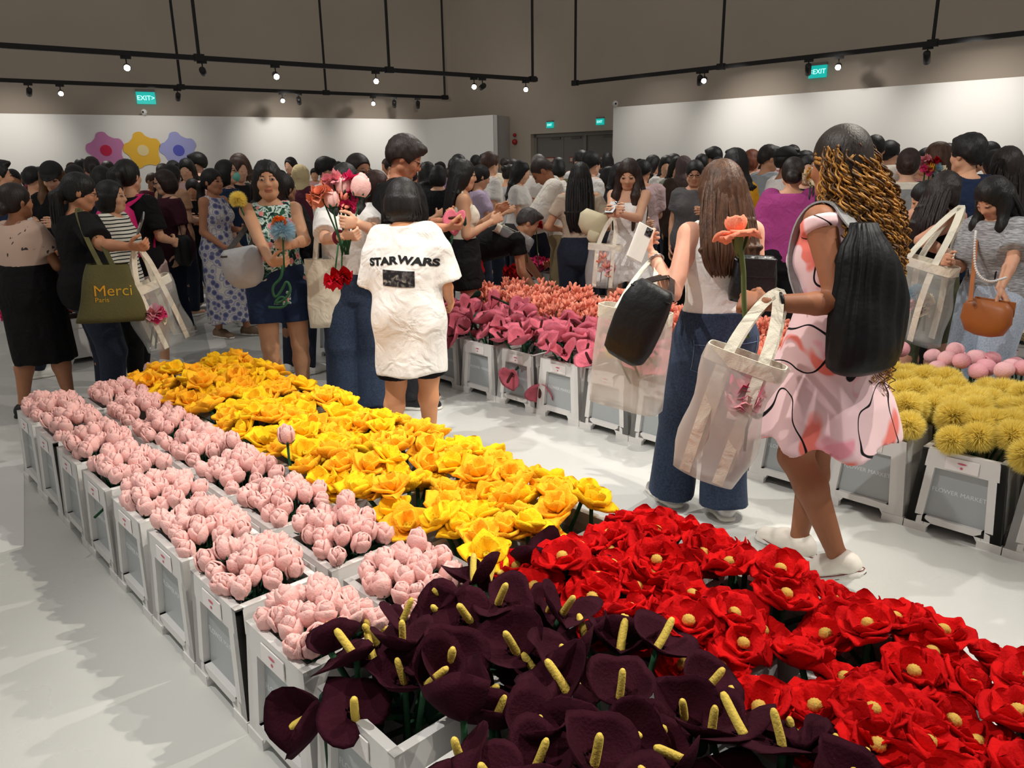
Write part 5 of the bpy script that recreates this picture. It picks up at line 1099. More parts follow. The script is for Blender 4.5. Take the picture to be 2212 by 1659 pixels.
# ------------------------------------------------------------------ bags
def sack(levels, n=32, p=2.6, noise=.006, seed=0, close_top=False, gather=0.0):
    """stack of super-elliptic rings, levels = (z, half width, half depth, x offset, y offset)"""
    r = random.Random(seed); V = []; m = len(levels); wv = [(r.uniform(8, 26), r.uniform(8, 26), r.uniform(0, 6)) for _ in range(3)]
    for i, lv in enumerate(levels):
        z, a, b, xo, yo = (tuple(lv) + (0, 0))[:5]
        for j in range(n):
            t = j / n * 2 * math.pi; c, s_ = math.cos(t), math.sin(t); x = math.copysign(abs(c) ** (2 / p), c) * a; y = math.copysign(abs(s_) ** (2 / p), s_) * b
            q = noise * sum(math.sin(x * u + z * w_ + y * 9 + ph) for u, w_, ph in wv) / 2; gz = gather * max(0, 1 - i / (m * .75)) * math.sin(t * 17 + i * .3) if gather else 0; V.append((x * (1 + gz) + xo + q * c, y * (1 + gz) + yo + q * s_, z))
    Q = [(i * n + j, (i + 1) * n + j, (i + 1) * n + (j + 1) % n, i * n + (j + 1) % n) for i in range(m - 1) for j in range(n)]; T = []
    V.append((levels[-1][3] if len(levels[-1]) > 3 else 0, levels[-1][4] if len(levels[-1]) > 4 else 0, levels[-1][0])); T += [(len(V) - 1, (m - 1) * n + (j + 1) % n, (m - 1) * n + j) for j in range(n)]
    if close_top: V.append((levels[0][3] if len(levels[0]) > 3 else 0, levels[0][4] if len(levels[0]) > 4 else 0, levels[0][0])); T += [(len(V) - 1, j, (j + 1) % n) for j in range(n)]
    mb = MB(); mb.add(V, Q, T); return mb
def lvls(h, w, d, n=9, tw=1.0, bw=1.0, sag=0.0):
    out = []
    for i in range(n):
        t = i / (n - 1); f_ = tw + (bw - tw) * t; out.append((-h * t, w / 2 * f_, d / 2 * (.55 + .45 * math.sin(min(t * 2.2 + .25, 1.57))) * (1 if i < n - 1 else .9), 0, 0))
    return out
def bag_root(name, label, P, yaw, roll=0, pitch=0):
    M = Matrix.Translation(Vector(P)) @ Matrix.Rotation(-math.radians(yaw), 4, 'Z') @ Matrix.Rotation(math.radians(roll), 4, 'Y') @ Matrix.Rotation(math.radians(pitch), 4, 'X'); o = thing(name, label, 'bag', mw=M); return o, M.inverted()
def tote(label, P, yaw, w, h, d, film, strapm, grips, roll=0, pitch=0, band=True, bands_down=True, sw=.034, tw=1.0, bw=1.0, seed=1, noise=.006, name='tote_bag', sx=.24):
    """open tote whose top centre is P; grips = world points the two handle loops pass over"""
    o, Mi = bag_root(name, label, P, yaw, roll, pitch); sack(lvls(h, w, d, 11, tw, bw), 36, 4.5, noise, seed).build('bag_body', film, o)
    if band:
        b = MB(); n = 40; V = []
        for z, e in ((.004, .002), (-.045, .002), (-.045, -.002), (.004, -.002)):
            for j in range(n): t = j / n * 6.2832; c, s_ = math.cos(t), math.sin(t); V.append((math.copysign(abs(c) ** .45, c) * (w / 2 * tw + e), math.copysign(abs(s_) ** .45, s_) * (d / 2 * .66 + e), z))
        b.add(V, [(i * n + j, ((i + 1) % 4) * n + j, ((i + 1) % 4) * n + (j + 1) % n, i * n + (j + 1) % n) for i in range(4) for j in range(n)]); b.build('top_band', strapm, o, False)
    for i, g in enumerate(grips):
        g = np.array(Mi @ Vector(g)); y = (-1 if i == 0 else 1) * (d / 2 * .66 + .004); m = MB(); yb = (-1 if i == 0 else 1) * (d / 2 + .004)
        a = np.array([-w * sx, y, -.03]); c = np.array([w * sx, y, -.03]); pts = []
        if bands_down: pts += [np.array([-w * sx * bw, yb, -h * .97]), np.array([-w * sx, yb, -h * .5])]
        pts += [a, a * .45 + g * .55 + np.array([-.02, 0, 0]), g + np.array([-.012, 0, .0]), g + np.array([.012, 0, 0]), c * .45 + g * .55 + np.array([.02, 0, 0]), c]
        if bands_down: pts += [np.array([w * sx, yb, -h * .5]), np.array([w * sx * bw, yb, -h * .97])]
        pts = _smooth(pts, 2); m.ribbon(pts, sw, (1, 0, 0), .003); m.build('handle', strapm, o, False)
    return o, Mi
def strap(o, Mi, pts, w, m_, wd=(0, 1, 0), nm='strap', th=.005):
    P = _smooth([np.array(Mi @ Vector(p)) for p in pts], 2); m = MB(); m.ribbon(P, w, wd, th); return m.build(nm, m_, o, False)
def inside(kinds_, P, n, spread, label, grp, sc=1.0):
    for i in range(n): q = np.array(P) + np.array([rnd.uniform(-1, 1) * spread[0], rnd.uniform(-1, 1) * spread[1], rnd.uniform(-1, 1) * spread[2]]); kd = kinds_[i % len(kinds_)]; flower(kd, tuple(q), label, grp, rnd.uniform(-.8, .8), rnd.uniform(0, 6), 0, sc, stemlen=.16, stemdir=(rnd.uniform(-.3, .3), rnd.uniform(-.2, .2), -1))
def phone(label, P, yaw, pitch, col=(30, 30, 34), roll=0, screen=False):
    o = thing('phone', label, 'phone', mw=Matrix.Translation(Vector(P)) @ Matrix.Rotation(-math.radians(yaw), 4, 'Z') @ Matrix.Rotation(math.radians(pitch), 4, 'X') @ Matrix.Rotation(math.radians(roll), 4, 'Y'))
    b = MB(); b.box((-.037, -.004, -.076), (.037, .004, .076)); bevel(b.build('case', mat('phone_%d_%d_%d' % col, col, .35), o, False), .003)
    b = MB(); b.box((-.034, -.0048, -.072), (.034, -.0040, .072)); b.build('screen', mat('phone_screen', (46, 50, 60), .12), o, False)
    b = MB(); b.box((-.032, .004, .036), (-.002, .0065, .070)); c = b.build('camera_bump', mat('phone_bump', (70, 70, 74), .3), o, False)
    for dx, dz in ((-.024, .061), (-.024, .045), (-.010, .053)): b = MB(); b.tube([(dx, .006, dz), (dx, .0085, dz)], .0065, 12); b.build('camera_lens', mat('phone_lens', (12, 12, 14), .15), c)
    return o

# ------------------------------------------------------------------ the people nearest the viewer
def near_people():
    # -- woman with long golden brown curls, seen from behind
    R = put('woman with long golden-brown curls in a pink abstract-print dress, walking past', 1815, 270, 2.60, -42, v=.0085, vh=.006, skin=DEEP, seed=11, lean=3, head=(20, 4, 0), bulk=1.08,
            LP=(1652, 655, 2.50), Lel=(-.25, -.35, -1), Lm='grip', Ln=(0.6, .2, -.5), Ld=(-.05, 1, .02), feet={-1: (-.06, -.16, .085, 4), 1: (.075, .10, 0, 6)},
            top=dict(kind='tee', mat=PINKD, loose=.016, sleeve=.10, hem=.02, neck=.085, fold=.006, skirt=dict(hemz=.585, flare=.12, n=8, amp=.016)), shoes=(236, 230, 218), hair=None)
    J = R.J; k = R.k; rr = random.Random(3); hp = R.hp; dn = np.array([0, -.05, -1.0]); bk = -J['f']
    # scalp with cornrow braids
    F = Field(); HFR = np.array([J['hr'], J['hf'], J['hu']]); F.ell(hp(0, -.014, .030), np.array((.084, .104, .098)) * k, HFR, .02); F.ell(hp(0, -.04, -.02), np.array((.082, .08, .085)) * k, HFR, .02); F.ell(hp(0, .082, -.055), np.array((.062, .068, .108)) * k, HFR, .01, sub=True); V, Q = F.mesh(.008); mk('hair', mesh_np('hair', V, Q), hairmat(34, 24, 18), R.root)
    gold = hairmat(168, 118, 50); brn = hairmat(84, 54, 26); A_ = []; B_ = []; br = []
    for i in range(22):      # braids drawn back to the knot
        a = -1.35 + i * 2.7 / 21; p0 = hp(math.sin(a) * .080, .055 - .02 * abs(a), .085 - .052 * a * a * .8); p1 = hp(math.sin(a) * .088, -.02, .095 - .055 * a * a); p2 = hp(math.sin(a) * .05, -.105, .03 - .02 * abs(a)); P = _smooth([p0, p1, p1 * .4 + p2 * .6 + J['hu'] * .012, p2], 3); n = len(P); rad = .0062 + .0016 * np.sin(np.arange(n) * 1.9); br.append((P, rad, 6))
    o = mk('braids', tubes_mesh(br, 'braids'), gold, R.root); o['kind'] = 'stuff'
    for i in range(480):
        ph = math.pi * rr.uniform(-.12, 1.12); q = rr.random() ** .6; lay = rr.uniform(.72, 1.12); L = rr.uniform(.34, .84) * k; w0 = .085; y0 = hp(-math.cos(ph) * .088 * lay, -.035 - math.sin(ph) * .06 * lay, .055 - .11 * rr.random())
        spread = .135 * k * lay; pts = []; cr = rr.uniform(.007, .014); tw = rr.uniform(95, 190); ph2 = rr.uniform(0, 6.28); nseg = int(L / .0055)
        for j in range(nseg):
            s_ = j * .0055; t = s_ / L; out = math.sin(min(s_ / .30, 1) * 1.57); c = y0 + dn * s_ + (J['r'] * (-math.cos(ph) * (spread - .06) + .055) + bk * (.045 + .05 * math.sin(ph))) * out * (1 - .28 * max(t - .45, 0)) + J['r'] * .02 * math.sin(s_ * 7 + ph2)
            pts.append(c + (J['r'] * math.cos(s_ * tw + ph2) + J['f'] * math.sin(s_ * tw + ph2)) * cr * min(1, .3 + s_ * 6))
        rad = np.interp(np.linspace(0, 1, nseg), [0, .1, .8, 1], [.0030, .0038, .0030, .0008]); (A_ if rr.random() < .58 else B_).append((np.array(pts), rad, 4))
    for nm, L, m_ in (('golden_curls', A_, gold), ('brown_curls', B_, brn)): o = mk(nm, tubes_mesh(L, nm), m_, R.root); o['kind'] = 'stuff'
    m = MB(); c = wl_loc = J['W'][-1] - J['DIR'][-1] * .045
    m.tube([c + (np.cross(J['DIR'][-1], (0, 0, 1)) * math.cos(a) + np.array([0, 0, 1]) * math.sin(a)) * .036 for a in np.linspace(0, 6.2832, 26)], .0065, 6, cap=False); m.build('bead_bracelet', mat('bead_black', (16, 16, 18), .3), R.root)
    braid = R
    for sd in (-1, 1):      # coloured foxing line and laces of the sneakers
        fd, fu = J['FD'][sd], J['FU'][sd]; O = J['A'][sd] - fu * .088 * k; sdv = np.cross(fd, fu)
        for hz, cl, rr_ in ((.021, (120, 30, 40), .0016), (.006, (28, 26, 34), .0014)):
            m = MB(); P_ = []
            for a in np.linspace(0, 6.2832, 40): c, s_ = math.cos(a), math.sin(a); ln = .058 + .141 * c; wd_ = (.0495 - .009 * max(c, 0)) * s_; P_.append(O + (fd * ln + sdv * wd_ + fu * hz) * k)
            m.tube(P_, rr_, 5, cap=False); m.build('foxing_stripe', mat('stripe_%d' % cl[0], cl, .6), R.root)
        for i in range(5): q = .045 + i * .016; zz = .080 - i * .0065; m = MB(); m.tube(_smooth([O + (fd * q - sdv * .020 + fu * (zz - .006)) * k, O + (fd * (q + .004) + fu * (zz + .006)) * k, O + (fd * q + sdv * .020 + fu * (zz - .006)) * k], 2), .0028, 5); m.build('shoe_lace', mat('lace_white', (240, 238, 232), .8), R.root)
    # black drawstring bag on her back
    P = wl(R, J['P0'] + J['u'] * .425 * k - J['f'] * .135 - J['r'] * .125); o, Mi = bag_root('drawstring_bag', 'black nylon drawstring backpack with grey straps on the curly-haired woman', P, -30)
    bm = mat('black_nylon', (13, 13, 15), .5, var=.2, vscale=14, bump=.5, bscale=18, spec=.22); sack([(0.02, .042, .03, 0, -.0), (-.01, .05, .035, 0, -.01), (-.05, .075, .05, 0, -.02), (-.10, .098, .065, 0, -.03), (-.16, .116, .075, 0, -.035), (-.22, .13, .085, 0, -.04), (-.28, .140, .09, 0, -.045), (-.34, .146, .095, 0, -.05), (-.40, .148, .095, 0, -.05), (-.44, .14, .085, 0, -.045), (-.462, .11, .065, 0, -.04), (-.468, .04, .03, 0, -.03)], 68, 2.6, .010, 4, close_top=True, gather=.10).build('bag_body', bm, o)
    gs = cloth(150, 150, 150)
    sh = J['S'][-1]; m = [P + np.array([0, 0, -.02]), wl(R, sh + J['r'] * .02 - J['f'] * .085 + J['u'] * .0), wl(R, sh + J['r'] * .035 - J['f'] * .045 + J['u'] * .052), wl(R, sh + J['r'] * .035 + J['u'] * .064), wl(R, sh + J['r'] * .03 + J['f'] * .05 + J['u'] * .042), wl(R, sh + J['r'] * .02 + J['f'] * .09 - J['u'] * .03), wl(R, sh + J['r'] * .01 + J['f'] * .10 - J['u'] * .16), wl(R, sh + J['r'] * -.02 + J['f'] * .04 - J['u'] * .27)]
    strap(o, Mi, m, .055, gs, (1, 0, .0), th=.006)
    # her sheer tote, hanging from the left wrist
    W = wl(R, J['W'][-1]); hand = W; P = atd(1614, 768, 2.44); o, Mi = tote('sheer white mesh tote holding pink flowers, hung from a tanned wrist', P, 28, .25, .44, .12, VEIL, CANVAS, [W + np.array([.03, -.01, .03]), W + np.array([.05, .02, .03])], roll=15, sw=.036, bands_down=True, seed=5, noise=.014, bw=.95)
    inside(['blush', 'hotpink', 'blush'], np.array(o.matrix_world @ Vector((.03, 0, -.14))), 3, (.035, .01, .02), 'pink ruffled flower inside the sheer mesh tote', 'flowers in the sheer tote', 1.3)
    # canvas cuff of the handle round the wrist
    # peach rose in that hand
    H0 = wl(R, J['W'][-1] + J['DIR'][-1] * .07); B0 = atd(1592, 510, 2.38); rose('large peach rose with an olive stem held upright by the curly-haired woman', B0, H0)
    # -- woman in white tank and jeans, from behind
    R = put('woman with straight brown hair in white tank top and flared jeans, from behind', 1553, 347, 3.12, -10, v=.0085, vh=.007, skin=(226, 168, 142), seed=5, bulk=1.04, LP=(1412, 552, 3.22), Lel=(-.35, -.6, -1), Lm='hold', Ln=(.3, .5, .6), Rh=(.10, .22, 1.05), head=(-6, 10, 0), feet={-1: (-.11, .16, 0, 14), 1: (.07, -.02, 0, 4)}, hip=(0.0, .02),
            top=dict(kind='tank', mat=WHITE, loose=.008, hem=-.105, fold=.0025, v=.0085, neck=.085), bottom=dict(kind='pants', mat=DEN1, loose=.013, flare=.058, waist=.115, fold=.0035, v=.0085), shoes=mat('silver_shoe', (196, 194, 194), .3, metal=.6), hair=dict(style='long', col=(78, 50, 32), len=.22, strands=150, w=1.12, thick=.014))
    # back pockets
    bv = BVHTree.FromPolygons([Vector(v_) for v_ in R.parts[1][1].vertices and [v.co[:] for v in R.parts[1][1].vertices]], [p.vertices[:] for p in R.parts[1][1].polygons])
    stm = mat('denim_stitch', (96, 116, 146), .85)
    for sx in (-1, 1):
        c = np.array([.078 * sx, 0, R.J['P0'][2] + .005]); g = [(x, z) for z in np.linspace(0, -1, 8) for x in np.linspace(-1, 1, 7)]; V = []
        for x, z in g:
            zz = c[2] + z * .135 - (.02 * (1 - abs(x)) if z < -.95 else 0); xx = c[0] + x * (.062 - .008 * -z); h, *_ = bv.ray_cast(Vector((xx, -.6, zz)), Vector((0, 1, 0))); V.append((xx, (h.y if h else -.15) - .004, zz))
        m = MB(); m.add(V, [(i * 7 + j, i * 7 + j + 1, (i + 1) * 7 + j + 1, (i + 1) * 7 + j) for i in range(7) for j in range(6)]); po = m.build('back_pocket', DEN1, R.root); V = np.array(V).reshape(8, 7, 3); lp = list(V[:, 0]) + list(V[-1, 1:]) + list(V[::-1, -1][1:]); m = MB(); m.tube(np.array(lp) - [0, .002, 0], .0016, 4); m.tube(V[1] - [0, .002, 0], .0016, 4); m.build('stitching', stm, po)
    jw = R; W = wl(R, R.J['W'][-1] + R.J['DIR'][-1] * .08); phone('white phone with three lenses held up by the tank-top woman', atd(1383, 524, 3.12), 160, 12, (226, 222, 214), roll=-28)
    m = MB(); c = R.J['W'][-1] - R.J['DIR'][-1] * .03; d = R.J['DIR'][-1]; e1 = unit(np.cross(d, (1, 0, 0))); e2 = np.cross(d, e1); m.tube([c + (e1 * math.cos(a) + e2 * math.sin(a)) * .032 for a in np.linspace(0, 6.2832, 24)], .004, 6, cap=False); m.build('silver_bracelet', mat('silver', (190, 190, 190), .25, metal=1), R.root)
    E_ = wl(R, R.J['E'][-1]); W_ = wl(R, R.J['W'][-1]); G = E_ * .75 + W_ * .25
    P = atd(1372, 668, 3.02); o, Mi = tote('frosted tote with cream trim on the tank-top woman\'s arm, yellow ball inside', P, 35, .30, .40, .15, VEIL, CANVAS, [W_ + np.array([0, -.02, -.01]), G + np.array([.0, .03, .0])], roll=4, sw=.020, bands_down=False, seed=9, noise=.004, bw=1.0)
    flower('fluff', tuple(o.matrix_world @ Vector((-.07, 0, -.19))), 'fluffy yellow pompon inside the frosted tote on the arm', 'flowers in the frosted tote', 0, 0, 0, .8, stem=True, stemlen=.15, stemdir=(.5, 0, -1)); flower('ball', tuple(o.matrix_world @ Vector((-.05, .0, -.10))), 'pale pink ball flower inside the frosted tote on the arm', 'flowers in the frosted tote', 0, 0, 0, .75, stemlen=.2, stemdir=(.4, 0, -1))
    # black slouchy shoulder bag on the same arm
    P = atd(1412, 628, 2.82); o, Mi = bag_root('shoulder_bag', 'black slouchy bag hanging from the tank-top woman\'s left arm', P, 28, 24); lb = mat('black_canvas', (14, 14, 16), .5, var=.15, bump=.4, bscale=30)
    sack([(.02, .065, .02), (.0, .08, .035), (-.06, .090, .048), (-.14, .095, .052), (-.22, .094, .052), (-.27, .084, .045), (-.29, .06, .03)], 40, 3.4, .004, 2, close_top=True).build('bag_body', lb, o)
    for q in (-1, 1): strap(o, Mi, [np.array(o.matrix_world @ Vector((-.07, .03 * q, -.01))), G + np.array([-.02, .02 * q, .03]), G + np.array([.02, .02 * q, .03]), np.array(o.matrix_world @ Vector((.07, .03 * q, -.01)))], .022, lb, (1, 0, 0))
    # black handbag on the right
    P = atd(1632, 560, 3.02); o, Mi = bag_root('handbag', 'black leather handbag hanging at the tank-top woman\'s right side', P, 8, 3); lea = mat('black_leather', (16, 16, 18), .32, bump=.3, bscale=60, spec=.5)
    sack([(.015, .065, .02), (0, .075, .035), (-.07, .085, .045), (-.14, .092, .05), (-.165, .085, .045), (-.172, .05, .03)], 40, 3.8, .004, 3, close_top=True).build('bag_body', lea, o); m = MB(); m.box((-.07, -.052, -.065), (.07, -.044, .008)); bevel(m.build('flap', lea, o, False), .006); m = MB(); m.box((-.078, -.036, -.003), (.078, .036, .008)); bevel(m.build('top_panel', lea, o, False), .004)
    sh = wl(R, R.J['S'][1]); 
    for q in (-1, 1): strap(o, Mi, [np.array(o.matrix_world @ Vector((-.06 + .02 * q, .04 * q, .0))), sh + np.array([.05, -.02 + .02 * q, -.2]), sh + np.array([.0, .01 * q, .075]), sh + np.array([.03, .1, -.1]), np.array(o.matrix_world @ Vector((.06, .04 * q, .0)))], .016, lea, (0, 1, 0))
    # -- woman in oversize white printed tee, from behind
    R = put('woman with black hair in an oversized white printed T-shirt, walking away', 872, 386, 3.88, 12, v=.009, vh=.008, skin=(214, 150, 108), seed=21, lean=6, side=-3, head=(0, 10, 0), Lh=(-.16, .22, .80), Rh=(.15, .24, .84), Lel=(-.35, -.8, -.2), Rel=(.35, -.8, -.2), bulk=1.1, feet={-1: (-.12, -.04, 0, 8), 1: (.03, .16, 0, 2)},
            top=dict(kind='tee', mat=WHITE, loose=.03, sleeve=1.0, sw=.045, hem=.33, boxy=.205, neck=.068, drop_sh=True, fold=.016, ff=19, fd=(.5, 0, .35), v=.008), bottom=dict(kind='shorts', mat=BLACK, length=.86, loose=.014), shoes=(40, 38, 40), hair=dict(style='bob', len=.05, thick=.014, col=BLKH, strands=90))
    Vt, Qt = R.topV; bv = BVHTree.FromPolygons([Vector(v_) for v_ in Vt], [tuple(int(i) for i in q) for q in Qt]); zt = R.J['P0'][2] + .30 * R.k
    def prj(me):
        bm_ = bmesh.new(); bm_.from_mesh(me); bmesh.ops.triangulate(bm_, faces=bm_.faces[:]); 
        for _ in range(2):
            L = [e for e in bm_.edges if e.calc_length() > .012]
            if L: bmesh.ops.subdivide_edges(bm_, edges=L, cuts=1, use_grid_fill=False)
        bmesh.ops.triangulate(bm_, faces=bm_.faces[:]); bm_.to_mesh(me); bm_.free()
        for v_ in me.vertices:
            h, *_ = bv.ray_cast(Vector((v_.co.x, -.9, v_.co.z)), Vector((0, 1, 0)))
            if h: v_.co.y = h.y - .0035
    shirt = [c for c in R.root.children if c.name.startswith('shirt')][0]
    for tx, cx, rz in (('STAR', -.088, .10), ('WARS', .088, -.13)):
        t = text(tx, .080, mat('print_black', (20, 20, 22), .8), shirt, Matrix.Translation((cx + .0, -.5, zt)) @ Matrix.Rotation(math.pi / 2, 4, 'X') @ Matrix.Rotation(rz, 4, 'Z') @ Matrix.Diagonal((.86, .62, 1, 1)), proj=prj, extr=0, bold=.05); t.name = 'shirt_lettering'
    g = 13; V = []
    for i in range(8):
        for j in range(g): x = -.085 + .165 * j / (g - 1); z = zt - .022 - .078 * i / 7 - .008 * j / g; h, *_ = bv.ray_cast(Vector((x, -.9, z)), Vector((0, 1, 0))); V.append((x, (h.y if h else -.15) - .0035, z))
    pm = pattern('shirt_photo_print', lambda N, Lk, v: (lambda r: (Lk.new(_noi(N, Lk, v, 34, 4, .8).outputs[0], r.inputs[0]), r.outputs[0])[1])(ramp(N, [(0, (16, 16, 18)), (.46, (38, 36, 38)), (.58, (96, 92, 92)), (.68, (170, 160, 140))], 'LINEAR')))
    m = MB(); m.add(V, [(i * g + j, i * g + j + 1, (i + 1) * g + j + 1, (i + 1) * g + j) for i in range(7) for j in range(g - 1)]); m.build('shirt_photo', pm, shirt)
    # -- woman in floral top, facing the viewer
    R = put('woman in a sleeveless floral top and navy shorts facing the viewer', 572, 344, 4.62, 162, v=.0085, vh=.0042, skin=(196, 146, 112), seed=31, face=True, RP=(590, 575, 4.38), LP=(632, 528, 4.40), Rel=(.5, -.5, -.7), Lel=(-.6, -.4, -.7), Rm='grip', Lm='grip', Rn=(-.2, -.6, .4), Ln=(.3, -.8, .1), Rd=(-.8, .45, .05), Ld=(.75, .4, .15), head=(3, 0, 2), feet={-1: (-.10, .0, 0, 8), 1: (.08, .06, 0, 8)},
            top=dict(kind='tank', mat=GARDEN, loose=.022, hem=.13, neck=.064, fold=.006, v=.0085), bottom=dict(kind='shorts', mat=cloth(30, 44, 72), length=.62, loose=.02, v=.0085), shoes=(50, 52, 66), hair=dict(style='long', len=.16, strands=70, front=0, thick=.009, w=1.0))
    fb = atd(611, 508, 4.30); hnd = wl(R, R.J['W'][1] + R.J['DIR'][1] * .06)
    flower('bluefluff', tuple(fb), 'fluffy pale blue flower with orange centre held by the floral-top woman', 'held blue flower', -.3, 0, 0, 1.35, stemm=STEM, stemlen=.20, stemdir=(-.05, -.02, -1)); flower('orange', tuple(fb + np.array([-.01, -.015, .055])), 'orange bloom resting on the fluffy blue flower', 'held orange bloom', -.9, 0, 0, .95, stem=False)
    st = MB(); c = atd(612, 595, 4.30); q = 1 / 358.0
    st.tube(_smooth([c + np.array([x * q, 0, -z * q]) for x, z in ((0, -20), (-4, 6), (-26, 22), (-22, 48), (-6, 30), (6, 8), (14, 30), (-2, 50), (-26, 58), (-8, 40), (4, 52), (-6, 66), (-36, 64))], 3), .0075, 7); tag(st.build('curled_stem', STEM), 'curled green fabric stem dangling below the floral-top woman\'s hand', 'flower stem')
    P = atd(517, 548, 4.45); o, Mi = bag_root('shoulder_bag', 'light grey quilted puffy bag under the floral-top woman\'s arm', P, 178, 10); pg = mat('grey_puffer', (160, 160, 162), .45, var=.06, bump=.6, bscale=16, spec=.4)
    V, Q, T = sack([(.035, .085, .02), (.02, .105, .04), (-.03, .118, .06), (-.09, .118, .068), (-.14, .105, .062), (-.18, .08, .05), (-.20, .04, .03)], 44, 2.8, .003, 6, close_top=True).arrays(); V[:, 0] *= 1 + .0; V[:, 1] *= 1 + .06 * np.sin(V[:, 2] * 120 + V[:, 0] * 40); m = MB(); m.add(V, Q, T); m.build('bag_body', pg, o)
    sh = wl(R, R.J['S'][1]); dk = cloth(62, 58, 56); strap(o, Mi, [np.array(o.matrix_world @ Vector((-.06, .02, .0))), sh + np.array([.07, -.08, -.14]), sh + np.array([.055, -.02, .055]), sh + np.array([.03, .10, -.02]), np.array(o.matrix_world @ Vector((.08, .04, .0)))], .042, dk, (1, 0, 0), th=.006)
    # -- girl hiding behind her bouquet
    R = put('girl in white tee and wide jeans hiding her face behind a bouquet', 742, 352, 4.62, 168, v=.009, vh=.006, skin=FAIR, seed=41, RP=(742, 512, 4.36), LP=(772, 482, 4.34), Rm='grip', Lm='grip', Rel=(.7, -.3, -.8), Lel=(-.7, -.3, -.8), Rn=(-.2, -.6, .4), Ln=(.3, -.8, .1), Rd=(-.8, .5, .1), Ld=(.8, .5, .1), head=(0, 10, 0), hip=(-.06, 0), feet={-1: (-.15, .05, 0, 8), 1: (.03, .0, 0, 8)},
            top=dict(kind='tee', mat=WHITE, loose=.028, sleeve=.85, sw=.03, hem=.12, boxy=.18, fold=.009, v=.009), bottom=dict(kind='pants', mat=DEN1, loose=.03, flare=.06, v=.010), shoes=(28, 30, 42), hair=dict(style='long', len=.24, front=2, strands=40))
    m = MB(); c = R.J['W'][1] - R.J['DIR'][1] * .05; d = R.J['DIR'][1]; e1 = unit(np.cross(d, (1, .3, 0))); e2 = np.cross(d, e1); m.tube([c + (e1 * math.cos(a) + e2 * math.sin(a)) * .036 for a in np.linspace(0, 6.2832, 24)], .010, 8, cap=False); m.build('scrunchie', cloth(120, 36, 58), R.root)
    hnd = atd(742, 500, 4.33)
    for i, (kd, x, y, sc_, lab) in enumerate((('peach', 698, 432, 1.7, 'peach ruffled flower at the left of the held bouquet'), ('blush', 722, 402, 1.5, 'pink spiky flower at the top of the held bouquet'), ('coral', 738, 418, 1.0, 'coral tulip in the middle of the held bouquet'), ('bud', 719, 448, 1.5, 'pale pink bud hanging in the held bouquet'), ('hotpink', 757, 400, 1.4, 'hot pink bloom high in the held bouquet'), ('hotpink', 755, 428, 1.3, 'hot pink bloom in the middle of the held bouquet'), ('bud', 778, 425, 2.0, 'large pale pink flower at the right of the held bouquet'), ('bud', 745, 420, 1.7, 'pale pink tulip at the centre of the held bouquet'), ('hotpink', 750, 452, 1.1, 'hot pink bloom low in the held bouquet'))):
        B = atd(x, y, 4.30 + .02 * (i % 3)); dv = hnd - B; end = hnd + np.array([rnd.uniform(-.02, .02), 0, -.13]); flower(kd, tuple(B), lab, 'flowers of the held bouquet', rnd.uniform(-.9, -.2), (x - 742) * -.03, 0, sc_, stemlen=float(np.linalg.norm(end - B)), stemdir=tuple(unit(end - B)), stemm=STEM)
    flower('carn', tuple(atd(738, 588, 4.4)), 'crimson flower hanging upside down from the bouquet girl\'s hands', 'hanging red flowers', 2.6, 0, 0, 1.4, stemlen=.2, stemdir=(.1, 0, 1)); flower('redball', tuple(atd(722, 600, 4.4)), 'scarlet flower hanging upside down beside the white tee', 'hanging red flowers', 2.6, 0, 0, 1.3, stemlen=.2, stemdir=(.2, 0, 1))
    P = atd(701, 560, 4.72); tote('plain white canvas tote hanging beside the bouquet girl', P, 174, .24, .42, .10, CANVAS, CANVAS, [wl(R, R.J['S'][1]) + np.array([-.0, .02, .06])] * 2, sw=.028, bands_down=False, seed=8)
def rose(label, B, H0):
    o = thing('plush_rose', label, 'flower', tuple(B)); pe = [petal_mesh('petal', .075, .085, .007, .25, -.12, .14, i, 8, 9, .45) for i in range(3)]; pi_ = [petal_mesh('petal', .058, .07, .007, .5, .35, .12, i + 9, 8, 9, .45) for i in range(2)]; pm = plush('peach_rose', (248, 150, 120), .08)
    for i in range(6): c = mk('petal', pe[i % 3], pm, o); c.matrix_local = RZ(.4) @ RX(-.25) @ RZ(i * 1.047) @ RX(.02 + .12 * (i % 2))
    for i in range(5): c = mk('petal', pi_[i % 2], pm, o); c.matrix_local = RZ(.4) @ RX(-.25) @ RZ(i * 1.257 + .3) @ RX(.5 + .1 * (i % 2)) @ T_((0, 0, .01))
    H0 = np.array(H0) - B; m = MB(); P = _smooth([np.zeros(3), H0 * .4 + np.array([.012, 0, 0]), H0, H0 * 1.55], 3); m.tube(P, .0085, 8); m.build('stem', OLV, o)
    for s_ in (0, 1, 2): m = MB(); a = s_ * 2.1; b = H0 * .30; m.ribbon(_smooth([b, b + np.array([math.cos(a) * .022, math.sin(a) * .022, .05]), b + np.array([math.cos(a) * .018, math.sin(a) * .018, .11])], 2), np.interp(np.linspace(0, 1, len(_smooth([0, 1, 2], 2))), [0, .5, 1], [.012, .03, .004]), (-math.sin(a), math.cos(a), 0), .004); m.build('leaf', OLV, o)
near_people()
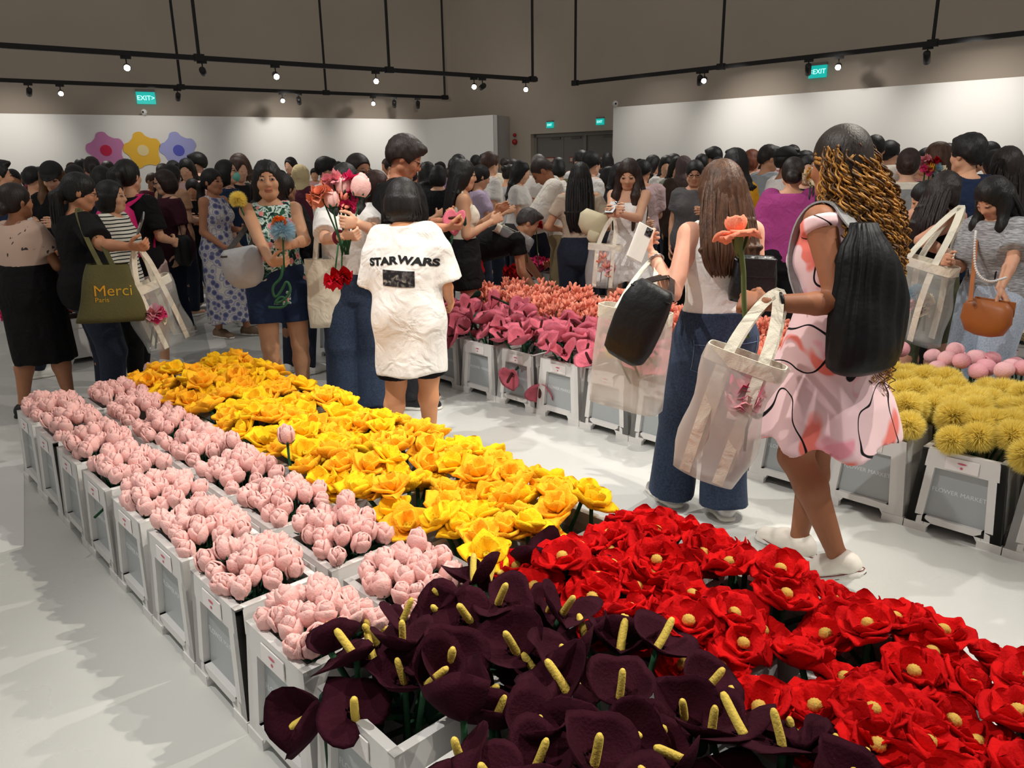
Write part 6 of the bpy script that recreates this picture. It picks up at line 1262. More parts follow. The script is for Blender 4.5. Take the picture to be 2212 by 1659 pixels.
# ------------------------------------------------------------------ people in the middle distance
def mid_people():
    lo = dict(v=.0150, vh=.0095, fingers=True)
    # left side
    R = put('woman with black ponytail and glasses in black tee, olive tote on shoulder', 178, 373, 4.68, 55, **lo, skin=(190, 132, 98), seed=51, bulk=1.14, RP=(283, 533, 4.42), Rel=(.3, -.5, -1), Rm='hold', Rn=(-.4, .5, .6), head=(6, 14, 0), glasses=True, top=dict(mat=BLACK, loose=.034, sleeve=.82, hem=.10, sw=.03), bottom=dict(mat=DEN2, loose=.022), shoes=(60, 58, 60), hair=dict(style='pony', len=.40, ph=.0, strands=40))
    phone('grey phone in the hand of the woman with the olive tote', atd(303, 487, 4.40), 60, -20, (120, 118, 116), roll=35)
    sh = wl(R, R.J['S'][1]); P = atd(233, 570, 4.40); olive = mat('olive_canvas', (82, 78, 44), .8, var=.12, bump=.3, bscale=120); o, Mi = tote('olive green canvas tote with gold lettering on a woman\'s shoulder', P, 150, .26, .33, .13, olive, olive, [sh + np.array([.0, -.02, .07])] * 2, band=False, bands_down=False, sw=.026, tw=.80, bw=1.5, seed=3, noise=.008, roll=-3, sx=.12)
    body = o.children[0]; bvb = BVHTree.FromPolygons([v.co.copy() for v in body.data.vertices], [p.vertices[:] for p in body.data.polygons])
    def pj(me):
        for v_ in me.vertices:
            h, *_ = bvb.ray_cast(Vector((v_.co.x, .6, v_.co.z)), Vector((0, -1, 0)))
            if h: v_.co.y = h.y + .003
    gold = mat('gold_foil', (214, 176, 60), .3, metal=.7)
    t = text('Merci', .088, gold, o, Matrix.Translation((-.01, .3, -.175)) @ Matrix.Rotation(math.pi, 4, 'Z') @ Matrix.Rotation(math.pi / 2, 4, 'X'), proj=pj, extr=0); t = text('Paris', .038, gold, o, Matrix.Translation((.05, .3, -.21)) @ Matrix.Rotation(math.pi, 4, 'Z') @ Matrix.Rotation(math.pi / 2, 4, 'X'), proj=pj, extr=0)
    P = atd(312, 612, 4.55); tote('clear plastic tote with cream straps beside the olive tote', P, 130, .30, .40, .14, PVC, CANVAS, [wl(R, R.J['W'][1]) + np.array([.02, .02, .0])] * 2, roll=17, sw=.030, seed=12, noise=.01); inside(['blush', 'hotpink', 'white'], P + np.array([.06, -.02, -.22]), 3, (.04, .02, .04), 'soft flower inside the clear tote beside the olive bag', 'flowers in the left clear tote', 1.3)
    put('woman in beige leaf-print blouse under a black pinafore skirt, far left', 28, 394, 4.72, 28, **lo, skin=(176, 120, 88), seed=52, bulk=1.14, Rh=(.08, .30, 1.02), Lh=(-.05, .30, 1.05), top=dict(mat=BEIGEP, loose=.034, sleeve=.62, sw=.05, hem=-.02), bottom=dict(kind='skirt', mat=BLACK, loose=.040, waist=.22, hemz=.40, flare=-.005, amp=.004), shoes=(30, 28, 28), feet={-1: (-.10, -.12, 0, 4), 1: (.08, .08, 0, 4)}, hair=dict(style='bun', ph=-.05, col=(36, 26, 22)))
    put('woman in black cap and black tee looking down, behind the pinafore', 104, 352, 6.4, 172, **lo, skin=FAIR, seed=53, head=(-8, 26, 0), Rh=(.10, .32, 1.1), Lh=(-.10, .32, 1.12), top=dict(mat=BLACK, loose=.03), bottom=dict(mat=DEN2), hair=dict(style='long', len=.12, col=(96, 66, 40), cap=mat('cap_black', (20, 20, 22), .7), front=2))
    put('short-haired man cut off by the left edge of the view', -14, 342, 5.6, 40, **lo, sex='m', skin=TAN, seed=54, top=dict(mat=NAVY, loose=.03), bottom=dict(mat=DEN2), hair=dict(style='short'))
    R = put('woman with pink backpack, black tee and cream shorts, seen from behind', 272, 343, 5.75, 10, **lo, skin=TAN, seed=55, Rh=(.16, .22, 1.0), Lh=(-.12, .25, 1.05), top=dict(mat=BLACK, loose=.03, sleeve=.8), bottom=dict(kind='shorts', mat=cloth(208, 178, 170), length=.55, loose=.03), hair=dict(style='pony', len=.20, ph=.06))
    P = wl(R, R.J['P0'] + R.J['u'] * .42 - R.J['f'] * .17); o, Mi = bag_root('backpack', 'bright pink nylon backpack with a knotted pink tassel', P, 10); pk = mat('pink_nylon', (206, 32, 106), .45, var=.12, bump=.6, bscale=20)
    sack([(0, .09, .05, 0, -.02), (-.04, .13, .08, 0, -.03), (-.14, .155, .10, 0, -.04), (-.28, .165, .11, 0, -.05), (-.37, .15, .10, 0, -.05), (-.40, .08, .05, 0, -.04)], 40, 3, .008, 8, close_top=True).build('bag_body', pk, o); sack([(-.17, .10, .03, 0, -.145), (-.2, .115, .045, 0, -.15), (-.30, .115, .05, 0, -.15), (-.34, .08, .03, 0, -.14)], 32, 3, .005, 4, close_top=True).build('front_pocket', pk, o)
    for sd in (-1, 1): S_ = R.J['S'][sd]; strap(o, Mi, [wl(R, R.J['P0'] + R.J['u'] * .40 - R.J['f'] * .16 + R.J['r'] * sd * .05), wl(R, S_ - R.J['r'] * sd * .04 - R.J['f'] * .06 + R.J['u'] * .02), wl(R, S_ - R.J['r'] * sd * .04 + R.J['u'] * .062), wl(R, S_ - R.J['r'] * sd * .03 + R.J['f'] * .10 - R.J['u'] * .06), wl(R, R.J['P0'] + R.J['u'] * .10 + R.J['r'] * sd * .16 - R.J['f'] * .05)], .05, pk, (1, 0, 0))
    put('person in a black-and-white striped shirt beside the pink backpack', 236, 388, 5.25, 85, **lo, skin=TAN, seed=56, top=dict(mat=STRIPE, loose=.035, sleeve=1.2), bottom=dict(mat=BLACK), hair=dict(style='bob', len=.06))
    R = put('older woman with glasses and bobbed hair in a maroon shirt', 347, 366, 7.2, -128, **lo, skin=FAIR, seed=57, glasses=True, head=(6, 8, 0), top=dict(mat=cloth(66, 30, 44), loose=.035, sleeve=.85, hem=.16), bottom=dict(mat=cloth(24, 30, 48)), shoes=(150, 140, 128), hair=dict(style='bob', len=.05, col=(44, 30, 26), fringe=1))
    P = wl(R, R.J['P0'] + R.J['r'] * -.24 + R.J['u'] * .12); o, Mi = bag_root('shoulder_bag', 'black shoulder bag behind the maroon shirt', P, -120); sack([(0, .11, .05), (-.05, .14, .07), (-.22, .15, .08), (-.28, .10, .05)], 32, 3, .006, 2, close_top=True).build('bag_body', mat('black_canvas', (14, 14, 16), .5), o); strap(o, Mi, [P, wl(R, R.J['S'][-1] + R.J['u'] * .06), P + np.array([.04, .1, 0])], .02, BLACK, (1, 0, 0))
    R = put('woman in a sleeveless blue blossom-print dress turned to the right', 456, 363, 6.95, 108, **lo, skin=(176, 122, 92), seed=58, Rh=(.12, .16, .86), Lh=(-.1, .2, 1.0), top=dict(kind='tank', mat=BLUEP, loose=.022, hem=.02, skirt=dict(hemz=.17, flare=.05, n=7, amp=.01)), shoes=(128, 104, 84), feet={-1: (-.1, .14, 0, 10), 1: (.06, -.06, 0, 10)}, hair=dict(style='pony', len=.22, ph=.0))
    put('woman in teal face mask and navy top behind the blue dress', 484, 344, 7.5, 70, **lo, skin=FAIR, seed=59, head=(20, -8, 0), mask=mat('mask_teal', (120, 196, 178), .7), glasses=True, top=dict(mat=cloth(32, 48, 72), loose=.035), bottom=dict(mat=BLACK), hair=dict(style='bob', len=.08, fringe=1))
    put('woman in beige knit with long brown hair touching her face', 506, 333, 8.6, -75, **lo, skin=FAIR, seed=60, head=(0, 20, 0), Rh=(.0, .2, 1.42), Lh=(-.02, .18, 1.40), top=dict(mat=cloth(206, 190, 172), loose=.04, sleeve=1.8), bottom=dict(mat=DEN2), hair=dict(style='long', len=.30, col=BRNH))
    flower('fluff', tuple(atd(515, 438, 4.60)), 'fluffy yellow pompon sticking up behind the floral-top woman\'s shoulder', 'lone yellow pompon', 0, 0, 0, .95, stemlen=.30, stemdir=(.4, -.1, -1))
    # centre
    R = put('tall man in black tee with glasses examining a pink anthurium', 894, 298, 4.72, 88, **lo, sex='m', bulk=1.06, skin=(188, 126, 94), seed=61, glasses=True, head=(-4, 26, 0), RP=(962, 492, 4.50), LP=(950, 478, 4.80), Rm='grip', Lm='grip', Rn=(-.3, .2, .8), Ln=(.3, .2, .8), top=dict(mat=BLACK, loose=.045, sleeve=.9, sw=.045, hem=.14), bottom=dict(mat=cloth(44, 44, 48), loose=.025), shoes=(30, 30, 34), hair=dict(style='short', col=(40, 30, 26), thick=.02))
    flower('rose', tuple(atd(986, 470, 4.55)), 'pink anthurium held in both hands by the tall man', 'held anthurium', -1.2, 2.6, 0, 1.0, var=3, stemlen=.30, stemdir=(-.25, 0, -1), stemm=STEM)
    put('man with glasses and short hair behind the bouquet', 776, 331, 5.7, 128, **lo, sex='m', skin=(150, 102, 76), seed=62, glasses=True, head=(0, 8, 0), top=dict(mat=cloth(28, 28, 32), loose=.04), bottom=dict(mat=DEN2), hair=dict(style='buzz', col=(34, 26, 24)))
    put('woman with brown hair and black top between bouquet and white tee', 818, 368, 5.45, 100, **lo, skin=FAIR, seed=63, glasses=True, head=(20, 10, 0), top=dict(mat=BLACK, loose=.035), bottom=dict(mat=BLACK), hair=dict(style='long', len=.08, col=(58, 34, 28)))
    put('person in black long-sleeved top behind the floral-top woman', 610, 372, 5.6, 30, **lo, skin=(150, 104, 78), seed=64, Rh=(.26, .22, .98), top=dict(mat=BLACK, loose=.04, sleeve=1.2), bottom=dict(mat=DEN2), hair=dict(style='pony', len=.18))
    R = put('woman in cream halter top and black shorts with long wavy black hair', 1004, 343, 5.9, 80, **lo, skin=(196, 148, 116), seed=65, Rh=(.10, .22, 1.12), Rel=(.3, -.6, -1), Lh=(-.05, .28, 1.18), Rm='hold', head=(0, 6, 0), top=dict(kind='strap', mat=CREAM, loose=.008, hem=-.06), bottom=dict(kind='shorts', mat=BLACK, length=.62, loose=.028, waist=.14), feet={-1: (-.08, .22, 0, 5), 1: (.08, -.14, .05, 5)}, hair=dict(style='long', len=.34, strands=60))
    R = put('person bent far over the crates in black tee and red shorts', 1156, 452, 6.6, 82, **lo, sex='m', Hmin=1.6, skin=(196, 144, 112), seed=66, lean=74, drop=.04, hip=(0, -.10), head=(0, -10, 0), Rh=(.16, .50, .48), Lh=(-.14, .62, .50), top=dict(mat=BLACK, loose=.03, sleeve=.5, hem=.06), bottom=dict(kind='shorts', mat=cloth(186, 24, 40), length=.55, loose=.03), hair=dict(style='short', col=(60, 56, 56)), feet={-1: (-.12, -.1, 0, 8), 1: (.12, -.05, 0, 8)})
    P = wl(R, R.J['P0'] + R.J['u'] * .30 - R.J['f'] * .14); tote('clear plastic tote slung over the back of the bent-over person', P, 82, .40, .34, .12, PVC, CANVAS, [wl(R, R.J['S'][1] + R.J['u'] * .02 - R.J['f'] * .05)] * 2, roll=0, pitch=60, seed=4, noise=.012, sw=.032)
    R = put('shaved-headed man in cream shirt and khaki trousers leaning to the crates', 1148, 350, 6.9, -88, **lo, sex='m', skin=(158, 104, 74), seed=67, lean=16, head=(0, 40, 0), Rh=(.16, .34, .92), Lh=(-.12, .46, .96), Lm='hold', Rm='hold', top=dict(mat=OFFW, loose=.05, sleeve=1.45, sw=.05, hem=.18, fold=.009), bottom=dict(mat=cloth(142, 128, 96), loose=.045), hair=dict(style='buzz', col=(46, 34, 30), thick=.003))
    for i, (x, y, kd) in enumerate(((1133, 478, 'carn'), (1158, 492, 'carn'))): B = atd(x, y, 6.7); flower(kd, tuple(B), 'red carnation on a long stem being pulled from the crates, %s one' % ('taller', 'shorter')[i], 'pulled red carnations', 0, 0, 0, 1.3, stemlen=.36, stemdir=(.06, 0, -1), stemm=OLV)
    R = put('woman in taupe tee and jeans with long straight black hair, from behind', 1253, 349, 6.35, 4, **lo, skin=(196, 146, 112), seed=68, Rh=(.15, .20, 1.0), Lh=(-.15, .18, 1.0), Lel=(-.6, -.5, -.5), Rel=(.6, -.5, -.5), top=dict(mat=cloth(176, 160, 142), loose=.016, sleeve=.62, hem=-.02), bottom=dict(mat=DEN2, loose=.02), hair=dict(style='long', len=.34, strands=50))
    P = atd(1290, 458, 6.1); o, Mi = bag_root('sling_bag', 'cream crescent sling bag on the taupe-tee woman\'s right hip', P, 10, 20); cb = mat('cream_nylon', (206, 196, 164), .6, var=.05); sack([(0, .09, .03), (-.05, .12, .055), (-.14, .11, .06), (-.19, .06, .03)], 32, 2.4, .004, 2, close_top=True).build('bag_body', cb, o); sack([(-.14, .04, .02, .04, -.06), (-.16, .05, .03, .04, -.06), (-.21, .045, .03, .04, -.06), (-.23, .02, .02, .04, -.06)], 24, 3, .002, 2, close_top=True).build('small_pouch', cb, o); S_ = wl(R, R.J['S'][1]); strap(o, Mi, [P + np.array([-.06, 0, 0]), S_ + np.array([-.06, -.05, -.1]), S_ + np.array([-.06, 0, .06]), S_ + np.array([-.04, .12, -.15]), P + np.array([.08, .06, -.02])], .034, cb, (1, 0, 0))
    R = put('young woman in white strapless mini dress looking at her phone', 1357, 345, 6.0, -150, **lo, skin=(206, 158, 128), seed=69, head=(-14, 24, 0), RP=(1328, 456, 5.80), LP=(1338, 462, 5.78), Rm='hold', Lm='hold', Rel=(.5, -.4, -.9), Lel=(-.5, -.4, -.9), top=dict(kind='strap', mat=WHITE, loose=.012, hem=.02, skirt=dict(hemz=.63, flare=.08, n=10, amp=.014)), shoes=(60, 58, 60), hair=dict(style='long', len=.36, col=(44, 28, 22), front=2, strands=40))
    phone('dark phone in the hands of the woman in the white mini dress', atd(1322, 448, 5.74), -150, 60)
    P = atd(1308, 528, 5.9); tote('clear plastic tote with white straps in front of the white mini dress', P, 5, .26, .33, .12, PVC, CANVAS, [atd(1325, 470, 5.9)] * 2, roll=4, seed=6, noise=.008, sw=.030); inside(['blush', 'coral'], P + np.array([0, 0, -.16]), 3, (.06, .03, .06), 'soft flower inside the clear tote in front of the mini dress', 'flowers in the middle clear tote', 1.1)
    # right side
    R = put('woman in magenta gathered blouse and black trousers, from behind', 1716, 338, 5.7, 22, **lo, skin=TAN, seed=71, bulk=1.12, top=dict(mat=cloth(158, 62, 124), loose=.05, sleeve=1.2, sw=.05, hem=.04, boxy=.22, fold=.011, neck=.085), bottom=dict(mat=BLACK, loose=.045), hair=dict(style='bun', ph=-.03, col=(30, 22, 20)))
    put('woman with shoulder-length black hair in a mustard yellow tee', 1588, 319, 6.2, -28, **lo, skin=(112, 74, 54), seed=72, bulk=1.1, top=dict(mat=cloth(222, 158, 22), loose=.035, sleeve=.9, hem=.12), bottom=dict(mat=DEN3), hair=dict(style='long', len=.10, col=(20, 17, 17)))
    put('man in grey polo with a dark shoulder strap', 1668, 312, 7.4, 78, **lo, sex='m', skin=TAN, seed=73, head=(6, 8, 0), top=dict(mat=cloth(156, 162, 166), loose=.04, sleeve=.8, hem=.12), bottom=dict(mat=DEN2), hair=dict(style='short', col=(38, 32, 30)))
    put('man in black baseball cap and pale top beside the grey polo', 1703, 316, 6.9, 84, **lo, sex='m', skin=(150, 102, 76), seed=74, top=dict(mat=cloth(214, 208, 206), loose=.03), bottom=dict(mat=DEN2), hair=dict(style='short', cap=mat('cap_black', (20, 20, 22), .7)))
    put('girl with glasses in a dark grey tee facing the viewer', 1502, 346, 6.9, 194, **lo, skin=(196, 146, 118), seed=75, glasses=True, head=(0, 14, 0), Lh=(-.1, .3, 1.1), top=dict(mat=cloth(86, 84, 86), loose=.04), bottom=dict(mat=BLACK), hair=dict(style='bun', ph=-.02))
    R = put('woman in navy dress with a clear tote on her shoulder, right', 1966, 319, 5.9, 26, **lo, skin=FAIR, seed=76, top=dict(kind='tank', mat=cloth(24, 32, 54), loose=.03, hem=.02, skirt=dict(hemz=.5, flare=.03)), hair=dict(style='bun', ph=.0, col=(48, 30, 24)), Rh=(.12, .26, 1.05))
    P = atd(1962, 395, 5.6); tote('clear tote with cream straps behind the golden curls', P, 20, .26, .30, .12, PVC, CANVAS, [wl(R, R.J['S'][-1] + R.J['u'] * .06)] * 2, seed=7, sw=.030, noise=.01)
    R = put('big dark-haired man in navy tee at the right, from behind', 2095, 289, 5.0, -18, **lo, sex='m', bulk=1.05, skin=TAN, seed=77, top=dict(mat=cloth(26, 38, 64), loose=.035, sleeve=.8, hem=.14), bottom=dict(mat=BLACK), hair=dict(style='short', thick=.02))
    put('girl with a blue hair tie bending her head, right', 1986, 394, 4.75, -70, **lo, Hmin=1.35, skin=TAN, seed=78, head=(0, 26, 0), top=dict(mat=cloth(226, 220, 208), loose=.02, kind='tank'), bottom=dict(mat=cloth(86, 92, 70)), hair=dict(style='bun', ph=-.01, tie=mat('tie_blue', (44, 46, 150), .7)))
    R = put('woman in black tank with long dark hair reading her phone, clear tote on shoulder', 2062, 374, 4.58, 62, **lo, skin=(206, 150, 122), seed=79, bulk=1.1, head=(10, 28, 0), RP=(2068, 556, 4.44), Rm='hold', LP=(2085, 545, 4.66), Rel=(.2, -.7, -1), top=dict(kind='strap', mat=BLACK, loose=.014, hem=.0), bottom=dict(kind='shorts', mat=cloth(84, 84, 62), length=.9, loose=.03), hair=dict(style='long', len=.20, col=(34, 24, 22), front=1, strands=50))
    phone('black phone held by the woman in the black tank', atd(2075, 562, 4.38), 80, 70)
    S_ = wl(R, R.J['S'][1]); P = atd(2000, 562, 4.28); tote('large clear tote with cream straps holding a blue flower, right', P, 68, .40, .45, .16, PVC, CANVAS, [S_ + np.array([-.01, -.03, .06]), S_ + np.array([.02, .02, .06])], roll=8, seed=14, noise=.012, sw=.040); inside(['white', 'blush', 'white'], P + np.array([.02, .04, -.30]), 3, (.09, .03, .05), 'soft flower inside the large clear tote at right', 'flowers in the right clear tote', 1.2); flower('bluefluff', tuple(P + np.array([-.03, .0, -.20])), 'blue pompon flower inside the large clear tote at right', 'blue flower in tote', 0, 0, 0, 1.0, stemlen=.15)
    R = put('woman in heather grey tee and light jeans looking down, far right', 2128, 393, 4.06, -112, **lo, skin=(206, 152, 122), seed=80, face=True, head=(4, 36, 0), lean=8, LP=(2138, 690, 3.76), Lm='relax', Lel=(-.4, -.9, -.2), Rh=(.06, .32, 1.0), Rm='hold', Ld=(-.55, -.1, -.8), top=dict(mat=HEATH, loose=.04, sleeve=.85, sw=.04, hem=.06), bottom=dict(mat=DEN3, loose=.04), hair=dict(style='long', len=.42, front=2, strands=80, thick=.014, w=1.1))
    P = atd(2135, 650, 3.83); o, Mi = bag_root('crossbody_bag', 'tan brown leather crossbody bag on the grey tee', P, -112, 0); tb = mat('tan_leather', (150, 86, 42), .45, var=.1); sack([(.0, .10, .03), (-.03, .125, .045), (-.10, .13, .05), (-.16, .10, .04), (-.175, .05, .02)], 36, 2.6, .003, 2, close_top=True).build('bag_body', tb, o); m = MB(); m.box((-.11, -.05, -.07), (.11, -.044, .005)); bevel(m.build('flap', tb, o, False), .008)
    S_ = wl(R, R.J['S'][1]); strap(o, Mi, [P + np.array([-.09, .0, .0]), wl(R, R.J['P0'] + R.J['u'] * .30 + R.J['f'] * .16), S_ + np.array([0, 0, .06])], .020, tb, (1, 0, 0))
    m = MB(); c = wl(R, R.J['P0'] + R.J['u'] * .45); pts = _smooth([atd(2108, 500, 3.82), atd(2104, 545, 3.78), atd(2108, 590, 3.75), atd(2135, 612, 3.73), atd(2172, 600, 3.75)], 3)
    for p_ in pts[::1]: m.ell(p_, (.0065, .0065, .0065), 8, 6)
    tag(m.build('bead_strap', mat('pearl', (214, 210, 208), .3)), 'string of white pearl beads across the heather grey tee', 'bead strap')
    put('woman with long wavy dark hair in taupe top at the far right', 2178, 318, 5.2, 8, **lo, skin=TAN, seed=81, top=dict(mat=cloth(128, 116, 104), loose=.03, sleeve=.9), bottom=dict(mat=BLACK), hair=dict(style='long', len=.30, w=1.25, thick=.02, strands=50, col=(30, 22, 20)))
mid_people()

# ------------------------------------------------------------------ the crowd further back
ARCH = {}
def arche(name, **kw):
    R = person('', (0, 0), 0, H=1.65, v=.021, vh=.0145, fingers=False, root=False, shoes=None, **kw); ARCH[name] = R
def archetypes():
    d = dict(kind='pants', mat=DEN2)
    arche('f_long', skin=FAIR, hair=dict(style='long', len=.26), top=dict(loose=.03), bottom=d, Rh=(.10, .26, 1.05), Lh=(-.10, .26, 1.05), head=(0, 16, 0), seed=2)
    arche('f_long_side', skin=TAN, hair=dict(style='long', len=.30), top=dict(loose=.03, sleeve=.3), bottom=d, Rh=(.14, .2, 1.0), head=(25, 8, 0), seed=3)
    arche('f_pony', skin=TAN, hair=dict(style='pony', len=.24), top=dict(loose=.03), bottom=d, Rh=(.05, .3, 1.15), head=(-15, 20, 0), seed=4)
    arche('f_bob', skin=FAIR, hair=dict(style='bob', len=.05), top=dict(loose=.035), bottom=d, Lh=(-.08, .28, 1.1), head=(10, 10, 0), seed=5)
    arche('f_bun', skin=TAN, hair=dict(style='bun'), top=dict(loose=.02, kind='tank'), bottom=d, Rh=(.1, .28, 1.1), Lh=(-.1, .28, 1.1), head=(0, 25, 0), seed=6)
    arche('m_short', sex='m', skin=TAN, hair=dict(style='short'), top=dict(loose=.04, sleeve=.8), bottom=d, Rh=(.1, .28, 1.1), head=(10, 12, 0), seed=7)
    arche('m_short2', sex='m', skin=FAIR, hair=dict(style='short', thick=.018), top=dict(loose=.035, sleeve=.7), bottom=d, head=(-25, 4, 0), seed=8)
    arche('m_buzz', sex='m', skin=(176, 124, 94), hair=dict(style='buzz', thick=.003), top=dict(loose=.04), bottom=d, Rh=(.1, .28, 1.1), Lh=(-.1, .28, 1.1), head=(0, 22, 0), seed=9)
    arche('hijab', skin=TAN, hair=dict(style='hijab'), top=dict(loose=.05, sleeve=1.8), bottom=dict(kind='skirt', mat=BLACK, hemz=.15, flare=.05), seed=10)
archetypes()
def crowd(label, hx, hy, D, yaw, arch, topc, hairc=BLKH, botm=None, group='people in the far crowd', xy=None, H=None):
    A = ARCH[arch]
    if xy is None:
        for dd in (0, .2, -.2, .4, -.4, .6, .8, -.6, 1.0, 1.3, 1.6):
            T = atd(hx, hy, D + dd); xy = T[:2]
            if all((xy[0] - p[0]) ** 2 + (xy[1] - p[1]) ** 2 > .19 for p in PLACED): break
        H = min(max(T[2] + .0, 1.46), 1.86)
    sc = H / 1.665; a = -math.radians(yaw); M = Matrix.Translation((xy[0], xy[1], 0)) @ Matrix.Rotation(a, 4, 'Z') @ Matrix.Scale(sc, 4)
    o = thing('person', label, 'person', mw=M, group=group); PLACED.append((xy[0], xy[1]))
    for nm, me, m_ in A.parts:
        if nm in ('shirt', 'tank_top', 'strap_top', 'dress'): m_ = topc if not isinstance(topc, tuple) else cloth(*topc)
        elif nm in ('hair', 'headscarf'): m_ = (hairmat(*hairc) if nm == 'hair' else cloth(*hairc))
        elif nm in ('trousers', 'skirt') and botm is not None: m_ = botm
        mk(nm, me, m_, o)
    return o
W_, BK, GY = (228, 224, 218), (24, 23, 26), (120, 120, 122)
NAMED = [
    ('bearded man in white tee looking down, before the left wall', 843, 333, 9.6, 100, 'm_short', W_), ('boy in white tee with short black hair facing right', 698, 335, 8.0, 84, 'm_short2', W_),
    ('woman in cream headscarf with maroon shawl', 646, 352, 8.2, 30, 'hijab', (84, 40, 54), (212, 194, 150)), ('woman in brown-grey headscarf', 1478, 333, 8.4, 10, 'hijab', (70, 56, 50), (98, 84, 84)),
    ('young man in white striped shirt facing right', 1275, 322, 7.8, 72, 'm_short2', W_), ('man with cropped grey hair and white tee facing the viewer', 1166, 326, 8.8, 205, 'm_buzz', W_, (110, 104, 100)),
    ('girl in bright yellow tee with a grey strap', 1312, 356, 8.6, 70, 'f_bob', (220, 200, 40)), ('woman in white blouse looking down beside the clear tote', 1118, 342, 8.2, 100, 'f_long', W_),
    ('woman in pale grey tee seen from the side', 1095, 350, 8.8, 60, 'f_bun', (186, 186, 188)), ('man in cream shirt with a mustard backpack', 1058, 325, 9.2, -40, 'm_short2', (210, 200, 178)),
    ('woman in lilac shirt bending to the crates', 1030, 350, 7.6, 80, 'f_pony', (190, 172, 198)), ('man in mauve polo with back turned', 980, 336, 9.8, 20, 'm_short', (130, 100, 126)),
    ('short-haired woman in black tee with white backpack', 944, 352, 8.2, 5, 'f_bob', BK), ('woman in pale floral top left of the white backpack', 920, 345, 8.6, 10, 'f_long_side', (222, 206, 190)),
    ('woman with white camisole looking at her phone', 1440, 331, 9.6, 190, 'f_long', W_), ('woman in white tee with long dark hair in profile', 1408, 331, 10.4, 60, 'f_long_side', W_), ('woman in white face mask and sage jacket', 1462, 333, 8.8, 170, 'f_long', (150, 160, 146)),
    ('man with back turned, dark hair, left of the mustard tee', 1516, 328, 8.6, 10, 'm_short', BK), ('tall man with dark hair above the brown-haired woman', 1545, 314, 9.6, -20, 'm_short2', BK), ('man in dark cap above the brown-haired woman', 1552, 334, 7.6, 15, 'm_short', BK),
    ('woman with auburn bob in a white mask', 1622, 318, 9.0, 60, 'f_bob', (214, 190, 176), (110, 58, 38)), ('man in white shirt with a black strap behind the curls', 1893, 285, 6.9, 10, 'm_short', (214, 206, 194)),
    ('young man in profile right of the white shirt', 1922, 300, 7.8, 80, 'm_short2', W_), ('woman with long brown hair in profile, right', 2036, 300, 6.6, -80, 'f_long_side', (196, 150, 122), (80, 54, 38)),
    ('woman holding a mixed bouquet, facing the viewer', 2003, 314, 7.0, 200, 'f_bob', (210, 150, 140)), ('woman in lilac camisole behind the golden curls', 1890, 334, 6.4, 30, 'f_pony', (176, 180, 206)), ('person with black hair left of the big navy-tee man', 2058, 304, 6.8, -60, 'm_short', BK),
    ('person with black bob at the right edge of the wall', 2160, 316, 6.4, -20, 'f_long', BK), ('person in white and black right of the navy tee', 2145, 300, 7.2, -40, 'f_bob', W_), ('woman with dark hair and glasses, black dress, right of curls', 1748, 330, 6.6, 190, 'f_bob', BK),
    ('man in pale blue shirt with dark strap near the golden curls', 1735, 320, 7.8, 60, 'm_short', (170, 176, 190)), ('woman with ponytail at the left edge in white tee', 62, 354, 7.2, 10, 'm_short', W_), ('person in maroon top with black face mask, far left', 25, 358, 8.2, 160, 'm_buzz', (80, 40, 52)),
    ('man in black with hand raised before the mauve decal', 172, 338, 10.0, -30, 'm_short', BK), ('woman with black hair left of the painted yellow flower', 152, 350, 7.6, 15, 'f_long', BK), ('man with cropped hair and navy collar', 250, 356, 6.6, 8, 'm_short2', NAVY),
    ('man bowing his head below the blue decal', 372, 342, 9.4, 150, 'm_short', BK), ('woman with long black hair and pink sleeves below the blue decal', 402, 337, 9.0, 175, 'f_long', (206, 170, 168)), ('tall man in black before the blue decal', 427, 326, 9.4, -70, 'm_short2', BK),
    ('woman in tan sleeveless top with long black hair', 362, 349, 8.0, 20, 'f_long', (196, 150, 118)), ('woman with pinned-up hair left of the blue dress', 415, 380, 8.0, 170, 'f_bun', BK), ('woman with black hair behind the pink backpack', 212, 352, 6.8, 0, 'f_long', BK),
    ('man in green jacket raising a camera near the doors', 1205, 336, 9.4, 20, 'f_bob', (88, 84, 58)), ('man in light shirt near the grey doors', 1258, 322, 10.4, -10, 'm_short2', (190, 190, 188)), ('woman in dark tee behind the mini dress', 1335, 345, 7.2, 120, 'f_long', (40, 36, 46)),
    ('woman with backpack in pink top right of the mini dress', 1388, 340, 7.8, 15, 'm_short', (216, 186, 186)), ('person with black hair in black tee beside the bearded man', 872, 350, 7.0, 60, 'f_pony', BK),
]
for a in NAMED: crowd(a[0], a[1], a[2], a[3], a[4], a[5], a[6], *(a[7:]))
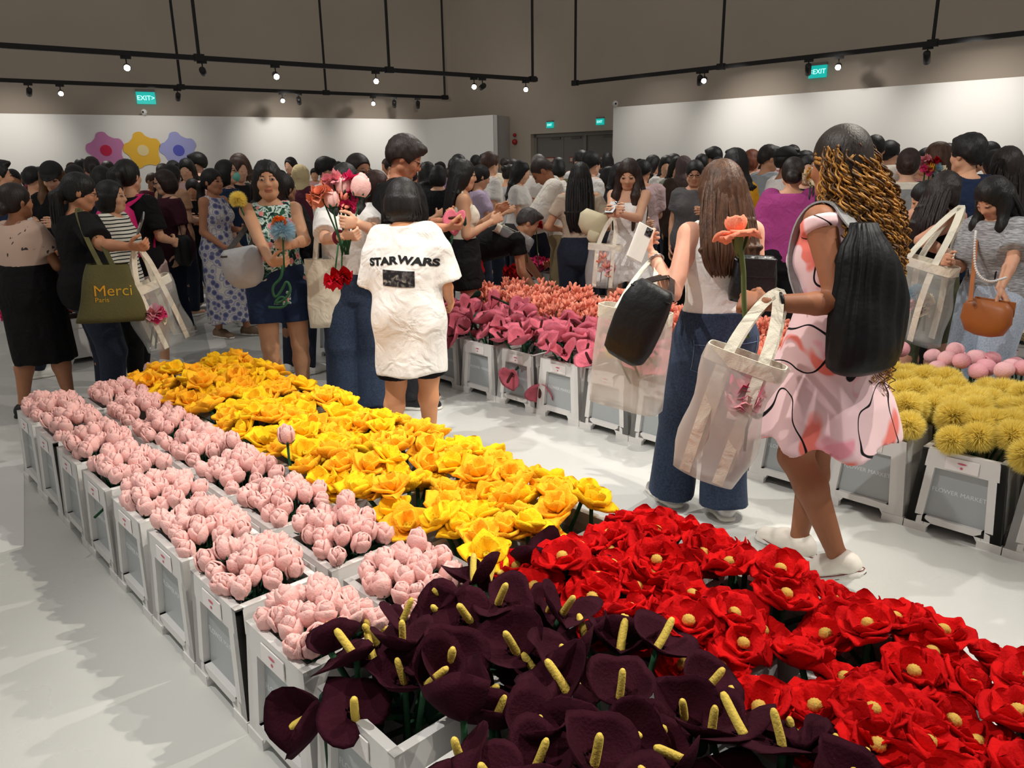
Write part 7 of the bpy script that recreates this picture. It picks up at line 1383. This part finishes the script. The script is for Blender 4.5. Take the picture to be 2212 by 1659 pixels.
def filler():
    r = random.Random(12); tops = [('white', W_), ('black', BK), ('black', BK), ('grey', GY), ('navy', (34, 40, 62)), ('beige', (196, 180, 158)), ('pale blue', (168, 182, 200)), ('olive', (96, 98, 70)), ('dusty pink', (206, 160, 160)), ('maroon', (92, 36, 48)), ('cream', (222, 212, 190)), ('white', W_)]
    hairs = [('black-haired', BLKH), ('black-haired', BLKH), ('dark-haired', (34, 25, 22)), ('brown-haired', BRNH)]; names = list(ARCH); used = 0; seen = {}
    for D, step in ((8.6, 95), (10.2, 82), (12.2, 70), (14.4, 60)):
        x = -30 + r.uniform(0, 60)
        while x < 2240:
            xx = x + r.uniform(-18, 18); x += step * r.uniform(.8, 1.25); d = D + r.uniform(-.6, .8)
            if d > 12.0 and xx > 1750: d -= 2.5
            T = atd(xx, 400, d); xy = (T[0], T[1])
            if any((xy[0] - p[0]) ** 2 + (xy[1] - p[1]) ** 2 < .2 for p in PLACED): continue
            ar = r.choice([n for n in names if n != 'hijab' or r.random() < .3]); tn, tc = r.choice(tops); hn, hc_ = r.choice(hairs)
            if ar == 'hijab': hn, hc_ = r.choice([('a navy headscarf', (40, 44, 66)), ('a beige headscarf', (190, 170, 150)), ('a black headscarf', (24, 22, 24))])
            reg = 'under the wall flowers' if 180 < xx < 430 else 'far left' if xx <= 180 else 'by the left wall' if xx < 1000 else 'by the grey doors' if xx < 1330 else 'by the right wall' if xx < 1760 else 'far right'
            row = {8.6: 'near', 10.2: 'middle', 12.2: 'deep', 14.4: 'rearmost'}[D]; yw = r.choice([0, 15, -20, 70, -75, 160, 190, 110, -110]); face = 'seen from behind' if abs(yw) < 40 else 'facing this way' if abs(yw) > 140 else 'in profile'
            who = {'f_long': 'long hair', 'f_long_side': 'swept hair', 'f_pony': 'ponytail', 'f_bob': 'bob', 'f_bun': 'bun', 'm_short': 'short hair', 'm_short2': 'thick short hair', 'm_buzz': 'cropped hair', 'hijab': 'headscarf'}[ar]
            for _ in range(40):
                lab = '%s person with %s, %s top, %s, %s' % (hn, who, tn, face, reg) if ar != 'hijab' else 'person in %s, %s top, %s, %s' % (hn, tn, face, reg)
                if lab not in seen: break
                tn, tc = r.choice(tops); hn, hc_ = r.choice(hairs) if ar != 'hijab' else (hn, hc_)
            seen[lab] = 1
            crowd(lab, 0, 0, 0, yw, ar, tc, hc_, r.choice([DEN2, BLACK, DEN3, cloth(150, 138, 116)]), group='people in the far crowd', xy=xy, H=r.uniform(1.54, 1.76)); used += 1
    return used
NFILL = filler()
for i, (kd, x, y) in enumerate((('blush', 2000, 352), ('carn', 2020, 355), ('gold', 2008, 368), ('white', 2028, 372), ('hotpink', 1998, 372), ('bluefluff', 2016, 372))):
    flower(kd, tuple(atd(x, y, 6.5)), '%s bloom in the mixed bouquet held before the right wall' % {'blush': 'pink', 'carn': 'red', 'gold': 'golden', 'white': 'ivory', 'hotpink': 'magenta', 'bluefluff': 'pale blue'}[kd], 'mixed bouquet at right', -.6, i, 0, 1.2, stemlen=.2)
for i, (kd, x, y) in enumerate((('white', 1752, 385), ('gold', 1760, 378), ('white', 1766, 392))): flower(kd, tuple(atd(x, y, 5.6)), 'pale bloom in the white bouquet beside the magenta blouse, %s' % ('left', 'top', 'right')[i], 'white bouquet', -.6, i, 0, 1.3, stemlen=.2)

far_blocks(); flush_stuff()
def floor_bits():
    for (x0, y0, x1, y1, x2, y2, lab) in ((440, 700, 490, 748, 470, 690, 'white paper sheet taped to the floor beside the blue dress'), (-40, 1010, 52, 1180, 52, 990, 'strip of pale vinyl sheet lying on the floor at far left')):
        a, b, c = onz(x0, y0), onz(x1, y1), onz(x2, y2); d = a + (b - c); m = MB(); P = [a, c, b, d]; m.hexa([(p[0], p[1], .0005) for p in P] + [(p[0], p[1], .0025) for p in P]); tag(m.build('paper_sheet', mat('paper_white', (226, 225, 222), .5), None, False), lab, 'paper sheet')
floor_bits()
